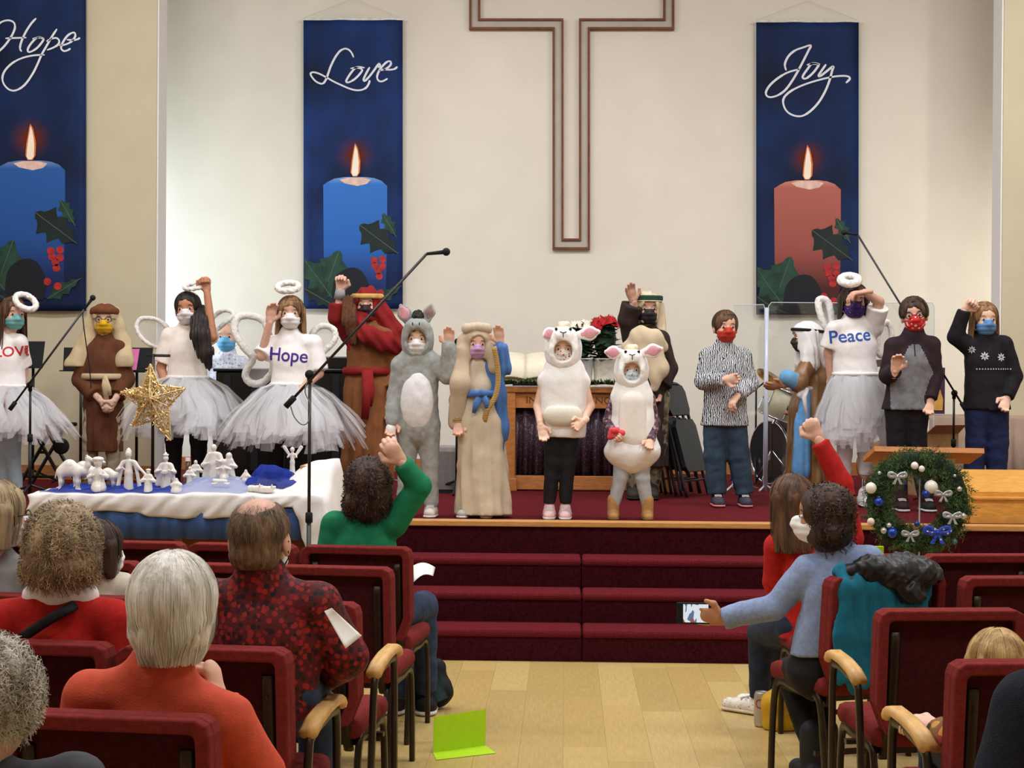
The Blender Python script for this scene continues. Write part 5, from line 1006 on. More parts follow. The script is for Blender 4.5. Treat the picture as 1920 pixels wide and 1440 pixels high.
# --- girl in dark jumper
M_jump = mat('black_knit', C(28, 26, 32), .95, .2, 30, bump=.3, bscale=300)
p = Person('girl in black snowflake jumper and navy jeans with blue mask, arm raised', 12.0, 1846, 566, group=grp, skin='light', hyaw=4, hd=(1846, 600), nk=(1848, 634), sa=(1816, 648), sb=(1882, 646), ea=(1792, 632, .02), wa=(1808, 582, .06), eb=(1902, 706), wb=(1888, 746, .08), ha=(1834, 760), hb=(1866, 760), ka=(1832, 830), kb=(1870, 830))
p.body(hcurl=(1.6, .6), hdir=((.4, -.1, .5), None), hn=((.5, -1, 0), None)); p.face(H_light); p.hair(H_light, -.72, .06, vol=.05, n=260, sw=.003); p.mask(mat('blue_mask', C(88, 136, 186), .7, .06))
sh = p.shirt(M_jump, inf=.024, hem=-.03, flare=.022, collar=.012); p.pants(mat('navy_jeans', C(30, 40, 78), .85, .2, 14), inf=.016, wide=.008); p.shoes(M_blackm)
b = MB()
def flake(cx, cy, r):
    c = Vector(P(cx, cy, 12.0))
    for i in range(8):
        a = i * math.pi / 4; d = Vector((math.cos(a), 0, math.sin(a))); t = Vector((-d.z, 0, d.x)); q = c + d * r * .55; b.add([c + d * r * .12, q + t * r * .17, c + d * r, q - t * r * .17], [(0, 1, 2, 3)])
flake(1840, 668, .032); flake(1872, 670, .032); flake(1818, 656, .028)
for k in range(14): c = Vector(P(1826 + k * 5, 692, 12.0)); b.add([c + Vector((-.006, 0, 0)), c + Vector((0, 0, .006)), c + Vector((.006, 0, 0)), c + Vector((0, 0, -.006))], [(0, 1, 2, 3)])
o = b.build('snowflake_knit', mat('white_yarn', C(216, 214, 218), .9), sh, off=p.off)
bv = BVHTree.FromPolygons([Vector(v.co) for v in sh.data.vertices], [list(q.vertices) for q in sh.data.polygons])
for v in o.data.vertices:
    hit = bv.ray_cast(Vector((v.co.x, v.co.y - .6, v.co.z)), Vector((0, 1, 0)))
    if hit[0] is not None: v.co = hit[0] + Vector((0, -.003, 0))
# --- pianist
p = Person('man with thinning grey hair and blue surgical mask sitting behind the piano', 14.95, 424, 606, group='people making music', skin='fair', Ht=1.7, hd=(426, 632), nk=(426, 668), sa=(398, 682), sb=(454, 682), ea=(394, 720), eb=(458, 720), wa=(410, 735, .2), wb=(440, 735, .2), ha=(414, 770), hb=(438, 770), ka=(412, 776, .35), kb=(440, 776, .35), fa=(412, 850, .35), fb=(440, 850, .35))
p.body(hcurl=(.4, .4)); p.face(H_grey); p.hair(H_grey, -.1, vol=.015, n=0); p.mask(mat('sky_mask', C(96, 172, 214), .7, .05)); p.shirt(vor_mat('pale_check_shirt', C(206, 210, 222), [C(150, 160, 190), C(226, 226, 230)], 40, .4), inf=.02, collar=.01); p.pants(M_blk)
# ================================================================== the audience
ag = 'people seated in the audience'
def seatp(label, Y, x, top, **k):
    k.setdefault('back', True); return Person(label, Y, x, top, floor=0, seated=True, group=ag, **k)
M_red = mat('red_wool', C(178, 32, 26), .95, .12, 40, bump=.3, bscale=300); M_orange = mat('coral_orange_knit', C(202, 82, 58), .92, .07, 40, bump=.25, bscale=260); M_jean = mat('dark_denim', C(44, 58, 84), .85, .2, 20)
# far left, glasses
p = seatp('person with grey brown bob and glasses in a grey top, seated beyond curly hair', 5.95, -6, 914, skin='rosy', hyaw=-48, hd=(-6, 968), hw=1.1)
p.body(hands=(0, 0)); p.hair(H_greybrown, -.42, vol=.06, n=500, sw=.0016); p.glasses(); p.mask(M_wmask); p.shirt(mat('grey_top', C(128, 126, 122), .9, .08), inf=.02, hem=-.05); p.pants(M_jean)
# brown hair, cream collar
p = seatp('person with short brown hair and cream jumper, seated beyond the curly haired woman', 5.95, 186, 984, skin='rosy', hyaw=-35, hd=(186, 1032), nk=(186, 1086), sa=(140, 1104), sb=(232, 1104), ea=(130, 1170), eb=(245, 1170), hw=1.)
p.body(hands=(0, 0)); p.hair(H_dkbrown, -.40, vol=.05, n=500, sw=.0016); p.mask(M_wmask); p.shirt(mat('cream_knit', C(206, 196, 176), .92, .06), inf=.02, hem=-.05, collar=.014); p.pants(M_jean)
# curly brown hair, red
p = seatp('woman with curly grey brown hair, red jumper, white collar and black strap', 4.95, 118, 955, skin='rosy', hd=(118, 1034), nk=(112, 1118), sa=(10, 1164), sb=(212, 1164), ea=(-20, 1290), eb=(238, 1290), hw=1.1)
p.body(hands=(0, 0)); p.hair(H_greybrown, -.35, .0, vol=.10, curl=.05, n=5600, sw=.0011, hz=.008); p.shirt(M_red, inf=.022, hem=-.05)
sd = S(); sd.cap(p.nk + p.u * .01, p.nk + p.u * .05, .075, .07, .02, (p.f, .95)); sd.cap(p.nk + p.r * -.07 + p.u * .0, p.nk + p.r * .07, .04, .045, .02); sd.cut(p.nk + p.u * .055, (0, 0, 1)); p.obj('collar', (sd, .0075), M_white)
b = MB(); b.tube([Vector(q) for q in smooth_path([list(P(150, 1128, 4.93)), list(P(128, 1142, 4.865)), list(P(92, 1162, 4.845)), list(P(40, 1196, 4.85))], 5)], .016, 8, sx=.35, up=(0, 1, 0)); b.build('shoulder_strap', M_blackm, p.root, True, off=p.off)
# white bob, orange
p = seatp('woman with white bobbed hair in a coral orange jumper, hand at chin', 4.0, 325, 1046, skin='fair', hyaw=-8, hd=(326, 1140), nk=(306, 1252), sa=(172, 1306), sb=(424, 1350), ea=(130, 1440), eb=(486, 1450, -.06), wa=(180, 1500, -.25), wb=(412, 1312, -.06), hw=1.1)
p.body(hands=(0, 1), hcurl=(.5, 1.7), hdir=(None, (-.3, .1, .9)), hn=(None, (-.9, .2, .0)), hvox=.005); p.hair(H_white, -.50, .0, vol=.10, n=3400, sw=.0013, wave=.016, rnd_=True, mess=.01); p.shirt(M_orange, inf=.026, hem=-.05, collar=.016, wr=.004, fr=16)
b = MB(); b.tube([p.wb + (p.eb - p.wb) * .02, p.wb + (p.eb - p.wb) * .22], [.038, .044], 12); b.build('pale_cuff', mat('pale_pink_cuff', C(230, 206, 200), .8), p.root, True, off=p.off)
# grey curls, lower left
p = seatp('person with thick curly silver grey hair and an ear showing, behind the orange jumper', 3.1, -20, 1196, skin='rosy', hyaw=-14, hd=(-22, 1322), nk=(-40, 1460), hw=1.1)
p.body(hands=(0, 0)); p.hair(H_grey, -.14, vol=.10, curl=.03, n=5600, sw=.0009, hz=.008); p.shirt(mat('charcoal_top', C(70, 70, 76), .9), inf=.02, hem=-.05)
# balding man in nordic jumper
M_nord = vor_mat('nordic_knit', C(84, 14, 18), [C(150, 28, 28), C(34, 12, 18), C(126, 22, 26), C(50, 14, 20), C(140, 34, 30)], 58, .5)
p = seatp('balding man in red and black patterned jumper leaning on the armrest', 4.98, 490, 944, skin='rosy', hyaw=-10, hd=(488, 1012), nk=(492, 1096), sa=(400, 1128), sb=(592, 1134), ea=(380, 1240), eb=(648, 1232, -.02), wa=(430, 1290, -.25), wb=(604, 1268, -.28), ha=(446, 1300), hb=(540, 1300), ka=(460, 1330, -.4), kb=(596, 1330, -.38), hw=1.2, fat=1.1)
p.body(hcurl=(.6, .6), hands=(0, 1))
h = p.hh; R = p.HM; sd = S(); sd.ell(p.hp(0, -.045, .125), np.array((.363, .447, .392)) * h, R, .02 * h); sd.ell(p.hp(0, -.2, -.16), np.array((.31, .26, .26)) * h, R, .08 * h); sd.ell(p.hp(0, .44, -.05), np.array((.34, .34, .6)) * h, R, .03, '-'); sd.ell(p.hp(.02, -.16, .50), np.array((.25, .34, .22)) * h, R, .03 * h, '-'); sd.cut(p.hp(0, 0, -.33), -R[:, 2])
sd.disp(lambda X: .0022 * sn(X, 150, 2)); mh = hairmat('hair_cropped', (74, 56, 40), (124, 98, 70), 60); ho = p.obj('hair', (sd, .006), mh); b = MB(); rnd = random.Random(9)
for i in range(1500):
    th, ph = math.acos(rnd.uniform(-.45, .97)), rnd.uniform(.75, 2 * math.pi - .75); nrm = np.array((math.sin(th) * math.sin(ph), math.sin(th) * math.cos(ph), math.cos(th)))
    if th < .62 and rnd.random() < .8: continue
    q = p.hp(*(np.array((0, -.045, .125)) + nrm * np.array((.362, .446, .391)))); d = R @ (np.array((0, -.1, -1)) - nrm * nrm.dot(np.array((0, -.1, -1))) + nrm * .3); d /= np.linalg.norm(d); e = np.cross(d, R @ nrm) * .0011; l = rnd.uniform(.014, .026); b.add([q - e, q + e, q + d * l], [(0, 1, 2)])
me = bpy.data.meshes.new('strands'); me.from_pydata([tuple(npv(v) - p.off) for v in b.v], [], b.f); o = link('strands', me, mh, ho); o['kind'] = 'stuff'
p.mask(M_wmask, band=M_blackm); p.shirt(M_nord, inf=.03, hem=-.06, collar=.02, wr=.004, fr=18); p.pants(M_jean)
# green jumper
M_green = mat('emerald_knit', C(24, 118, 78), .92, .1, 30, bump=.2, bscale=260)
p = seatp('woman with dark curly hair in an emerald green jumper, arm swung overhead', 7.72, 690, 862, skin='fair', hd=(690, 914), nk=(686, 966), sa=(628, 984), sb=(738, 982), ea=(612, 1050), eb=(786, 912, .02), wb=(752, 866, .06), wa=(640, 1090, -.2), ha=(660, 1160), hb=(720, 1160), kb=(794, 1136, -.48), ka=(740, 1150, -.5), fa=(740, 1320, -.5), fb=(800, 1300, -.5), hw=1.1)
p.body(hcurl=(.6, .8)); p.hair(H_dkbrown, -.62, .02, vol=.08, curl=.05, n=1500, sw=.002, hz=.008); p.shirt(M_green, inf=.02, hem=-.06, sl=(1, .98)); p.pants(M_jean, inf=.014); p.shoes(M_blackm)
# red jumper
p = seatp('woman with long brown hair in a red jumper raising her fist, white shoes', 7.8, 1480, 888, skin='fair', yaw=-25, hyaw=30, hd=(1482, 940), nk=(1500, 990), sa=(1456, 1024), sb=(1594, 1010), ea=(1452, 1090, -.05), eb=(1578, 908, .0), wb=(1534, 822, .0), wa=(1466, 1160, -.1), ha=(1490, 1170), hb=(1540, 1170), ka=(1428, 1186, -.42), kb=(1446, 1190, -.44), fa=(1424, 1306, -.5), fb=(1450, 1296, -.6), hw=1.1)
p.body(hcurl=(.6, 1.8), hn=(None, (.2, 1, 0))); p.hair(H_brown, -.95, .0, vol=.06, n=700, sw=.0022); p.shirt(M_red, inf=.02, hem=-.06, sl=(1, .96)); p.pants(mat('navy_denim', C(34, 44, 66), .85, .2, 20), inf=.014)
p.f = np.array((-.8, .6, 0)); p.shoes(vor_mat('white_print_shoe', C(224, 216, 204), [C(90, 80, 80), C(190, 120, 110)], 60, .2), mat('cream_sole', C(210, 196, 170), .7), L=.2)
# blue-grey pullover with phone
p = seatp('woman with dark curly hair in a pale blue pullover reaching out with a phone', 6.75, 1548, 912, skin='tan', yaw=-20, hyaw=78, hd=(1545, 968), nk=(1572, 1034), sa=(1516, 1070), sb=(1628, 1052), ea=(1452, 1136, -.02), wa=(1356, 1160, -.06), eb=(1640, 1150, .04), wb=(1610, 1200, -.1), ha=(1518, 1256), hb=(1562, 1256), ka=(1482, 1262, -.40), kb=(1510, 1264, -.44), fa=(1522, 1392, -.22), fb=(1548, 1392, -.26), hw=1.1)
p.body(hcurl=(.35, .6), hdir=((-.95, .0, .1), None), hn=((.1, .9, .2), None)); p.face(H_black); p.hair(H_dkbrown, -.58, .02, vol=.07, curl=.035, n=900, sw=.002, hz=.008); p.mask(M_wmask, True)
p.shirt(mat('pale_blue_marl', C(134, 150, 184), .92, .1, 60, bump=.15, bscale=300), inf=.022, hem=.06, wr=.004, fr=20, collar=.012); p.pants(M_blk, inf=.012); p.shoes(mat('dark_boot_leather', C(40, 40, 46), .6), M_blackm, boot=.1)
WOMAN = p
# child by the armrest
p = seatp('blond child in a mustard plaid shirt, hand resting on the armrest', 4.82, 1868, 1186, skin='light', hd=(1868, 1252), Ht=1.2, hh=.205, nk=(1866, 1322), sa=(1808, 1344), sb=(1926, 1344), ea=(1778, 1392, .0), wa=(1756, 1362, -.08), eb=(1950, 1420), wb=(1920, 1440, -.2), hw=1.)
p.body(hcurl=(.7, .5), hdir=((-.75, .3, .12), None), hn=((.2, .3, -1), None), hvox=.0045); p.hair(H_blond, -.3, vol=.05, n=900, sw=.0016, face=False); p.shirt(vor_mat('mustard_plaid', C(128, 86, 50), [C(190, 140, 60), C(60, 44, 40), C(150, 60, 46)], 30, .5), inf=.016, hem=-.05); p.pants(M_jean)
# dark navy shoulder lower right
p = seatp('person in a dark navy woollen coat behind the blond child', 3.45, 2070, 1010, skin='fair', hd=(2075, 1090), nk=(2065, 1225), sa=(1935, 1330), sb=(2230, 1320), ea=(1895, 1460), eb=(2290, 1460), hw=1.2, fat=1.15)
p.body(hands=(0, 0)); p.hair(H_brown, -.1, vol=.05, n=300); p.shirt(mat('navy_wool', C(24, 28, 42), .95, .2, 60, bump=.5, bscale=300), inf=.035, hem=-.06)
# ================================================================== furniture and props on the stage
def pz(px, Y, z): v = P(px, 700, Y); return Vector((v.x, v.y, z))
def poly_tube(mb, pts, r, n=8, sm=5): mb.tube([Vector(q) for q in smooth_path([list(p) for p in pts], sm)], r, n); return mb
# ---- communion table
YT = 13.45; x0, x1 = P(946, 800, YT).x, P(1260, 800, YT).x; zt = P(1100, 726, YT).z; cT = Vector(((x0 + x1) / 2, YT + .3, ZS)); xm = cT.x; hw = (x1 - x0) / 2
M_tab = mat('table_oak', C(176, 112, 58), .42, .16, 5, stretch=(3, 16, 16), spec=.4)
t = empty('communion_table', cT, 'oak communion table with carved lettering and a sparkling purple curtain', 'table')
hz = zt - ZS
b = MB(); b.box(-hw - .02, hw + .02, -.32, .32, hz - .045, hz, .008); b.build('table_top', M_tab, t)
for sx in (-1, 1):
    for sy in (-1, 1): b = MB(); b.box(sx * (hw - .04) - .045, sx * (hw - .04) + .045, sy * .27 - .04, sy * .27 + .04, .0, hz - .045, .006); b.build('leg', M_tab, t)
    b = MB(); b.box(sx * (hw - .04) - .06, sx * (hw - .04) + .06, -.33, .33, 0, .1, .006); b.build('foot_block', M_tab, t)
b = MB(); b.box(-hw + .08, hw - .08, -.29, -.26, hz - .165, hz - .045); rail = b.build('front_rail', M_tab, t)
b = MB(); b.box(-hw + .08, hw - .08, -.29, -.25, .01, .12, .005); b.build('lower_rail', M_tab, t); b = MB(); b.box(-hw + .08, hw - .08, .25, .29, .01, hz - .045); b.build('rear_panel', M_tab, t)
cu = bpy.data.curves.new('txt', 'FONT'); cu.body = 'IN REMEMBRANCE OF ME'; cu.size = .085; cu.align_x = 'CENTER'; cu.align_y = 'CENTER'; cu.extrude = .002; to = bpy.data.objects.new('txt', cu); COL.objects.link(to)
me = bpy.data.meshes.new_from_object(to.evaluated_get(bpy.context.evaluated_depsgraph_get())); bpy.data.objects.remove(to)
o = link('carved_lettering', me, mat('dark_carving', C(96, 56, 28), .6), rail); o.location = (0, -.291, hz - .105); o.rotation_euler = (math.pi / 2, 0, 0); o.scale = (.972 / max(1e-3, max(v.co.x for v in me.vertices) - min(v.co.x for v in me.vertices)), .9, 1)
vs = []; n = 90
for j in range(2):
    for i in range(n): u = i / (n - 1); vs.append((-hw + .09 + (2 * hw - .18) * u, -.22 + .018 * math.sin(u * 75) + .008 * math.sin(u * 170 + j), .12 if j == 0 else hz - .06))
b = MB(); b.add(vs, [(i, i + 1, n + i + 1, n + i) for i in range(n - 1)]); m = vor_mat('sequin_curtain', C(66, 50, 60), [C(190, 170, 180), C(96, 76, 88), C(60, 44, 54), C(50, 38, 48), C(74, 58, 68)], 120, .3, .35); b.build('sequin_curtain', m, t, True, solid=.004)
b = MB(); b.box(-hw - .03, hw + .03, -.25, .25, hz, hz + .008); b.box(hw + .018, hw + .03, -.25, .25, hz - .2, hz); b.box(-hw - .03, -hw - .018, -.25, .25, hz - .2, hz); o = b.build('table_runner', M_white, None, off=(0, 0, 0)); o.location = cT; tag(o, 'white cloth runner over the communion table', 'tablecloth')
zt += .008
# open book on a stand
c = P(985, 724, YT + .15); c.z = zt
bk = empty('open_book', c, 'large open book with cream pages propped on the communion table', 'book')
for sx, px in ((-1, 0), (1, 1)):
    rows = []
    for i in range(7):
        u = i / 6; xx = sx * .19 * u; bul = .02 * math.sin(u * math.pi * .8) 
        rows.append([(xx, -.11 - bul * .6, .05 + bul), (xx, .06 - bul * .6, .24 + bul)])
    b = MB(); b.add([v for r in rows for v in r], [(2 * i, 2 * i + 2, 2 * i + 3, 2 * i + 1) for i in range(6)]); b.build('page_block', mat('cream_page', C(236, 224, 200), .8, .04, 40), bk, True, solid=.02)
b = MB(); b.add([(-.21, -.10, .03), (.21, -.10, .03), (.21, .08, .25), (-.21, .08, .25)], [(0, 1, 2, 3)]); b.build('cover', mat('gilt_edge', C(206, 176, 112), .5), bk, solid=.012)
b = MB(); b.box(-.1, .1, -.06, .12, 0, .03); b.tube([(0, .1, .02), (0, .06, .2)], .012); b.build('book_stand', M_black, bk)
def greens(name, cx, cy, L, n, seed, lab):
    c = P(cx, cy, YT - .02); c.z = zt; rnd = random.Random(seed); b = MB()
    b.tube([(-L / 2, 0, .012), (0, .01, .02), (L / 2, 0, .012)], .006, 6)
    for i in range(n):
        x = rnd.uniform(-L / 2, L / 2); d = Vector((rnd.uniform(-1, 1), rnd.uniform(-1, .6), rnd.uniform(.1, 1))).normalized(); q = Vector((x, rnd.uniform(-.03, .03), .015)); s = d.cross(Vector((0, 0, 1))).normalized() * rnd.uniform(.006, .012); l = rnd.uniform(.03, .06)
        b.add([q, q + d * l * .5 + s, q + d * l, q + d * l * .5 - s], [(0, 1, 2, 3)])
    b.cur = 0; o = b.build(name, mat('cedar_green', C(74, 92, 58), .7, .35, 40), None, off=None); o.location = c; o['kind'] = 'stuff'; return tag(o, lab, 'greenery')
greens('evergreen_spray', 982, 727, .34, 260, 1, 'evergreen sprig lying in front of the open book'); greens('evergreen_spray', 1132, 727, .30, 220, 2, 'evergreen sprig lying in front of the flower pots')
# poinsettias
def flower(px, py, Y, pot_h, col, lab, nfl, spread, potm):
    c = pz(px, Y, zt); r = empty('poinsettia', c, lab, 'potted plant'); b = MB(); b.lathe((0, 0, 0), [(.075, 0), (.08, .01), (.10, pot_h), (.106, pot_h), (.098, pot_h - .01), (.09, pot_h - .03)], 24); b.build('pot', potm, r, True)
    rnd = random.Random(px); lf = MB(); fl = MB()
    def leaf(mb, q, d, up, l, w):
        s = d.cross(up).normalized() * w; mb.add([q, q + d * l * .45 + s - up * .004, q + d * l, q + d * l * .45 - s - up * .004, q + d * l * .45 + up * .006], [(0, 1, 4), (1, 2, 4), (2, 3, 4), (3, 0, 4)])
    top = P(px, py, Y).z - zt
    lf.ball((0, 0, (pot_h + top) / 2), (.09, .09, (top - pot_h) * .55), 12)
    for i in range(130):
        a = rnd.uniform(0, 6.28); e = rnd.uniform(-.6, .5); d = Vector((math.cos(a) * math.cos(e), math.sin(a) * math.cos(e), math.sin(e))); z = rnd.uniform(pot_h - .01, top - .03); leaf(lf, Vector((d.x * .04, d.y * .04, z)), d, Vector((0, 0, 1)), rnd.uniform(.08, .12), .04)
    for k in range(nfl):
        a = k * 2.4; rr = spread * math.sqrt((k + .3) / nfl); q = Vector((rr * math.cos(a), rr * math.sin(a), top - .02 - .35 * rr * rr / spread)); ax = Vector((q.x * 3, q.y * 3 - .35, .5)).normalized(); u = ax.orthogonal().normalized(); v = ax.cross(u)
        for i in range(9): an = i * 2.2 + k; d = (u * math.cos(an) + v * math.sin(an) + ax * (.25 + .05 * i)).normalized(); leaf(fl, q, d, ax, rnd.uniform(.055, .085), .024)
    b = MB(); b.tube([(0, 0, pot_h * .5), (0, 0, top - .04)], .012, 6); b.build('stem', mat('stem_green', C(60, 80, 44), .7), r)
    lf.build('leaves', mat('dark_leaf', C(38, 56, 36), .6, .3, 30), r)['kind'] = 'stuff'; fl.build('bracts', col, r)['kind'] = 'stuff'
flower(1134, 598, YT + .32, .22, mat('red_bract', C(170, 12, 24), .6, .2, 30), 'red poinsettia in a cream pot on the communion table', 9, .12, mat('cream_pot', C(214, 206, 190), .5))
flower(1090, 606, YT + .3, .22, mat('white_bract', C(232, 224, 208), .6, .08, 30), 'white poinsettia in a pale pot on the communion table', 7, .09, mat('pale_foil_pot', C(196, 196, 192), .35, .06))
# ---- folded chairs leaning by the table
def folded(px, Y, zr, lean, lab):
    r = empty('folding_chair', pz(px, Y, ZS), lab, 'chair', 'folded chairs by the communion table', rz=math.radians(zr)); L = math.radians(lean)
    def T(x, u, d): return (x, u * math.sin(L) + d * math.cos(L), u * math.cos(L) - d * math.sin(L) + .012)
    b = MB(); poly_tube(b, [T(-.2, 0, 0), T(-.2, .5, 0), T(-.2, .78, 0), T(-.16, .86, 0), T(0, .875, 0), T(.16, .86, 0), T(.2, .78, 0), T(.2, .5, 0), T(.2, 0, 0)], .012); b.build('back_frame', M_black, r, True)
    for sx in (-1, 1): b = MB(); poly_tube(b, [T(sx * .175, .02, .05), T(sx * .175, .45, .03), T(sx * .175, .6, .02)], .011); b.build('rear_leg', M_black, r, True)
    for u in (.12, .3): b = MB(); b.tube([T(-.2, u, 0), T(.2, u, 0)], .008); b.build('stretcher', M_black, r)
    pad = mat('black_vinyl', C(26, 28, 34), .45, .1)
    for nm, u0, u1, d, w in (('back_pad', .62, .85, -.015, .18), ('seat_pad', .18, .58, -.03, .185)):
        b = MB(); k = []
        for uu, ww in ((u0, w * .85), (u0 + .04, w), (u1 - .05, w), (u1, w * .8)):
            for dd in (-.018, .012): k += [T(-ww, uu, d + dd), T(ww, uu, d + dd)]
        f = []
        for i in range(3): a = i * 4; c = a + 4; f += [(a, a + 1, c + 1, c), (a + 2, c + 2, c + 3, a + 3), (a, c, c + 2, a + 2), (a + 1, a + 3, c + 3, c + 1)]
        f += [(0, 2, 3, 1), (12, 13, 15, 14)]; b.add(k, f); b.build(nm, pad, r)
    return r
folded(1310, 12.92, 62, 16, 'black folded chair leaning outermost of three beside the boy'); folded(1292, 13.05, 60, 14, 'black folded chair leaning in the middle of three'); folded(1274, 13.18, 58, 12, 'black folded chair leaning nearest the communion table of three')
# ---- clear drum shield
gm = glass_mat('clear_acrylic', (.9, .95, 1, 1), .09); ge = mat('acrylic_edge', C(206, 212, 226), .25, .03, spec=.6)
Ys = 13.7; sh = empty('drum_shield', pz(1437, Ys, ZS), 'clear acrylic drum shield of hinged panels with a pale post', 'screen'); so = sh.location
for a, c, dy, top in ((1376, 1434, .12, 572), (1441, 1620, -.02, 567), (1624, 1752, .1, 568)):
    q0, q1 = P(a, top, Ys + dy), P(c, top, Ys); b = MB(); z0, z1 = ZS + .02, q0.z; r_ = .03
    ring_ = [(0, z0), (1, z0), (1, z1 - r_), (.97, z1), (.03, z1), (0, z1 - r_)]; pts = [(q0.x + (q1.x - q0.x) * u, q0.y + (q1.y - q0.y) * u, z) for u, z in ring_]
    b.add(pts, [tuple(range(6))]); pn = b.build('panel', gm, sh, off=so, solid=.006); b = MB(); b.tube([pts[0], pts[5], pts[4], pts[3], pts[2], pts[1]], .0035, 5); b.build('panel_edge', ge, pn, off=so)
b = MB(); q = pz(1437, Ys - .02, ZS); zt_ = P(1437, 577, Ys).z; b.tube([(q.x, q.y, ZS), (q.x, q.y, zt_)], .016, 10); b.build('post', ge, sh, True, off=so)
for px in (1376, 1437): q = pz(px, Ys, ZS); b = MB(); b.tube([(q.x - .06, q.y - .1, ZS + .008), (q.x, q.y, ZS + .05), (q.x + .06, q.y - .1, ZS + .008)], .008, 6); b.build('foot', ge, sh, off=so)
# ---- drums
def drum(name, c, ax, r, L, shell, head, lab, group='drum kit'):
    c = Vector(c); ax = Vector(ax).normalized(); o = empty(name, c, lab, 'drum', group); b = MB(); b.lathe((0, 0, 0), [(r, 0), (r, L)], 32, ax); b.build('shell', shell, o, True)
    for z, s_ in ((0, -1), (L, 1)):
        u0 = ax.orthogonal().normalized(); v0 = ax.cross(u0); b = MB(); b.tube([ax * z + (u0 * math.cos(q * .19635) + v0 * math.sin(q * .19635)) * (r + .006) for q in range(32)], .011, 8, closed=True); b.build('hoop', M_chrome, o, True); b = MB(); b.lathe(ax * (z + s_ * .003), [(r - .002, -.002), (r - .002, .002)], 32, ax); b.build('head', head, o)
    u = ax.orthogonal().normalized(); v = ax.cross(u)
    for i in range(6): d = u * math.cos(i * 1.047) + v * math.sin(i * 1.047); b = MB(); b.tube([d * (r + .009) + ax * .01, d * (r + .009) + ax * (L - .01)], .004, 5); b.obox(d * (r + .006) + ax * (L / 2), d * .006, ax * .02, d.cross(ax) * .008); b.build('lug', M_chrome, o)
    return o
drum('tom_drum', P(1455, 782, 14.3), (.35, -.1, .85), .155, .24, mat('cream_pearl', C(222, 208, 170), .35, .06, spec=.5), mat('tan_drumhead', C(120, 88, 62), .6), 'cream pearl tom drum tilted on its stand behind the shield')
bd = drum('bass_drum', pz(1508, 14.7, ZS + .27) , (-.85, -.5, 0), .26, .36, M_black, M_blackm, 'black bass drum standing low behind the shield')
b = MB(); base = pz(1448, 14.35, ZS)
for a in (0, 2.1, 4.2): b.tube([base + Vector((0, 0, .3)), base + Vector((.22 * math.cos(a), .22 * math.sin(a), .01))], .009, 6)
o = b.build('tripod', M_chrome, None, True, off=base); st_ = empty('drum_stand', base, 'chrome and black drum stand with splayed tripod legs', 'stand', 'drum kit'); o.parent = st_
b = MB(); b.tube([(0, 0, .1), (0, 0, .52)], .012, 8); b.build('pole', M_black, st_); tm = P(1455, 782, 14.3); b = MB(); b.tube([(0, 0, .5), (tm.x - base.x + .03, tm.y - base.y + .02, tm.z - base.z + .04)], .01, 6); b.build('arm', M_chrome, st_)
cy = empty('cymbal_stand', pz(1418, 14.75, ZS), 'thin cymbal stand with a raised brass cymbal behind the shield', 'cymbal', 'drum kit'); zc = P(1452, 712, 14.4).z - ZS
for a in (.4, 2.5, 4.6): b = MB(); b.tube([(0, 0, .28), (.25 * math.cos(a), .25 * math.sin(a), .01)], .008, 6); b.build('leg', M_black, cy)
b = MB(); b.tube([(0, 0, .15), (0, 0, zc - .08), (.1, 0, zc)], .009, 6); b.build('pole', M_black, cy, True); b = MB(); b.lathe((.13, 0, zc), [(.02, .02), (.03, .012), (.15, .0), (.15, .002), (.03, .016)], 28, (.5, -.4, .8)); b.build('cymbal', mat('brass', C(196, 150, 70), .3, .1, metal=1), cy, True)
# ---- piano and bench
Yp = 14.2; x0, x1 = P(404, 800, Yp).x, P(652, 800, Yp).x; pr = empty('upright_piano', Vector(((x0 + x1) / 2, Yp, ZS)), 'black upright piano behind the angels', 'piano'); hw = (x1 - x0) / 2; hh = P(430, 690, Yp).z - ZS
M_pn = mat('piano_black', C(14, 13, 14), .18, .1, spec=.5)
b = MB(); b.box(-hw, hw, 0, .3, .05, hh - .03, .008); b.build('case', M_pn, pr)
b = MB(); b.box(-hw - .02, hw + .02, -.02, .33, hh - .03, hh, .008); b.build('lid', M_pn, pr); b = MB(); b.box(hw - .26, hw + .02, .0, .3, hh, hh + .10, .01); b.build('music_box', M_pn, pr)
for i in range(5): b = MB(); x = -hw + .1 + i * (2 * hw - .2) / 4; b.box(x - .03, x + .03, -.015, .0, .1, hh - .05); b.build('back_post', M_blackm, pr)
b = MB(); b.box(-hw, hw, .28, .46, .60, .70, .006); b.build('key_bed', M_pn, pr); b = MB(); b.box(-hw + .05, hw - .05, .32, .45, .70, .715); b.build('keys', mat('ivory_keys', C(236, 232, 222), .4), pr)
for sx in (-1, 1): b = MB(); b.box(sx * (hw - .05) - .04, sx * (hw - .05) + .04, -.03, .42, 0, .06); b.build('toe', M_pn, pr)
be = empty('piano_bench', pz(426, 14.95, ZS), 'black padded piano bench under the pianist', 'bench'); pb = P(426, 770, 14.95).z - ZS - .09
b = MB(); b.box(-.3, .3, -.17, .17, pb - .07, pb, .015); b.build('seat', M_blackm, be)
for sx in (-1, 1):
    for sy in (-1, 1): b = MB(); b.box(sx * .26 - .02, sx * .26 + .02, sy * .13 - .02, sy * .13 + .02, 0, pb - .07); b.build('leg', M_pn, be)
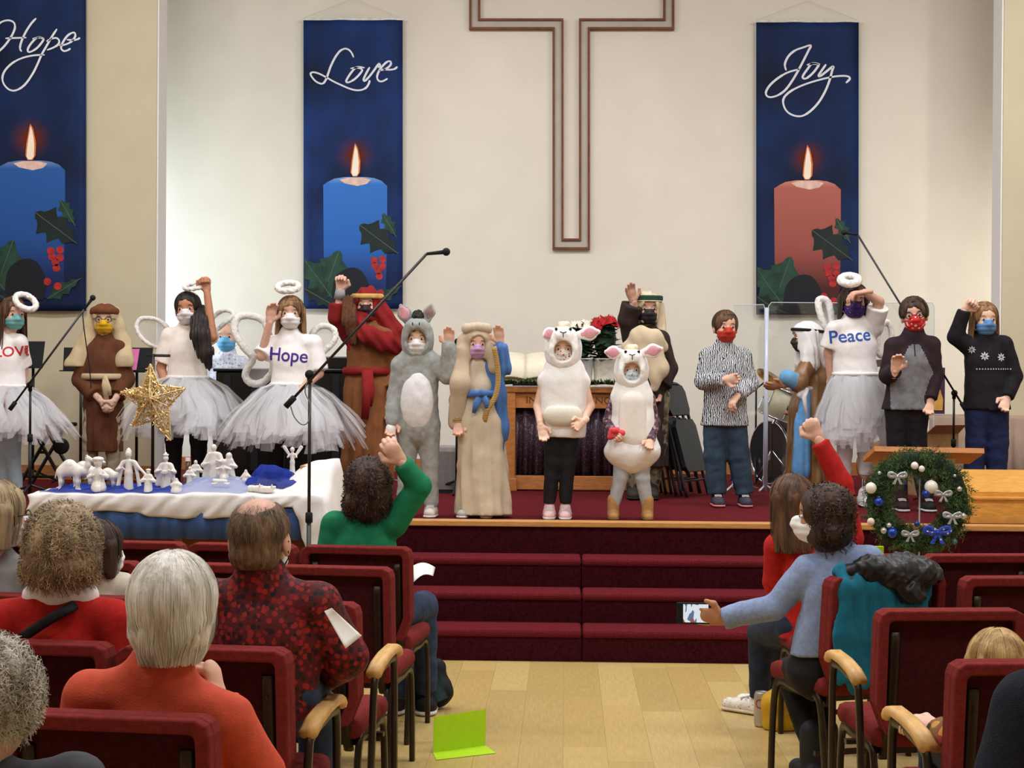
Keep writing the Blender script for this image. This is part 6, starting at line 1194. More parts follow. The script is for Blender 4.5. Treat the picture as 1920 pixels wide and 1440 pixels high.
# ---- microphones on boom stands
def boom_stand(px, Y, floor, top_py, tail, tip, lab, legs=True, mic=True, tipY=0., elbow=None):
    base = pz(px, Y, floor); r = empty('microphone_stand', base, lab, 'microphone stand', 'boom microphone stands'); top = P(px, top_py, Y); h = top.z - floor
    b = MB(); b.tube([(0, 0, .03), (0, 0, h * .55)], .012, 10); b.tube([(0, 0, h * .5), (0, 0, h)], .0085, 10); b.build('pole', M_black, r, True)
    b = MB(); b.lathe((0, 0, h * .55 - .03), [(.013, 0), (.019, .004), (.019, .05), (.012, .056)], 12); b.build('clutch', M_blackm, r, True)
    for a in (.5, 2.6, 4.7): b = MB(); b.tube([(0, 0, .12), (.05 * math.cos(a), .05 * math.sin(a), .1), (.30 * math.cos(a), .30 * math.sin(a), .012)], .009, 8); b.build('leg', M_black, r, True)
    A = P(tail[0], tail[1], Y - .03) - base; B = P(tip[0], tip[1], Y - .03 - tipY) - base
    b = MB(); d = (B - A).normalized(); b.tube([A, B], .0075, 8); bo = b.build('boom', M_black, r, True); b = MB(); b.lathe(A, [(.006, -.012), (.016, -.01), (.016, .055), (.009, .06)], 12, tuple(d)); b.build('counterweight', M_blackm, bo, True)
    b = MB(); b.lathe((0, -.012, h), [(.02, -.02), (.024, 0), (.02, .02)], 12, (0, 1, 0)); b.tube([(0, 0, h - .04), (0, -.02, h + .01)], .014, 8); b.build('swivel', M_blackm, r, True)
    if mic:
        e = B + (Vector((d.x, d.y, d.z * .1)).normalized() * .10 if elbow else d * .10); b = MB(); b.tube([B, B + (e - B) * .3, e], [.008, .009, .012], 10); b.ball(e, .021, 12); b.build('microphone', M_blackm, r, True)
    return r, A, B
r_, A, B = boom_stand(57, 11.9, ZS, 722, (20, 766), (158, 580), 'boom microphone stand in front of the LOVE angel')
b = MB(); poly_tube(b, [B * .98 + A * .02, B + Vector((0, -.01, -.12)), B + Vector((.04, 0, -.42)), B + Vector((.05, 0, -.55))], .004, 6); b.build('cable', M_blackm, r_, True)
r_, A, B = boom_stand(581, 8.75, 0, 702, (538, 760), (800, 476), 'tall boom microphone stand before the nativity table with mic over the red headcloth', elbow=True)
b = MB(); k = [P(x, y, 8.7) - r_.location for x, y in ((545, 762), (552, 782), (566, 796), (578, 790), (582, 760), (572, 735), (576, 715))]; poly_tube(b, k, .0035, 6); b.build('cable', mat('grey_cable', C(120, 116, 112), .6), r_, True)
boom_stand(1789, 12.6, ZS, 737, (1810, 768), (1608, 440), 'boom microphone stand between the raglan boy and the snowflake girl', elbow=True)
# ---- gold star on its pole
base = pz(287, 12.05, ZS); r = empty('star_on_stand', base, 'gold tinsel star fixed to a black microphone pole', 'star'); b = MB(); h = P(287, 666, 12.05).z - ZS; b.tube([(0, 0, .02), (0, 0, h)], .011, 10); b.build('pole', M_black, r, True); b = MB(); b.lathe((0, 0, 0), [(.14, 0), (.14, .015), (.03, .03), (.015, .05)], 24); b.build('base', M_blackm, r, True)
w0, w1 = P(274, 666, 12.05) - base, P(319, 667, 12.05) - base; b = MB(); b.tube([w0, w1], .011, 8); b.build('cross_bar', M_black, r, True)
gold = mat('gold_tinsel', C(232, 204, 144), .32, .2, 40, metal=.6); sc = P(284, 745, 12.0) - base; ang = [(90, 1.12), (18, 1.0), (-54, 1.18), (-126, .95), (162, 1.0)]; Rr = .245; sp = []
tips = [(282, 682), (348, 728), (320, 826), (248, 800), (226, 735)]; ins = [(298, 722), (316, 762), (284, 788), (262, 762), (268, 726)]
for a, c in zip(tips, ins): sp += [P(a[0], a[1], 12.0) - base, P(c[0], c[1], 12.0) - base]
b = MB()
for i in range(10):
    q = sp[(i + 1) % 10]; b.tube([sp[i], q], .006, 6)
    for s_ in (-1, 1): b.tube([sp[i], sc + Vector((0, s_ * .06, 0))], .004, 5)
b.build('star_frame', gold, r); b = MB(); rnd = random.Random(5)
for i in range(10):
    for k in range(260):
        u, v = rnd.random(), rnd.random()
        if u + v > 1: u, v = 1 - u, 1 - v
        c3 = sc + Vector((0, rnd.choice((-1, 1)) * .055, 0)); q = c3 + (sp[i] - c3) * u + (sp[(i + 1) % 10] - c3) * v; d = Vector((rnd.gauss(0, 1), rnd.gauss(0, 1), rnd.gauss(0, 1))).normalized(); e = d.orthogonal().normalized() * rnd.uniform(.002, .0045); l = rnd.uniform(.01, .028); b.add([q - e, q + e, q + e + d * l, q - e + d * l], [(0, 1, 2, 3)])
o = b.build('tinsel', gold, r); o['kind'] = 'stuff'
# ---- music stands
def music_stand(px, Y, x0, x1, y0, y1, lab, paper=None, tilt=18):
    base = pz(px, Y, ZS); r = empty('music_stand', base, lab, 'music stand', 'black music stands'); a, c = P(x0, y1, Y), P(x1, y0, Y); wd = (c.x - a.x) / 2; hh = c.z - a.z; cx = (a.x + c.x) / 2 - base.x; z0 = a.z - ZS; T = math.radians(tilt)
    b = MB(); b.add([(cx - wd * .95, 0, z0), (cx + wd * .95, 0, z0), (cx + wd, math.sin(T) * hh, z0 + hh), (cx - wd, math.sin(T) * hh, z0 + hh)], [(0, 1, 2, 3)]); b.build('desk', M_blackm, r, solid=.006)
    b = MB(); b.box(cx - wd, cx + wd, -.07, .005, z0 - .01, z0); b.build('ledge', M_blackm, r); b = MB(); b.tube([(0, .03, .05), (0, .03, z0 + hh * .4)], .012, 8); b.build('pole', M_black, r, True)
    for q in (.8, 2.9, 5.): b = MB(); b.tube([(0, .03, .12), (.26 * math.cos(q), .03 + .26 * math.sin(q), .01)], .009, 6); b.build('leg', M_black, r)
    if paper is not None:
        b = MB(); b.add([(cx - wd * .7, -.012, z0 + .01), (cx - wd * .1, -.012, z0 + .01), (cx - wd * .0, math.sin(T) * hh - .012, z0 + hh * .95), (cx - wd * .6, math.sin(T) * hh - .012, z0 + hh * .95)], [(0, 1, 2, 3)]); o = b.build('song_sheet', paper, None, off=base * 0); o.location = base; m_ = o.modifiers.new('t', 'SOLIDIFY'); m_.thickness = .002; tag(o, 'pink song sheet standing on the music stand', 'sheet music')
music_stand(60, 13.6, 38, 80, 640, 688, 'black music stand behind the LOVE angel'); music_stand(150, 13.75, 116, 205, 652, 694, 'black music stand half hidden behind the shepherd in brown'); music_stand(255, 13.75, 234, 284, 652, 696, 'black music stand with a pink sheet beside the shepherd', mat('pink_paper', C(226, 120, 176), .8))
# ---- folding stool with black round pad
base = pz(92, 12.9, ZS); r = empty('folding_stool', base, 'black folding stool frame standing by the baseboard', 'stool'); zt_ = P(90, 800, 12.9).z - ZS
for x_, y_ in ((-.2, .14), (.2, -.14)):
    for s_ in (-1, 1): b = MB(); b.tube([(x_, s_ * .16, .01), (-x_ * .4, s_ * .16, zt_)], .014, 8); b.build('leg', M_black, r)
for u in (.25, .62): b = MB(); b.tube([(-.2 + .28 * u * 1.0, -.16, zt_ * u), (.2 - .28 * u, -.16, zt_ * u)], .011, 8); b.build('stretcher', M_black, r)
b = MB(); b.box(-.17, .17, -.18, .18, zt_, zt_ + .03, .012); b.build('seat', M_blackm, r); b = MB(); b.lathe((.16, -.2, zt_ * .72), [(.055, 0), (.06, .01), (.06, .03), (.05, .035)], 20, (0, -1, 0)); b.build('foot_pad', M_blackm, r, True)
# ---- floor monitor and microphone behind Mary
base = pz(842, 13.2, ZS); r = empty('floor_amplifier', base, 'grey stage amplifier with black grille behind the blue mantle', 'amplifier'); b = MB(); b.box(-.09, .09, -.1, .12, 0, .36, .01); b.build('cabinet', mat('grey_plastic', C(150, 146, 140), .6), r); b = MB(); b.box(-.075, .075, -.108, -.1, .03, .32); b.build('grille', mat('grille_grey', C(108, 104, 100), .8, .2, 200), r); b = MB(); b.box(-.08, .08, -.104, -.1, .0, .06); b.build('base_strip', M_blackm, r)
base = pz(857, 13.05, ZS); r = empty('microphone_stand', base, 'straight microphone stand behind the tan headscarf', 'microphone stand'); h = P(857, 655, 13.05).z - ZS; b = MB(); b.tube([(0, 0, .02), (0, 0, h)], .009, 8); b.build('pole', M_black, r, True); b = MB(); b.tube([(0, 0, h - .03), (0, 0, h + .05)], [.012, .02], 10); b.ball((0, 0, h + .06), .024, 12); b.build('microphone', M_blackm, r, True)
for q in (.5, 2.6, 4.7): b = MB(); b.tube([(0, 0, .1), (.28 * math.cos(q), .28 * math.sin(q), .012)], .01, 8); b.build('leg', M_black, r)
for k, pts in enumerate([((660, 905), (700, 896), (760, 902), (830, 898), (860, 904)), ((780, 890), (810, 884), (850, 888), (870, 880))]):
    b = MB(); qs = [G(x, y, ZS + .006) for x, y in pts]; poly_tube(b, qs, .006, 6); o = b.build('floor_cable', mat('pale_cable', C(150, 146, 140), .6) if k == 0 else M_blackm, None, True, off=qs[0]); o.location = qs[0]; tag(o, ['pale cable lying across the stage behind the robes', 'black cable coiled by the amplifier'][k], 'cable')
# ---- cloth covered table, box and picture on the right
Yt = 14.0; a, c = P(1742, 780, Yt), P(2010, 780, Yt); M_taupe = mat('taupe_cloth', C(172, 148, 130), .85, .08, 8, bump=.1, bscale=150)
n = 80; vs = []
for j, (z, o_) in enumerate(((a.z, 0), (a.z - .02, -.012), (ZS + .3, -.03), (ZS + .01, -.05))):
    for i in range(n): u = i / (n - 1); vs.append((a.x + (c.x - a.x) * u - Vector(a).x, o_ + .016 * (j > 1) * math.sin(u * 42 + j * .4) + .01 * (j > 1) * math.sin(u * 97), z - ZS))
vs += [(a.x + (c.x - a.x) * i / (n - 1) - a.x, .6, a.z - ZS) for i in range(n)]
b = MB(); order = [4, 0, 1, 2, 3]; b.add(vs, [(order[k] * n + i, order[k] * n + i + 1, order[k + 1] * n + i + 1, order[k + 1] * n + i) for k in range(4) for i in range(n - 1)])
tb = empty('draped_table', Vector((a.x, Yt, ZS)), 'long low table draped in taupe cloth along the wall', 'table'); b.build('tablecloth', M_taupe, tb, True, solid=.004); b = MB(); b.box(.02, c.x - a.x, .03, .58, a.z - ZS - .035, a.z - ZS - .006); b.build('table_top', M_wood, tb)
for x in (.06, c.x - a.x - .06):
    for y in (.08, .54): b = MB(); b.box(x - .02, x + .02, y - .02, y + .02, 0, a.z - ZS - .035); b.build('leg', M_black, tb)
base = pz(1748, 13.4, ZS); bx = empty('cardboard_box', base, 'open cardboard box standing by the draped table', 'box', rz=.5); M_card = mat('cardboard', C(178, 142, 96), .85, .08); h = P(1748, 812, 13.4).z - ZS
for x0, x1, y0, y1 in ((-.16, .16, -.12, -.115), (-.16, .16, .115, .12), (-.16, -.155, -.12, .12), (.155, .16, -.12, .12)): b = MB(); b.box(x0, x1, y0, y1, 0, h); b.build('side', M_card, bx)
b = MB(); b.add([(-.16, -.12, h), (.16, -.12, h), (.15, -.22, h + .07), (-.15, -.22, h + .07)], [(0, 1, 2, 3)]); b.build('flap', M_card, bx, solid=.004); b = MB(); b.box(-.16, .16, -.12, .12, 0, .006); b.build('bottom', M_card, bx)
q = P(1757, 776, 14.2); o = empty('framed_picture', q, 'dark purple framed picture with golden design on the draped table', 'picture'); b = MB(); b.box(-.05, .06, -.01, .015, 0, .38); b.build('frame', mat('purple_frame', C(70, 40, 62), .6), o); b = MB(); b.prism([(-.03, .03), (.04, .03), (.045, .12), (.02, .2), (-.005, .14), (-.04, .1)], -.016, -.011); b.build('gold_design', mat('gold_paint', C(206, 160, 80), .5), o)
o = empty('guitar', pz(1655, 13.9, ZS), 'dark wooden guitar neck showing behind the Peace angel', 'guitar'); z_ = P(1655, 676, 13.9).z - ZS; b = MB(); b.obox((-.02, 0, z_ - .02), (.09, 0, .012), (0, .02, 0), (-.008, 0, .028)); b.build('headstock', mat('guitar_brown', C(92, 62, 36), .4), o); b = MB(); b.tube([(0, 0, .25), (0, 0, z_)], .02, 8); b.build('neck', mat('guitar_brown', C(92, 62, 36), .4), o, True); b = MB(); b.lathe((0, .05, .2), [(.02, -.05), (.19, -.05), (.2, 0), (.19, .05), (.02, .05)], 28, (0, 1, 0)); b.build('soundbox', mat('guitar_tan', C(176, 120, 66), .35), o, True)
# ---- wooden book desk at the stage edge on the right
Yd = 10.78; x0 = P(1812, 960, Yd).x; x1 = x0 + .75; d = empty('sloped_desk', Vector((x0, Yd, ZS)), 'honey oak sloped desk standing at the stage edge beside the wreath', 'desk'); M_honey = mat('honey_oak', C(214, 154, 72), .38, .12, 5, stretch=(3, 16, 16), spec=.45)
z1, z2, z3 = (P(1820, 923, Yd).z - ZS), (P(1820, 882, Yd + .3).z - ZS), .0
W_ = x1 - x0
b = MB(); b.add([(0, .06, z1), (W_, .06, z1), (W_, .42, z2), (0, .42, z2), (0, .06, z1 - .03), (W_, .06, z1 - .03), (W_, .42, z2 - .03), (0, .42, z2 - .03)], [(0, 1, 2, 3), (7, 6, 5, 4), (0, 4, 5, 1), (1, 5, 6, 2), (2, 6, 7, 3), (3, 7, 4, 0)]); b.build('sloped_top', M_honey, d)
b = MB(); b.box(.03, W_, .0, .10, z1 - .045, z1 - .03, .003); b.build('ledge', M_honey, d); b = MB(); b.box(.03, W_, .02, .05, .006, z1 - .045); b.build('front_panel', M_honey, d)
b = MB(); b.prism([(.0, 0), (1, 0), (1, 1)], 0, .001); b = MB(); b.add([(.01, .05, .006), (.01, .4, .006), (.01, .4, z2 - .03), (.01, .06, z1 - .03), (.03, .05, .006), (.03, .4, .006), (.03, .4, z2 - .03), (.03, .06, z1 - .03)], [(0, 1, 2, 3), (7, 6, 5, 4), (0, 4, 5, 1), (1, 5, 6, 2), (2, 6, 7, 3), (3, 7, 4, 0)]); b.build('side_panel', M_honey, d)
# ---- acrylic lectern with oak top, wreath hung in front
Yl = 9.25; lx0, lx1 = P(1640, 845, Yl).x, P(1846, 845, Yl).x; cx = (P(1640, 850, Yl).x + P(1822, 850, Yl).x) / 2; base = Vector((cx, Yl, 0)); r = empty('lectern', base, 'clear acrylic lectern with a slanted oak reading top', 'lectern')
M_lect = mat('lectern_oak', C(190, 122, 58), .4, .14, 5, stretch=(3, 16, 16), spec=.45)
hi = [P(x, y, Yl - .14) - base for x, y in ((1640, 846), (1846, 850))]; lo_ = [P(x, y, Yl + .18) - base for x, y in ((1618, 866), (1818, 870))]; z0_ = lo_[0].z; up_ = Vector((0, .012, .026)); q4 = [hi[0], hi[1], lo_[1], lo_[0]]
b = MB(); b.add(q4 + [v + up_ for v in q4], [(0, 1, 2, 3), (7, 6, 5, 4), (0, 4, 5, 1), (1, 5, 6, 2), (2, 6, 7, 3), (3, 7, 4, 0)]); b.build('reading_top', M_lect, r)
for x in (-.17, .17): b = MB(); b.box(x - .006, x + .006, -.1, .14, .03, z0_); b.build('acrylic_side', glass_mat('clear_acrylic_side', (.9, .95, 1, 1), .14), r)
b = MB(); b.box(-.17, .17, -.012, -.004, .03, z0_ + .03); b.build('acrylic_front', gm, r); b = MB(); b.tube([(-.02, -.015, .1), (-.02, -.015, z0_)], .004, 5); b.build('acrylic_seam', ge, r); b = MB(); b.box(-.24, .24, -.2, .2, 0, .03, .005); b.build('base', M_lect, r)
wc = P(1720, 940, Yl - .2); wr = empty('wreath', Vector((wc.x, wc.y, wc.z)), 'evergreen christmas wreath with white and blue baubles on the lectern', 'wreath'); Rw = .215; kk = (Yl - .2) / F
b = MB(); b.tube([(Rw * math.cos(q * .2618), 0, Rw * math.sin(q * .2618)) for q in range(24)], .05, 8, closed=True); b.build('wire_ring', mat('dark_twig', C(26, 40, 24), .9), wr, True)
b = MB(); rnd = random.Random(11)
for i in range(2600):
    a = rnd.uniform(0, 6.283); rr = Rw - .008 + max(-.06, min(.06, rnd.gauss(0, .034))); q = Vector((rr * math.cos(a), rnd.uniform(-.05, .03), rr * math.sin(a))); rad = Vector((math.cos(a), 0, math.sin(a))); tan = Vector((-math.sin(a), 0, math.cos(a))); d = (tan * rnd.uniform(.2, 1) * -1 + rad * rnd.gauss(0, .75) + Vector((0, -1, 0)) * rnd.uniform(-.1, .7)).normalized(); l = rnd.uniform(.03, .055)
    for k in range(7):
        t = k / 7; s_ = q + d * l * t; e = (d * .8 + (d.orthogonal() * math.cos(k * 2.4 + a) + d.cross(d.orthogonal()) * math.sin(k * 2.4 + a)) * .9).normalized(); w_ = e.cross(Vector((0, 1, 0.1))).normalized() * .0024; b.add([s_ - w_, s_ + w_, s_ + e * .02], [(0, 1, 2)])
o = b.build('pine_needles', mat('pine_green', C(28, 54, 28), .75, .45, 14, col2=C(84, 112, 66)), wr); o['kind'] = 'stuff'
def bauble(px, py, rpx, m, nm='bauble'):
    c = P(px, py, Yl - .27) - wr.location; rr = rpx * kk; b = MB(); b.ball(c, rr, 18); o = b.build(nm, m, wr, True); b = MB(); b.lathe(c + Vector((0, .2 * rr, rr * .9)), [(rr * .25, 0), (rr * .25, rr * .25)], 8); b.build('cap', M_chrome, o)
mw = mat('pearl_bauble', C(232, 226, 214), .3, .03, spec=.6); mbl = mat('blue_bauble', C(24, 66, 168), .2, .1, spec=.7, metal=.4); ms = mat('silver_bauble', C(196, 194, 186), .25, .06, metal=.6)
for x, y, rp, m in ((1746, 913, 12.5, mw), (1633, 915, 10.5, mw), (1715, 873, 7, mw), (1728, 879, 6, mw), (1633, 978, 7, mat('pale_pink_bauble', C(228, 204, 190), .35)), (1657, 995, 6, ms), (1806, 968, 6, ms), (1799, 917, 5, ms), (1667, 985, 5, ms), (1673, 999, 10, mbl), (1648, 941, 9, mbl), (1737, 926, 8, mbl), (1719, 982, 5, mbl), (1790, 1016, 5, mat('teal_bauble', C(60, 104, 104), .3)), (1649, 887, 3.5, ms), (1790, 892, 3, ms)): bauble(x, y, rp, m)
rib = vor_mat('blue_silver_ribbon', C(48, 70, 172), [C(190, 194, 214), C(30, 44, 130)], 60, .3, .35); rib2 = mat('silver_ribbon', C(176, 178, 184), .3, .2, 30, metal=.5)
def bow(px, py, s, m):
    c = P(px, py, Yl - .285) - wr.location; o = None
    for sx in (-1, 1):
        pp = smooth_path([(c.x + x * s, c.y - .01, c.z + z * s) for x, z in [(0, 0), (sx * .35, .25), (sx * .72, .32), (sx * .8, .08), (sx * .5, -.06), (0, 0)]], 4); b = MB(); b.tube([Vector(q) for q in pp], .15 * s, 8, sx=.4, up=(0, 1, 0)); b.build('ribbon_loop', m, wr, True)
        b = MB(); b.add([c + Vector((-.05 * s, -.01, 0)), c + Vector((.1 * s, -.01, 0)), c + Vector((sx * .35 * s + .14 * s, -.015, -.75 * s)), c + Vector((sx * .35 * s - .16 * s, -.015, -.72 * s))], [(0, 1, 2, 3)]); b.build('ribbon_tail', m, wr, solid=.002)
    b = MB(); b.ball(c + Vector((0, -.012, 0)), .12 * s, 10); b.build('ribbon_knot', m, wr, True)
bow(1757, 998, .08, rib); bow(1682, 893, .055, rib2); bow(1706, 1002, .05, rib2); bow(1768, 927, .05, rib2); bow(1785, 968, .055, rib2)
# ================================================================== nativity table and figurines
Yn0, Yn1 = 9.05, 9.62; nx0, nx1 = P(58, 940, Yn0).x, P(606, 940, Yn0).x; zN = P(300, 930, Yn0).z
nt = empty('nativity_table', Vector(((nx0 + nx1) / 2, (Yn0 + Yn1) / 2, 0)), 'long wooden table holding the white nativity figures', 'table'); W2 = (nx1 - nx0) / 2
b = MB(); b.box(-W2, W2, -.27, .27, zN - .05, zN - .012, .004); b.build('table_top', M_wood, nt)
for sx in (-1, 1):
    for sy in (-1, 1): b = MB(); b.box(sx * (W2 - .06) - .03, sx * (W2 - .06) + .03, sy * .22 - .03, sy * .22 + .03, 0, zN - .05); b.build('leg', M_wood, nt)
b = MB(); b.box(-W2 + .03, W2 - .03, -.235, -.215, .62, zN - .05); b.build('front_panel', mat('table_front_wood', C(128, 70, 36), .5, .15, 5, stretch=(3, 16, 16)), nt)
for i, x in enumerate(np.linspace(-W2 + .2, W2 - .2, 3)): b = MB(); b.box(x - .02, x + .02, -.24, -.235, .62, zN - .05); b.build('panel_stile', M_wood, nt)
# blue skirt
n = 90; vs = []; za, zb = zN - .004, P(300, 1010, Yn0).z
for j in range(3):
    for i in range(n): u = i / (n - 1); vs.append((nx0 + .03 + (nx1 - nx0 - .10) * u, Yn0 - .012 + (.012 * math.sin(u * 60) + .007 * math.sin(u * 131)) * j / 2, za + (zb - za) * j / 2))
b = MB(); b.add(vs, [(j * n + i, j * n + i + 1, (j + 1) * n + i + 1, (j + 1) * n + i) for j in range(2) for i in range(n - 1)]); o0 = Vector((nx0, Yn0, zN))
o = b.build('blue_table_skirt', mat('denim_blue_cloth', C(62, 88, 142), .85, .12, 10, bump=.1, bscale=200), None, True, off=o0, solid=.003); o.location = o0; tag(o, 'denim blue cloth hanging below the white cloth on the nativity table', 'tablecloth')
# white cloth: top surface over hidden boxes, swagged front edge
def hgt(x, y):   # height over table top; box at the right end lifts the cloth
    u = (x - nx0) / (nx1 - nx0); v = (y - Yn0) / (Yn1 - Yn0)
    e = lambda t: 1 / (1 + math.exp(-t))
    return .006 + .17 * e((u - .86) * 38) * e((v - .35) * 14) + .065 * e((u - .50) * 30) * e((.80 - u) * 30) * e((v - .25) * 10) + .003 * math.sin(x * 40 + y * 31)
nu, nv = 90, 26; vs = []; fs = []
def drop(u):    # front drop of the swag
    return .055 + .075 * math.exp(-((u - .52) / .26) ** 2) + .012 * math.sin(u * 11) + (.32 if u > .955 else (.32 * max(0, (u - .90) / .055) if u > .90 else 0)) + (.10 * max(0, (.05 - u) / .05))
for i in range(nu):
    u = i / (nu - 1); x = nx0 - .01 + (nx1 - nx0 + .02) * u
    for j in range(nv):
        if j < 10:
            t = j / 9; dz = drop(u) * (1 - t); vs.append((x + .012 * math.sin(dz * 40 + u * 30), Yn0 - .022 - .012 * math.sin(t * 3) + .007 * math.sin(u * 46 + t * 5 + dz * 50) + .005 * math.sin(u * 90 - t * 6), zN + hgt(x, Yn0) - dz + .004 * math.sin(u * 24 + t * 5)))
        else:
            t = (j - 9) / (nv - 10); y = Yn0 + (Yn1 - Yn0) * t; vs.append((x, y, zN + hgt(x, y)))
for i in range(nu - 1):
    for j in range(nv - 1): fs.append((i * nv + j, (i + 1) * nv + j, (i + 1) * nv + j + 1, i * nv + j + 1))
# right-hand hanging side
k0 = len(vs); base_i = (nu - 1) * nv; ns = 10; 
for q in range(1, ns + 1):
    t = q / ns
    for j in range(nv):
        v = vs[base_i + j]; zl = .56; vs.append((v[0] + .05 * math.sin(min(1, t * 2) * 1.57) + .014 * math.sin(j * 1.4) * t, v[1] - (.02 if j < 10 else 0) * t, v[2] - (v[2] - zl) * t if True else 0))
for q in range(ns):
    a0 = base_i if q == 0 else k0 + (q - 1) * nv; a1 = k0 + q * nv
    for j in range(nv - 1): fs.append((a0 + j, a1 + j, a1 + j + 1, a0 + j + 1))
b = MB(); b.add(vs, fs); o = b.build('white_cloth', mat('white_linen', C(226, 220, 216), .85, .03, 8, bump=.06, bscale=100), None, True, off=o0, solid=.003); o.location = o0; tag(o, 'white cloth swagged along the nativity table and over a raised box', 'tablecloth')
WC = o
# boxes under the cloth
b = MB(); bx_ = nx0 + (nx1 - nx0) * .955; b.box(bx_ - .10, bx_ + .07, Yn0 + .3, Yn1 - .02, zN - .012, zN + .15); o = b.build('riser_box', M_card, None, off=(bx_, Yn0 + .4, zN)); o.location = (bx_, Yn0 + .4, zN); tag(o, 'cardboard riser hidden beneath the raised end of the white cloth', 'box')
def crumple(name, x0, x1, y0, y1, amp, lift, m, lab, seed, nx=44, ny=14, rag=.02):
    vs = []; rnd = random.Random(seed); ph = [rnd.uniform(0, 6) for _ in range(6)]
    for j in range(ny):
        for i in range(nx):
            u, v = i / (nx - 1), j / (ny - 1); x = x0 + (x1 - x0) * u; y = y0 + (y1 - y0) * v + rag * math.sin(u * 9 + ph[0]); e = min(1, 6 * u, 6 * (1 - u), 5 * v, 5 * (1 - v)); vs.append((x, y, zN + hgt(x, y) + .006 + e * (lift * math.sin(math.pi * u) ** .6 + amp * abs(math.sin(u * 17 + ph[1] + 2 * math.sin(v * 5)) * math.sin(v * 7 + ph[2] + u * 6)))))
    b = MB(); b.add(vs, [(j * nx + i, j * nx + i + 1, (j + 1) * nx + i + 1, (j + 1) * nx + i) for j in range(ny - 1) for i in range(nx - 1)]); q = Vector(((x0 + x1) / 2, y0, zN)); o = b.build(name, m, None, True, off=q); o.location = q; tag(o, lab, 'cloth'); return o
Mbt = tulle_mat('blue_tulle', C(54, 74, 168), .8)
xx = lambda px, Y=9.3: P(px, 900, Y).x
crumple('blue_tulle', xx(90), xx(345), Yn0 + .06, Yn1, .03, .0, Mbt, 'royal blue tulle spread under the camels and kings', 3)
crumple('pale_blue_tulle', xx(330), xx(475), Yn0 + .04, Yn0 + .38, .012, .018, tulle_mat('pale_blue_tulle', C(170, 178, 214), .7), 'pale blue gauze laid before the holy family figures', 5)
sd = S(); rnd = random.Random(8); q0 = Vector((xx(510), Yn0 + .33, zN + .01))
for i in range(26): u = rnd.random(); sd.ell(npv(q0) + np.array((rnd.uniform(-.11, .11), rnd.uniform(-.16, .16), .02 + .11 * u * (1 - .3 * u))), (rnd.uniform(.03, .06), rnd.uniform(.03, .06), rnd.uniform(.03, .05)), None, .03)
sd.cut((0, 0, zN + .012), (0, 0, -1)); sd.disp(lambda X: .012 * sn(X, 36, 3) + .006 * sn(X, 90, 5)); o = sdf_obj('blue_tulle_pile', (sd, .007), Mbt, None, npv(q0), loc=q0); tag(o, 'bunched royal blue tulle heaped beside the angel figure', 'cloth')
Mpor = mat('white_porcelain', C(226, 220, 212), .28, .04, 20, spec=.55)
def top_at(px, Y): x = P(px, 900, Y).x; return Vector((x, Y, zN + hgt(x, Y) + .004))
ng = 'white porcelain nativity figures'
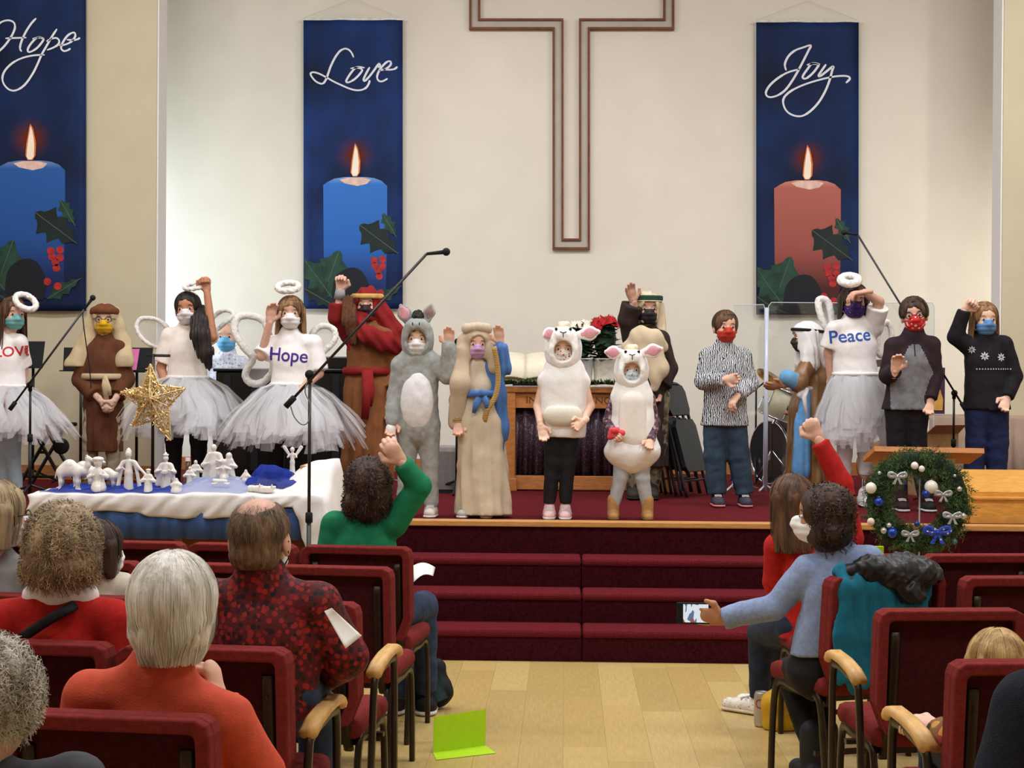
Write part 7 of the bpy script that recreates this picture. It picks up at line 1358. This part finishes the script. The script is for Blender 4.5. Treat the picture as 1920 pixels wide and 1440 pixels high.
def fig(px, Y, h, lab, arms=((-.28, .5), (.28, .5)), w=.3, head='round', lean=0., kneel=False, wings=False, cape=False, hold=False, base_z=None):
    c = top_at(px, Y); 
    if base_z is not None: c.z = base_z
    r = empty('nativity_figure', c, lab, 'figurine', ng); sd = S(); H = h; W = w * h * .74; q = lambda x, y, z: npv((x * H, y * H, z * H))
    if kneel: sd.cap(q(0, .05, .12), q(lean * .5, 0, .5), W * .75, W * .45, .02, None); sd.cap(q(0, -.1, .1), q(0, .15, .1), W * .55, W * .6, .02)
    else: sd.cap(q(0, 0, .06), q(lean * .4, 0, .45), W * .62, W * .46, .01); sd.cap(q(lean * .4, 0, .45), q(lean, 0, .72), W * .46, W * .34, .01); sd.cap(q(-.09 + lean, 0, .73), q(.09 + lean, 0, .73), W * .18, W * .18, .01)
    hz_ = .90 if not kneel else .80; hr = .078 * H if not kneel else .11 * H
    if kneel: sd.cap(q(lean * .5, 0, .5), q(lean, -.02, .66), W * .4, W * .25, .02)
    sd.ell(q(lean, -.02, hz_), (hr, hr * 1.1, hr * 1.2), None, .004); sd.cap(q(lean, 0, hz_ - .18), q(lean, 0, hz_), hr * .5, hr * .5, .005)
    for x, z in arms: sd.cap(q((.13 if x > 0 else -.13) + lean, 0, .70 if not kneel else .55), q(x + lean, -.06, z), W * .17, W * .16, .012); sd.cap(q(x + lean, -.06, z), q(x * .35 + lean, -.17, z + .06), W * .15, W * .11, .012) if not wings and abs(x) < .35 else None
    if cape: sd.cap(q(-.16, .03, .68), q(-.26, .03, .12), W * .2, W * .28, .02); sd.cap(q(.16, .03, .68), q(.26, .03, .12), W * .2, W * .28, .02)
    if head == 'veil': sd.cap(q(lean, .03, hz_ + .02), q(lean, .09, .55), hr * 1.15, W * .4, .02)
    sd.cut((0, 0, 0), (0, 0, -1)); sd.disp(lambda X: .0009 * np.sin(np.arctan2(X[:, 0], X[:, 1]) * 9 + X[:, 2] * 20)); vx = max(.0028, h * .016); sdf_obj('porcelain_body', (sd, vx), Mpor, r)
    if head == 'crown': b = MB(); b.lathe((lean * H, -.02 * H, (hz_ + .06) * H), [(hr * .9, 0), (hr * 1.05, .03 * H), (hr * 1.1, .07 * H), (hr * .6, .075 * H), (hr * .2, .13 * H)], 16); b.build('crown', Mpor, r, True)
    if head == 'turban': b = MB(); b.ball((lean * H, -.01 * H, (hz_ + .075) * H), (hr * 1.45, hr * 1.45, hr * .7), 16); b.build('turban', Mpor, r, True)
    if head == 'point': b = MB(); b.lathe((lean * H, 0, (hz_ + .02) * H), [(hr * 1.1, 0), (hr * .9, .06 * H), (hr * .3, .13 * H)], 14); b.build('hood', Mpor, r, True)
    if wings:
        for sx in (-1, 1): sd = S(); sd.cap(q(sx * .06, .06, .62), q(sx * .30, .08, .98), .05 * H, .07 * H, .01, (np.array((0, 1., 0)), .3)); sdf_obj('wing', (sd, vx), Mpor, r)
    if hold: b = MB(); b.box(-.07 * H, .07 * H, -.26 * H, -.14 * H, .44 * H, .56 * H, .006); b.build('gift', Mpor, r)
    return r
def camel(px, Y, h, lab, sx=1, head_up=True):
    c = top_at(px, Y); r = empty('camel_figure', c, lab, 'figurine', ng); sd = S(); H = h; q = lambda x, y, z: npv((sx * x * H, y * H, z * H))
    sd.cap(q(-.22, 0, .56), q(.2, 0, .58), .17 * H, .16 * H, .03); sd.ell(q(-.03, 0, .76), (.16 * H, .12 * H, .14 * H), None, .04); sd.chain([q(.24, 0, .56), q(.40, 0, .55), q(.50, 0, .74), q(.50, 0, .92)], [.11 * H, .08 * H, .065 * H, .06 * H], .02); sd.cap(q(.5, 0, .93), q(.68, -.02, .86), .07 * H, .045 * H, .012)
    for x, y in ((-.28, -.08), (-.28, .08), (.2, -.08), (.2, .08)): sd.chain([q(x, y, .5), q(x + .02, y, .26), q(x, y, .02)], [.085 * H, .045 * H, .04 * H], .015); sd.cap(q(x, y, .02), q(x + .05, y, .02), .045 * H, .04 * H, .01)
    sd.chain([q(-.38, 0, .58), q(-.44, 0, .36)], [.03 * H, .02 * H], .01); sd.cut((0, 0, 0), (0, 0, -1)); sdf_obj('porcelain_body', (sd, .0042), Mpor, r)
    for s_ in (-1, 1): b = MB(); b.ball(q(.47, s_ * .055, 1.0), (.02 * H, .015 * H, .035 * H), 8); b.build('ear', Mpor, r, True)
    b = MB(); b.box(-.14 * H, .1 * H, -.16 * H, .16 * H, .70 * H, .73 * H, .01); b.build('saddle_cloth', Mpor, r)
camel(132, 9.24, .19, 'larger white porcelain camel standing at the far end of the nativity scene'); camel(157, 9.42, .17, 'white porcelain camel standing behind the kneeling turbaned king')
fig(184, 9.14, .20, 'white porcelain king with tall turban kneeling before the camels', arms=((-.24, .4), (.26, .42)), w=.34, head='turban', kneel=True); camel(203, 9.34, .13, 'small white porcelain camel lying low between two kings')
fig(241, 9.26, .225, 'white porcelain robed shepherd with pointed hood and outstretched arm', arms=((-.26, .52), (.42, .42)), w=.26, head='point', cape=True); fig(278, 9.16, .125, 'short white porcelain figure with flat turban, hands folded', head='turban', w=.42)
fig(311, 9.36, .185, 'white porcelain crowned king with a gift in his hands', head='crown', w=.32, cape=True, hold=True); fig(331, 9.12, .085, 'small white porcelain child figure crouching at the table front', kneel=True, w=.62)
fig(356, 9.3, .105, 'white porcelain boy figure standing with folded arms', w=.40); fig(367, 9.4, .125, 'white porcelain shepherd boy carrying a lamb', w=.40, hold=True)
fig(401, 9.36, .20, 'tallest white porcelain figure, a robed man with spread cape', w=.34, cape=True, arms=((-.30, .42), (.26, .5))); fig(420, 9.30, .13, 'white porcelain kneeling figure between the tall pair', w=.34, kneel=True); fig(434, 9.36, .145, 'white porcelain veiled woman bending over the manger', head='veil', w=.36, lean=-.1); fig(461, 9.30, .075, 'tiny white porcelain figure sitting beside the blue tulle', kneel=True, w=.5, arms=((-.4, .3), (.3, .4)))
c = top_at(414, 9.2); r = empty('manger_figure', c, 'small white porcelain baby lying in a manger', 'figurine', ng); b = MB(); b.box(-.05, .05, -.025, .025, 0, .022, .006); b.build('manger', Mpor, r); sd = S(); sd.cap((-.02, 0, .028), (.025, 0, .028), .014, .012, .01); sd.ell((-.036, 0, .032), .011, None, .005); sdf_obj('baby', (sd, .003), Mpor, r)
fig(548, 9.45, .155, 'white porcelain angel with raised wings on the draped box', w=.22, wings=True, arms=((-.16, .62), (.16, .62)))
for px, Y, s_, lab in ((478, 9.12, .05, 'white porcelain lamb lying on the cloth'), (500, 9.12, .055, 'white porcelain ewe lying beside the lamb on the cloth')):
    c = top_at(px, Y); r = empty('sheep_figure', c, lab, 'figurine', ng); sd = S(); sd.cap((-s_ * .5, 0, s_ * .35), (s_ * .4, 0, s_ * .35), s_ * .36, s_ * .33, .01); sd.cap((s_ * .5, 0, s_ * .5), (s_ * .8, -.005, s_ * .6), s_ * .2, s_ * .14, .008); sd.cap((s_ * .3, 0, .008), (s_ * .8, -.01, .008), s_ * .1, s_ * .08, .006); sd.cut((0, 0, 0), (0, 0, -1)); sd.disp(lambda X: .0015 * sn(X, 300, 2)); sdf_obj('porcelain_body', (sd, .003), Mpor, r)
    b = MB(); b.ball((s_ * .55, -.012, s_ * .68), (.004, .008, .012), 8); b.build('ear', Mpor, r, True)
# ================================================================== things among the rows
def sheet(name, pts, m, lab, cat='paper', th=.0012, n=8, bend=0.):
    """thin sheet from four world corners"""
    a, b_, c, d = [Vector(p) for p in pts]; vs = []
    for i in range(n + 1):
        for j in range(n + 1): u, v = i / n, j / n; q = a * (1 - u) * (1 - v) + b_ * u * (1 - v) + c * u * v + d * (1 - u) * v; q = q + Vector((0, 0, bend * math.sin(u * math.pi))); vs.append(q)
    k = MB(); k.add(vs, [(i * (n + 1) + j, i * (n + 1) + j + 1, (i + 1) * (n + 1) + j + 1, (i + 1) * (n + 1) + j) for i in range(n) for j in range(n)]); o = k.build(name, m, None, True, off=a, solid=th); o.location = a; return tag(o, lab, cat)
M_paper = mat('white_paper', C(236, 234, 228), .8, .02)
g0, g1, g2, g3 = G(812, 1412, .002), G(910, 1398, .002), G(930, 1412, .002), G(818, 1425, .002)
gp = empty('folded_green_card', (g0 + g1) / 2, 'lime green folded card standing on the floor by the aisle chair', 'card'); M_lime = mat('lime_card', C(168, 206, 20), .75, .03)
h_ = .155; b = MB(); b.add([g0, g1, g1 + Vector((0, .03, h_)), g0 + Vector((0, .03, h_ - .005))], [(0, 1, 2, 3)]); b.build('upright_panel', M_lime, gp, off=gp.location, solid=.0015); b = MB(); b.add([g0, g1, g2, g3], [(0, 1, 2, 3)]); b.build('floor_panel', M_lime, gp, off=gp.location, solid=.0015)
sheet('song_sheet', [P(608, 1146, 4.62), P(622, 1140, 4.62), P(678, 1192, 4.68), P(648, 1216, 4.6)], M_paper, 'white sheet of paper held beside the patterned jumper')
k = [P(772, 1062, 8.0), P(816, 1064, 8.1), P(812, 1080, 7.95), P(775, 1092, 7.85)]; sheet('bulletin', k, M_paper, 'white open bulletin on the lap of the green jumper', bend=.02)
# bag under first-row chair
c = G(795, 1330, 0); o = empty('cloth_bag', c, 'black and teal patterned bag on the floor under the front row chair', 'bag'); sd = S(); sd.cap((-.06, .02, .09), (.06, .02, .09), .085, .08, .04); sd.cap((-.05, .02, .16), (.06, .03, .2), .05, .04, .04); sd.disp(lambda X: .008 * sn(X, 40, 2)); sd.cut((0, 0, .002), (0, 0, -1)); sdf_obj('bag_body', (sd, .008), M_blackm, o); b = MB(); b.add([(.03, -.08, .2), (.08, -.07, .2), (.12, -.06, .07), (.07, -.08, .05)], [(0, 1, 2, 3)]); b.build('teal_flap', mat('teal_print_cloth', C(40, 62, 66), .8, .3, 20), o, solid=.004)
# can, yellow bag
c = G(1428, 1362, 0); o = empty('drink_can', c, 'tall silver drink can with red lettering on the floor', 'can'); b = MB(); b.lathe((0, 0, 0), [(.026, 0), (.034, .008), (.036, .02), (.036, .145), (.031, .158), (.030, .162), (.028, .158)], 28); b.build('can_body', mat('can_silver', C(186, 180, 170), .35, .08, 10, metal=.6), o, True)
cu = bpy.data.curves.new('txt', 'FONT'); cu.body = 'Co'; cu.size = .062; cu.align_x = 'CENTER'; cu.align_y = 'CENTER'; to = bpy.data.objects.new('txt', cu); COL.objects.link(to); me = bpy.data.meshes.new_from_object(to.evaluated_get(bpy.context.evaluated_depsgraph_get())); bpy.data.objects.remove(to)
bm = bmesh.new(); bm.from_mesh(me); bmesh.ops.subdivide_edges(bm, edges=[e for e in bm.edges if e.calc_length() > .006], cuts=2); bmesh.ops.triangulate(bm, faces=bm.faces); bm.to_mesh(me); bm.free()
for v in me.vertices: a = v.co.x / .0365; v.co = Vector((math.sin(a) * .0366, -math.cos(a) * .0366, .108 + v.co.y))
link('lettering', me, mat('can_red', C(176, 30, 34), .5), o)
c = G(1470, 1368, 0); o = empty('yellow_handbag', c, 'mustard yellow handbag slumped on the floor beside the can', 'bag'); sd = S(); sd.cap((-.04, 0, .03), (.07, .02, .03), .06, .06, .03); sd.cap((-.045, 0, .12), (.07, .02, .12), .06, .055, .05); sd.cap((-.01, 0, .2), (.05, .02, .24), .03, .02, .05); sd.disp(lambda X: .005 * sn(X, 30, 2)); sd.cut((0, 0, .002), (0, 0, -1)); sdf_obj('bag_body', (sd, .007), mat('mustard_leather', C(206, 160, 32), .6, .12, 12), o); b = MB(); b.tube([(-.05, -.03, .16), (-.02, -.03, .22), (.01, -.02, .265), (.03, -.01, .25)], .006, 6); b.tube([(.01, -.02, .265), (.02, -.01, .28), (.03, 0, .262)], .007, 6); b.build('strap', mat('brown_leather', C(84, 60, 30), .6), o, True)
# phone
c = P(1300, 1150, 6.8); o = empty('mobile_phone', c, 'black mobile phone held out sideways showing the stage on its screen', 'phone'); kx = 6.8 / F
b = MB(); b.box(-31 * kx, 31 * kx, .0, .012, -20 * kx, 20 * kx, .003); b.build('case', M_blackm, o)
m = bpy.data.materials.new('phone_screen'); m.use_nodes = True; N = m.node_tree.nodes; L = m.node_tree.links; bs = N['Principled BSDF']; tc = N.new('ShaderNodeTexCoord'); v_ = N.new('ShaderNodeTexVoronoi'); v_.inputs['Scale'].default_value = 5; mp = N.new('ShaderNodeMapping'); mp.inputs['Scale'].default_value = (16, 1, 7); L.new(tc.outputs['Object'], mp.inputs[0]); L.new(mp.outputs[0], v_.inputs['Vector']); cr = N.new('ShaderNodeValToRGB'); cr.color_ramp.interpolation = 'CONSTANT'; e = cr.color_ramp.elements; e[0].color = C(226, 232, 240); e[1].position = .62; e[1].color = C(90, 110, 150); q = e.new(.78); q.color = C(150, 80, 60); q = e.new(.9); q.color = C(40, 40, 60); sep = N.new('ShaderNodeSeparateColor'); L.new(v_.outputs['Color'], sep.inputs[0]); L.new(sep.outputs[0], cr.inputs[0]); L.new(cr.outputs[0], bs.inputs['Emission Color']); bs.inputs['Emission Strength'].default_value = .9; bs.inputs['Base Color'].default_value = (.02, .02, .02, 1); bs.inputs['Roughness'].default_value = .2
b = MB(); b.box(-19 * kx, 28 * kx, -.0012, .0, -17 * kx, 17 * kx); b.build('screen', m, o)
# coats over the chair back in the second row right
ch = chairs[1, 1, 0]; Lc = ch.matrix_basis
def onchair(x, y, z): return npv(Lc @ Vector((x, y, z)))
yv = np.array((0, 1., 0)); sd = S()
for x, zb, w_ in ((-.19, .50, .035), (-.14, .47, .045), (-.08, .50, .045), (-.02, .60, .045), (.05, .66, .05), (.11, .68, .045)): sd.chain([onchair(x, -.035, .89), onchair(x, -.082, .82), onchair(x - .01, -.088, (zb + .8) / 2), onchair(x - .015, -.09, zb)], [w_ * .8, w_, w_, w_ * .9], .02, (yv, .42))
sd.cap(onchair(-.18, .0, .885), onchair(.11, .0, .885), .03, .03, .02); sd.disp(lambda X: .005 * np.sin(X[:, 0] * 110 + X[:, 2] * 9) + .002 * sn(X, 40, 3)); q = onchair(-.08, -.08, .86); o = sdf_obj('teal_fleece', (sd, .008), mat('teal_fleece', C(24, 104, 128), .95, .12, 20, bump=.2, bscale=200), None, q, loc=Vector(q)); tag(o, 'teal fleece hanging over the back of the chair under the black jacket', 'jacket')
sd = S(); pts = [onchair(-.17, -.03, .885), onchair(-.08, -.06, .90), onchair(.03, -.08, .885), onchair(.13, -.08, .88), onchair(.2, -.06, .87)]; sd.chain(pts, [.035, .05, .055, .055, .035], .04); sd.chain([onchair(.0, -.09, .87), onchair(.06, -.11, .81), onchair(.1, -.11, .80)], [.045, .04, .03], .04); sd.chain([onchair(.0, .01, .91), onchair(.1, .0, .915), onchair(.2, -.03, .89)], [.035, .04, .035], .04)
sd.disp(lambda X: .006 * np.abs(np.sin(X[:, 0] * 75 + 2.5 * np.sin(X[:, 2] * 40))) + .004 * sn(X, 70, 3) + .002 * sn(X, 160, 5)); q = pts[1]; o = sdf_obj('black_puffer_jacket', (sd, .007), mat('black_nylon', C(24, 23, 25), .42, .2, 20, spec=.4), None, q, loc=Vector(q)); tag(o, 'black quilted puffer jacket bundled on top of the chair back', 'jacket')
c = P(1648, 1031, 7.3); b = MB(); b.box(-.02, .02, -.006, .006, -.03, .016, .003); o = b.build('lime_booklet', M_lime, None); o.location = c; tag(o, 'small lime green booklet edge on the front row chair beside the blue pullover', 'booklet')
c = pz(353, 11.9, ZS); bt = empty('bottle', c, 'slim brown bottle with white cap standing on the stage behind the figures', 'bottle'); hb = P(353, 858, 11.9).z - ZS
b = MB(); b.lathe((0, 0, 0), [(.03, 0), (.034, .01), (.034, hb * .5), (.022, hb * .7), (.014, hb * .8), (.014, hb * .93)], 16); b.build('glass', mat('brown_glass', C(84, 56, 40), .2, .1, spec=.6), bt, True); b = MB(); b.lathe((0, 0, hb * .92), [(.017, 0), (.017, hb * .08)], 12); b.build('cap', M_white, bt)
print('TRIS', NTRI[0])
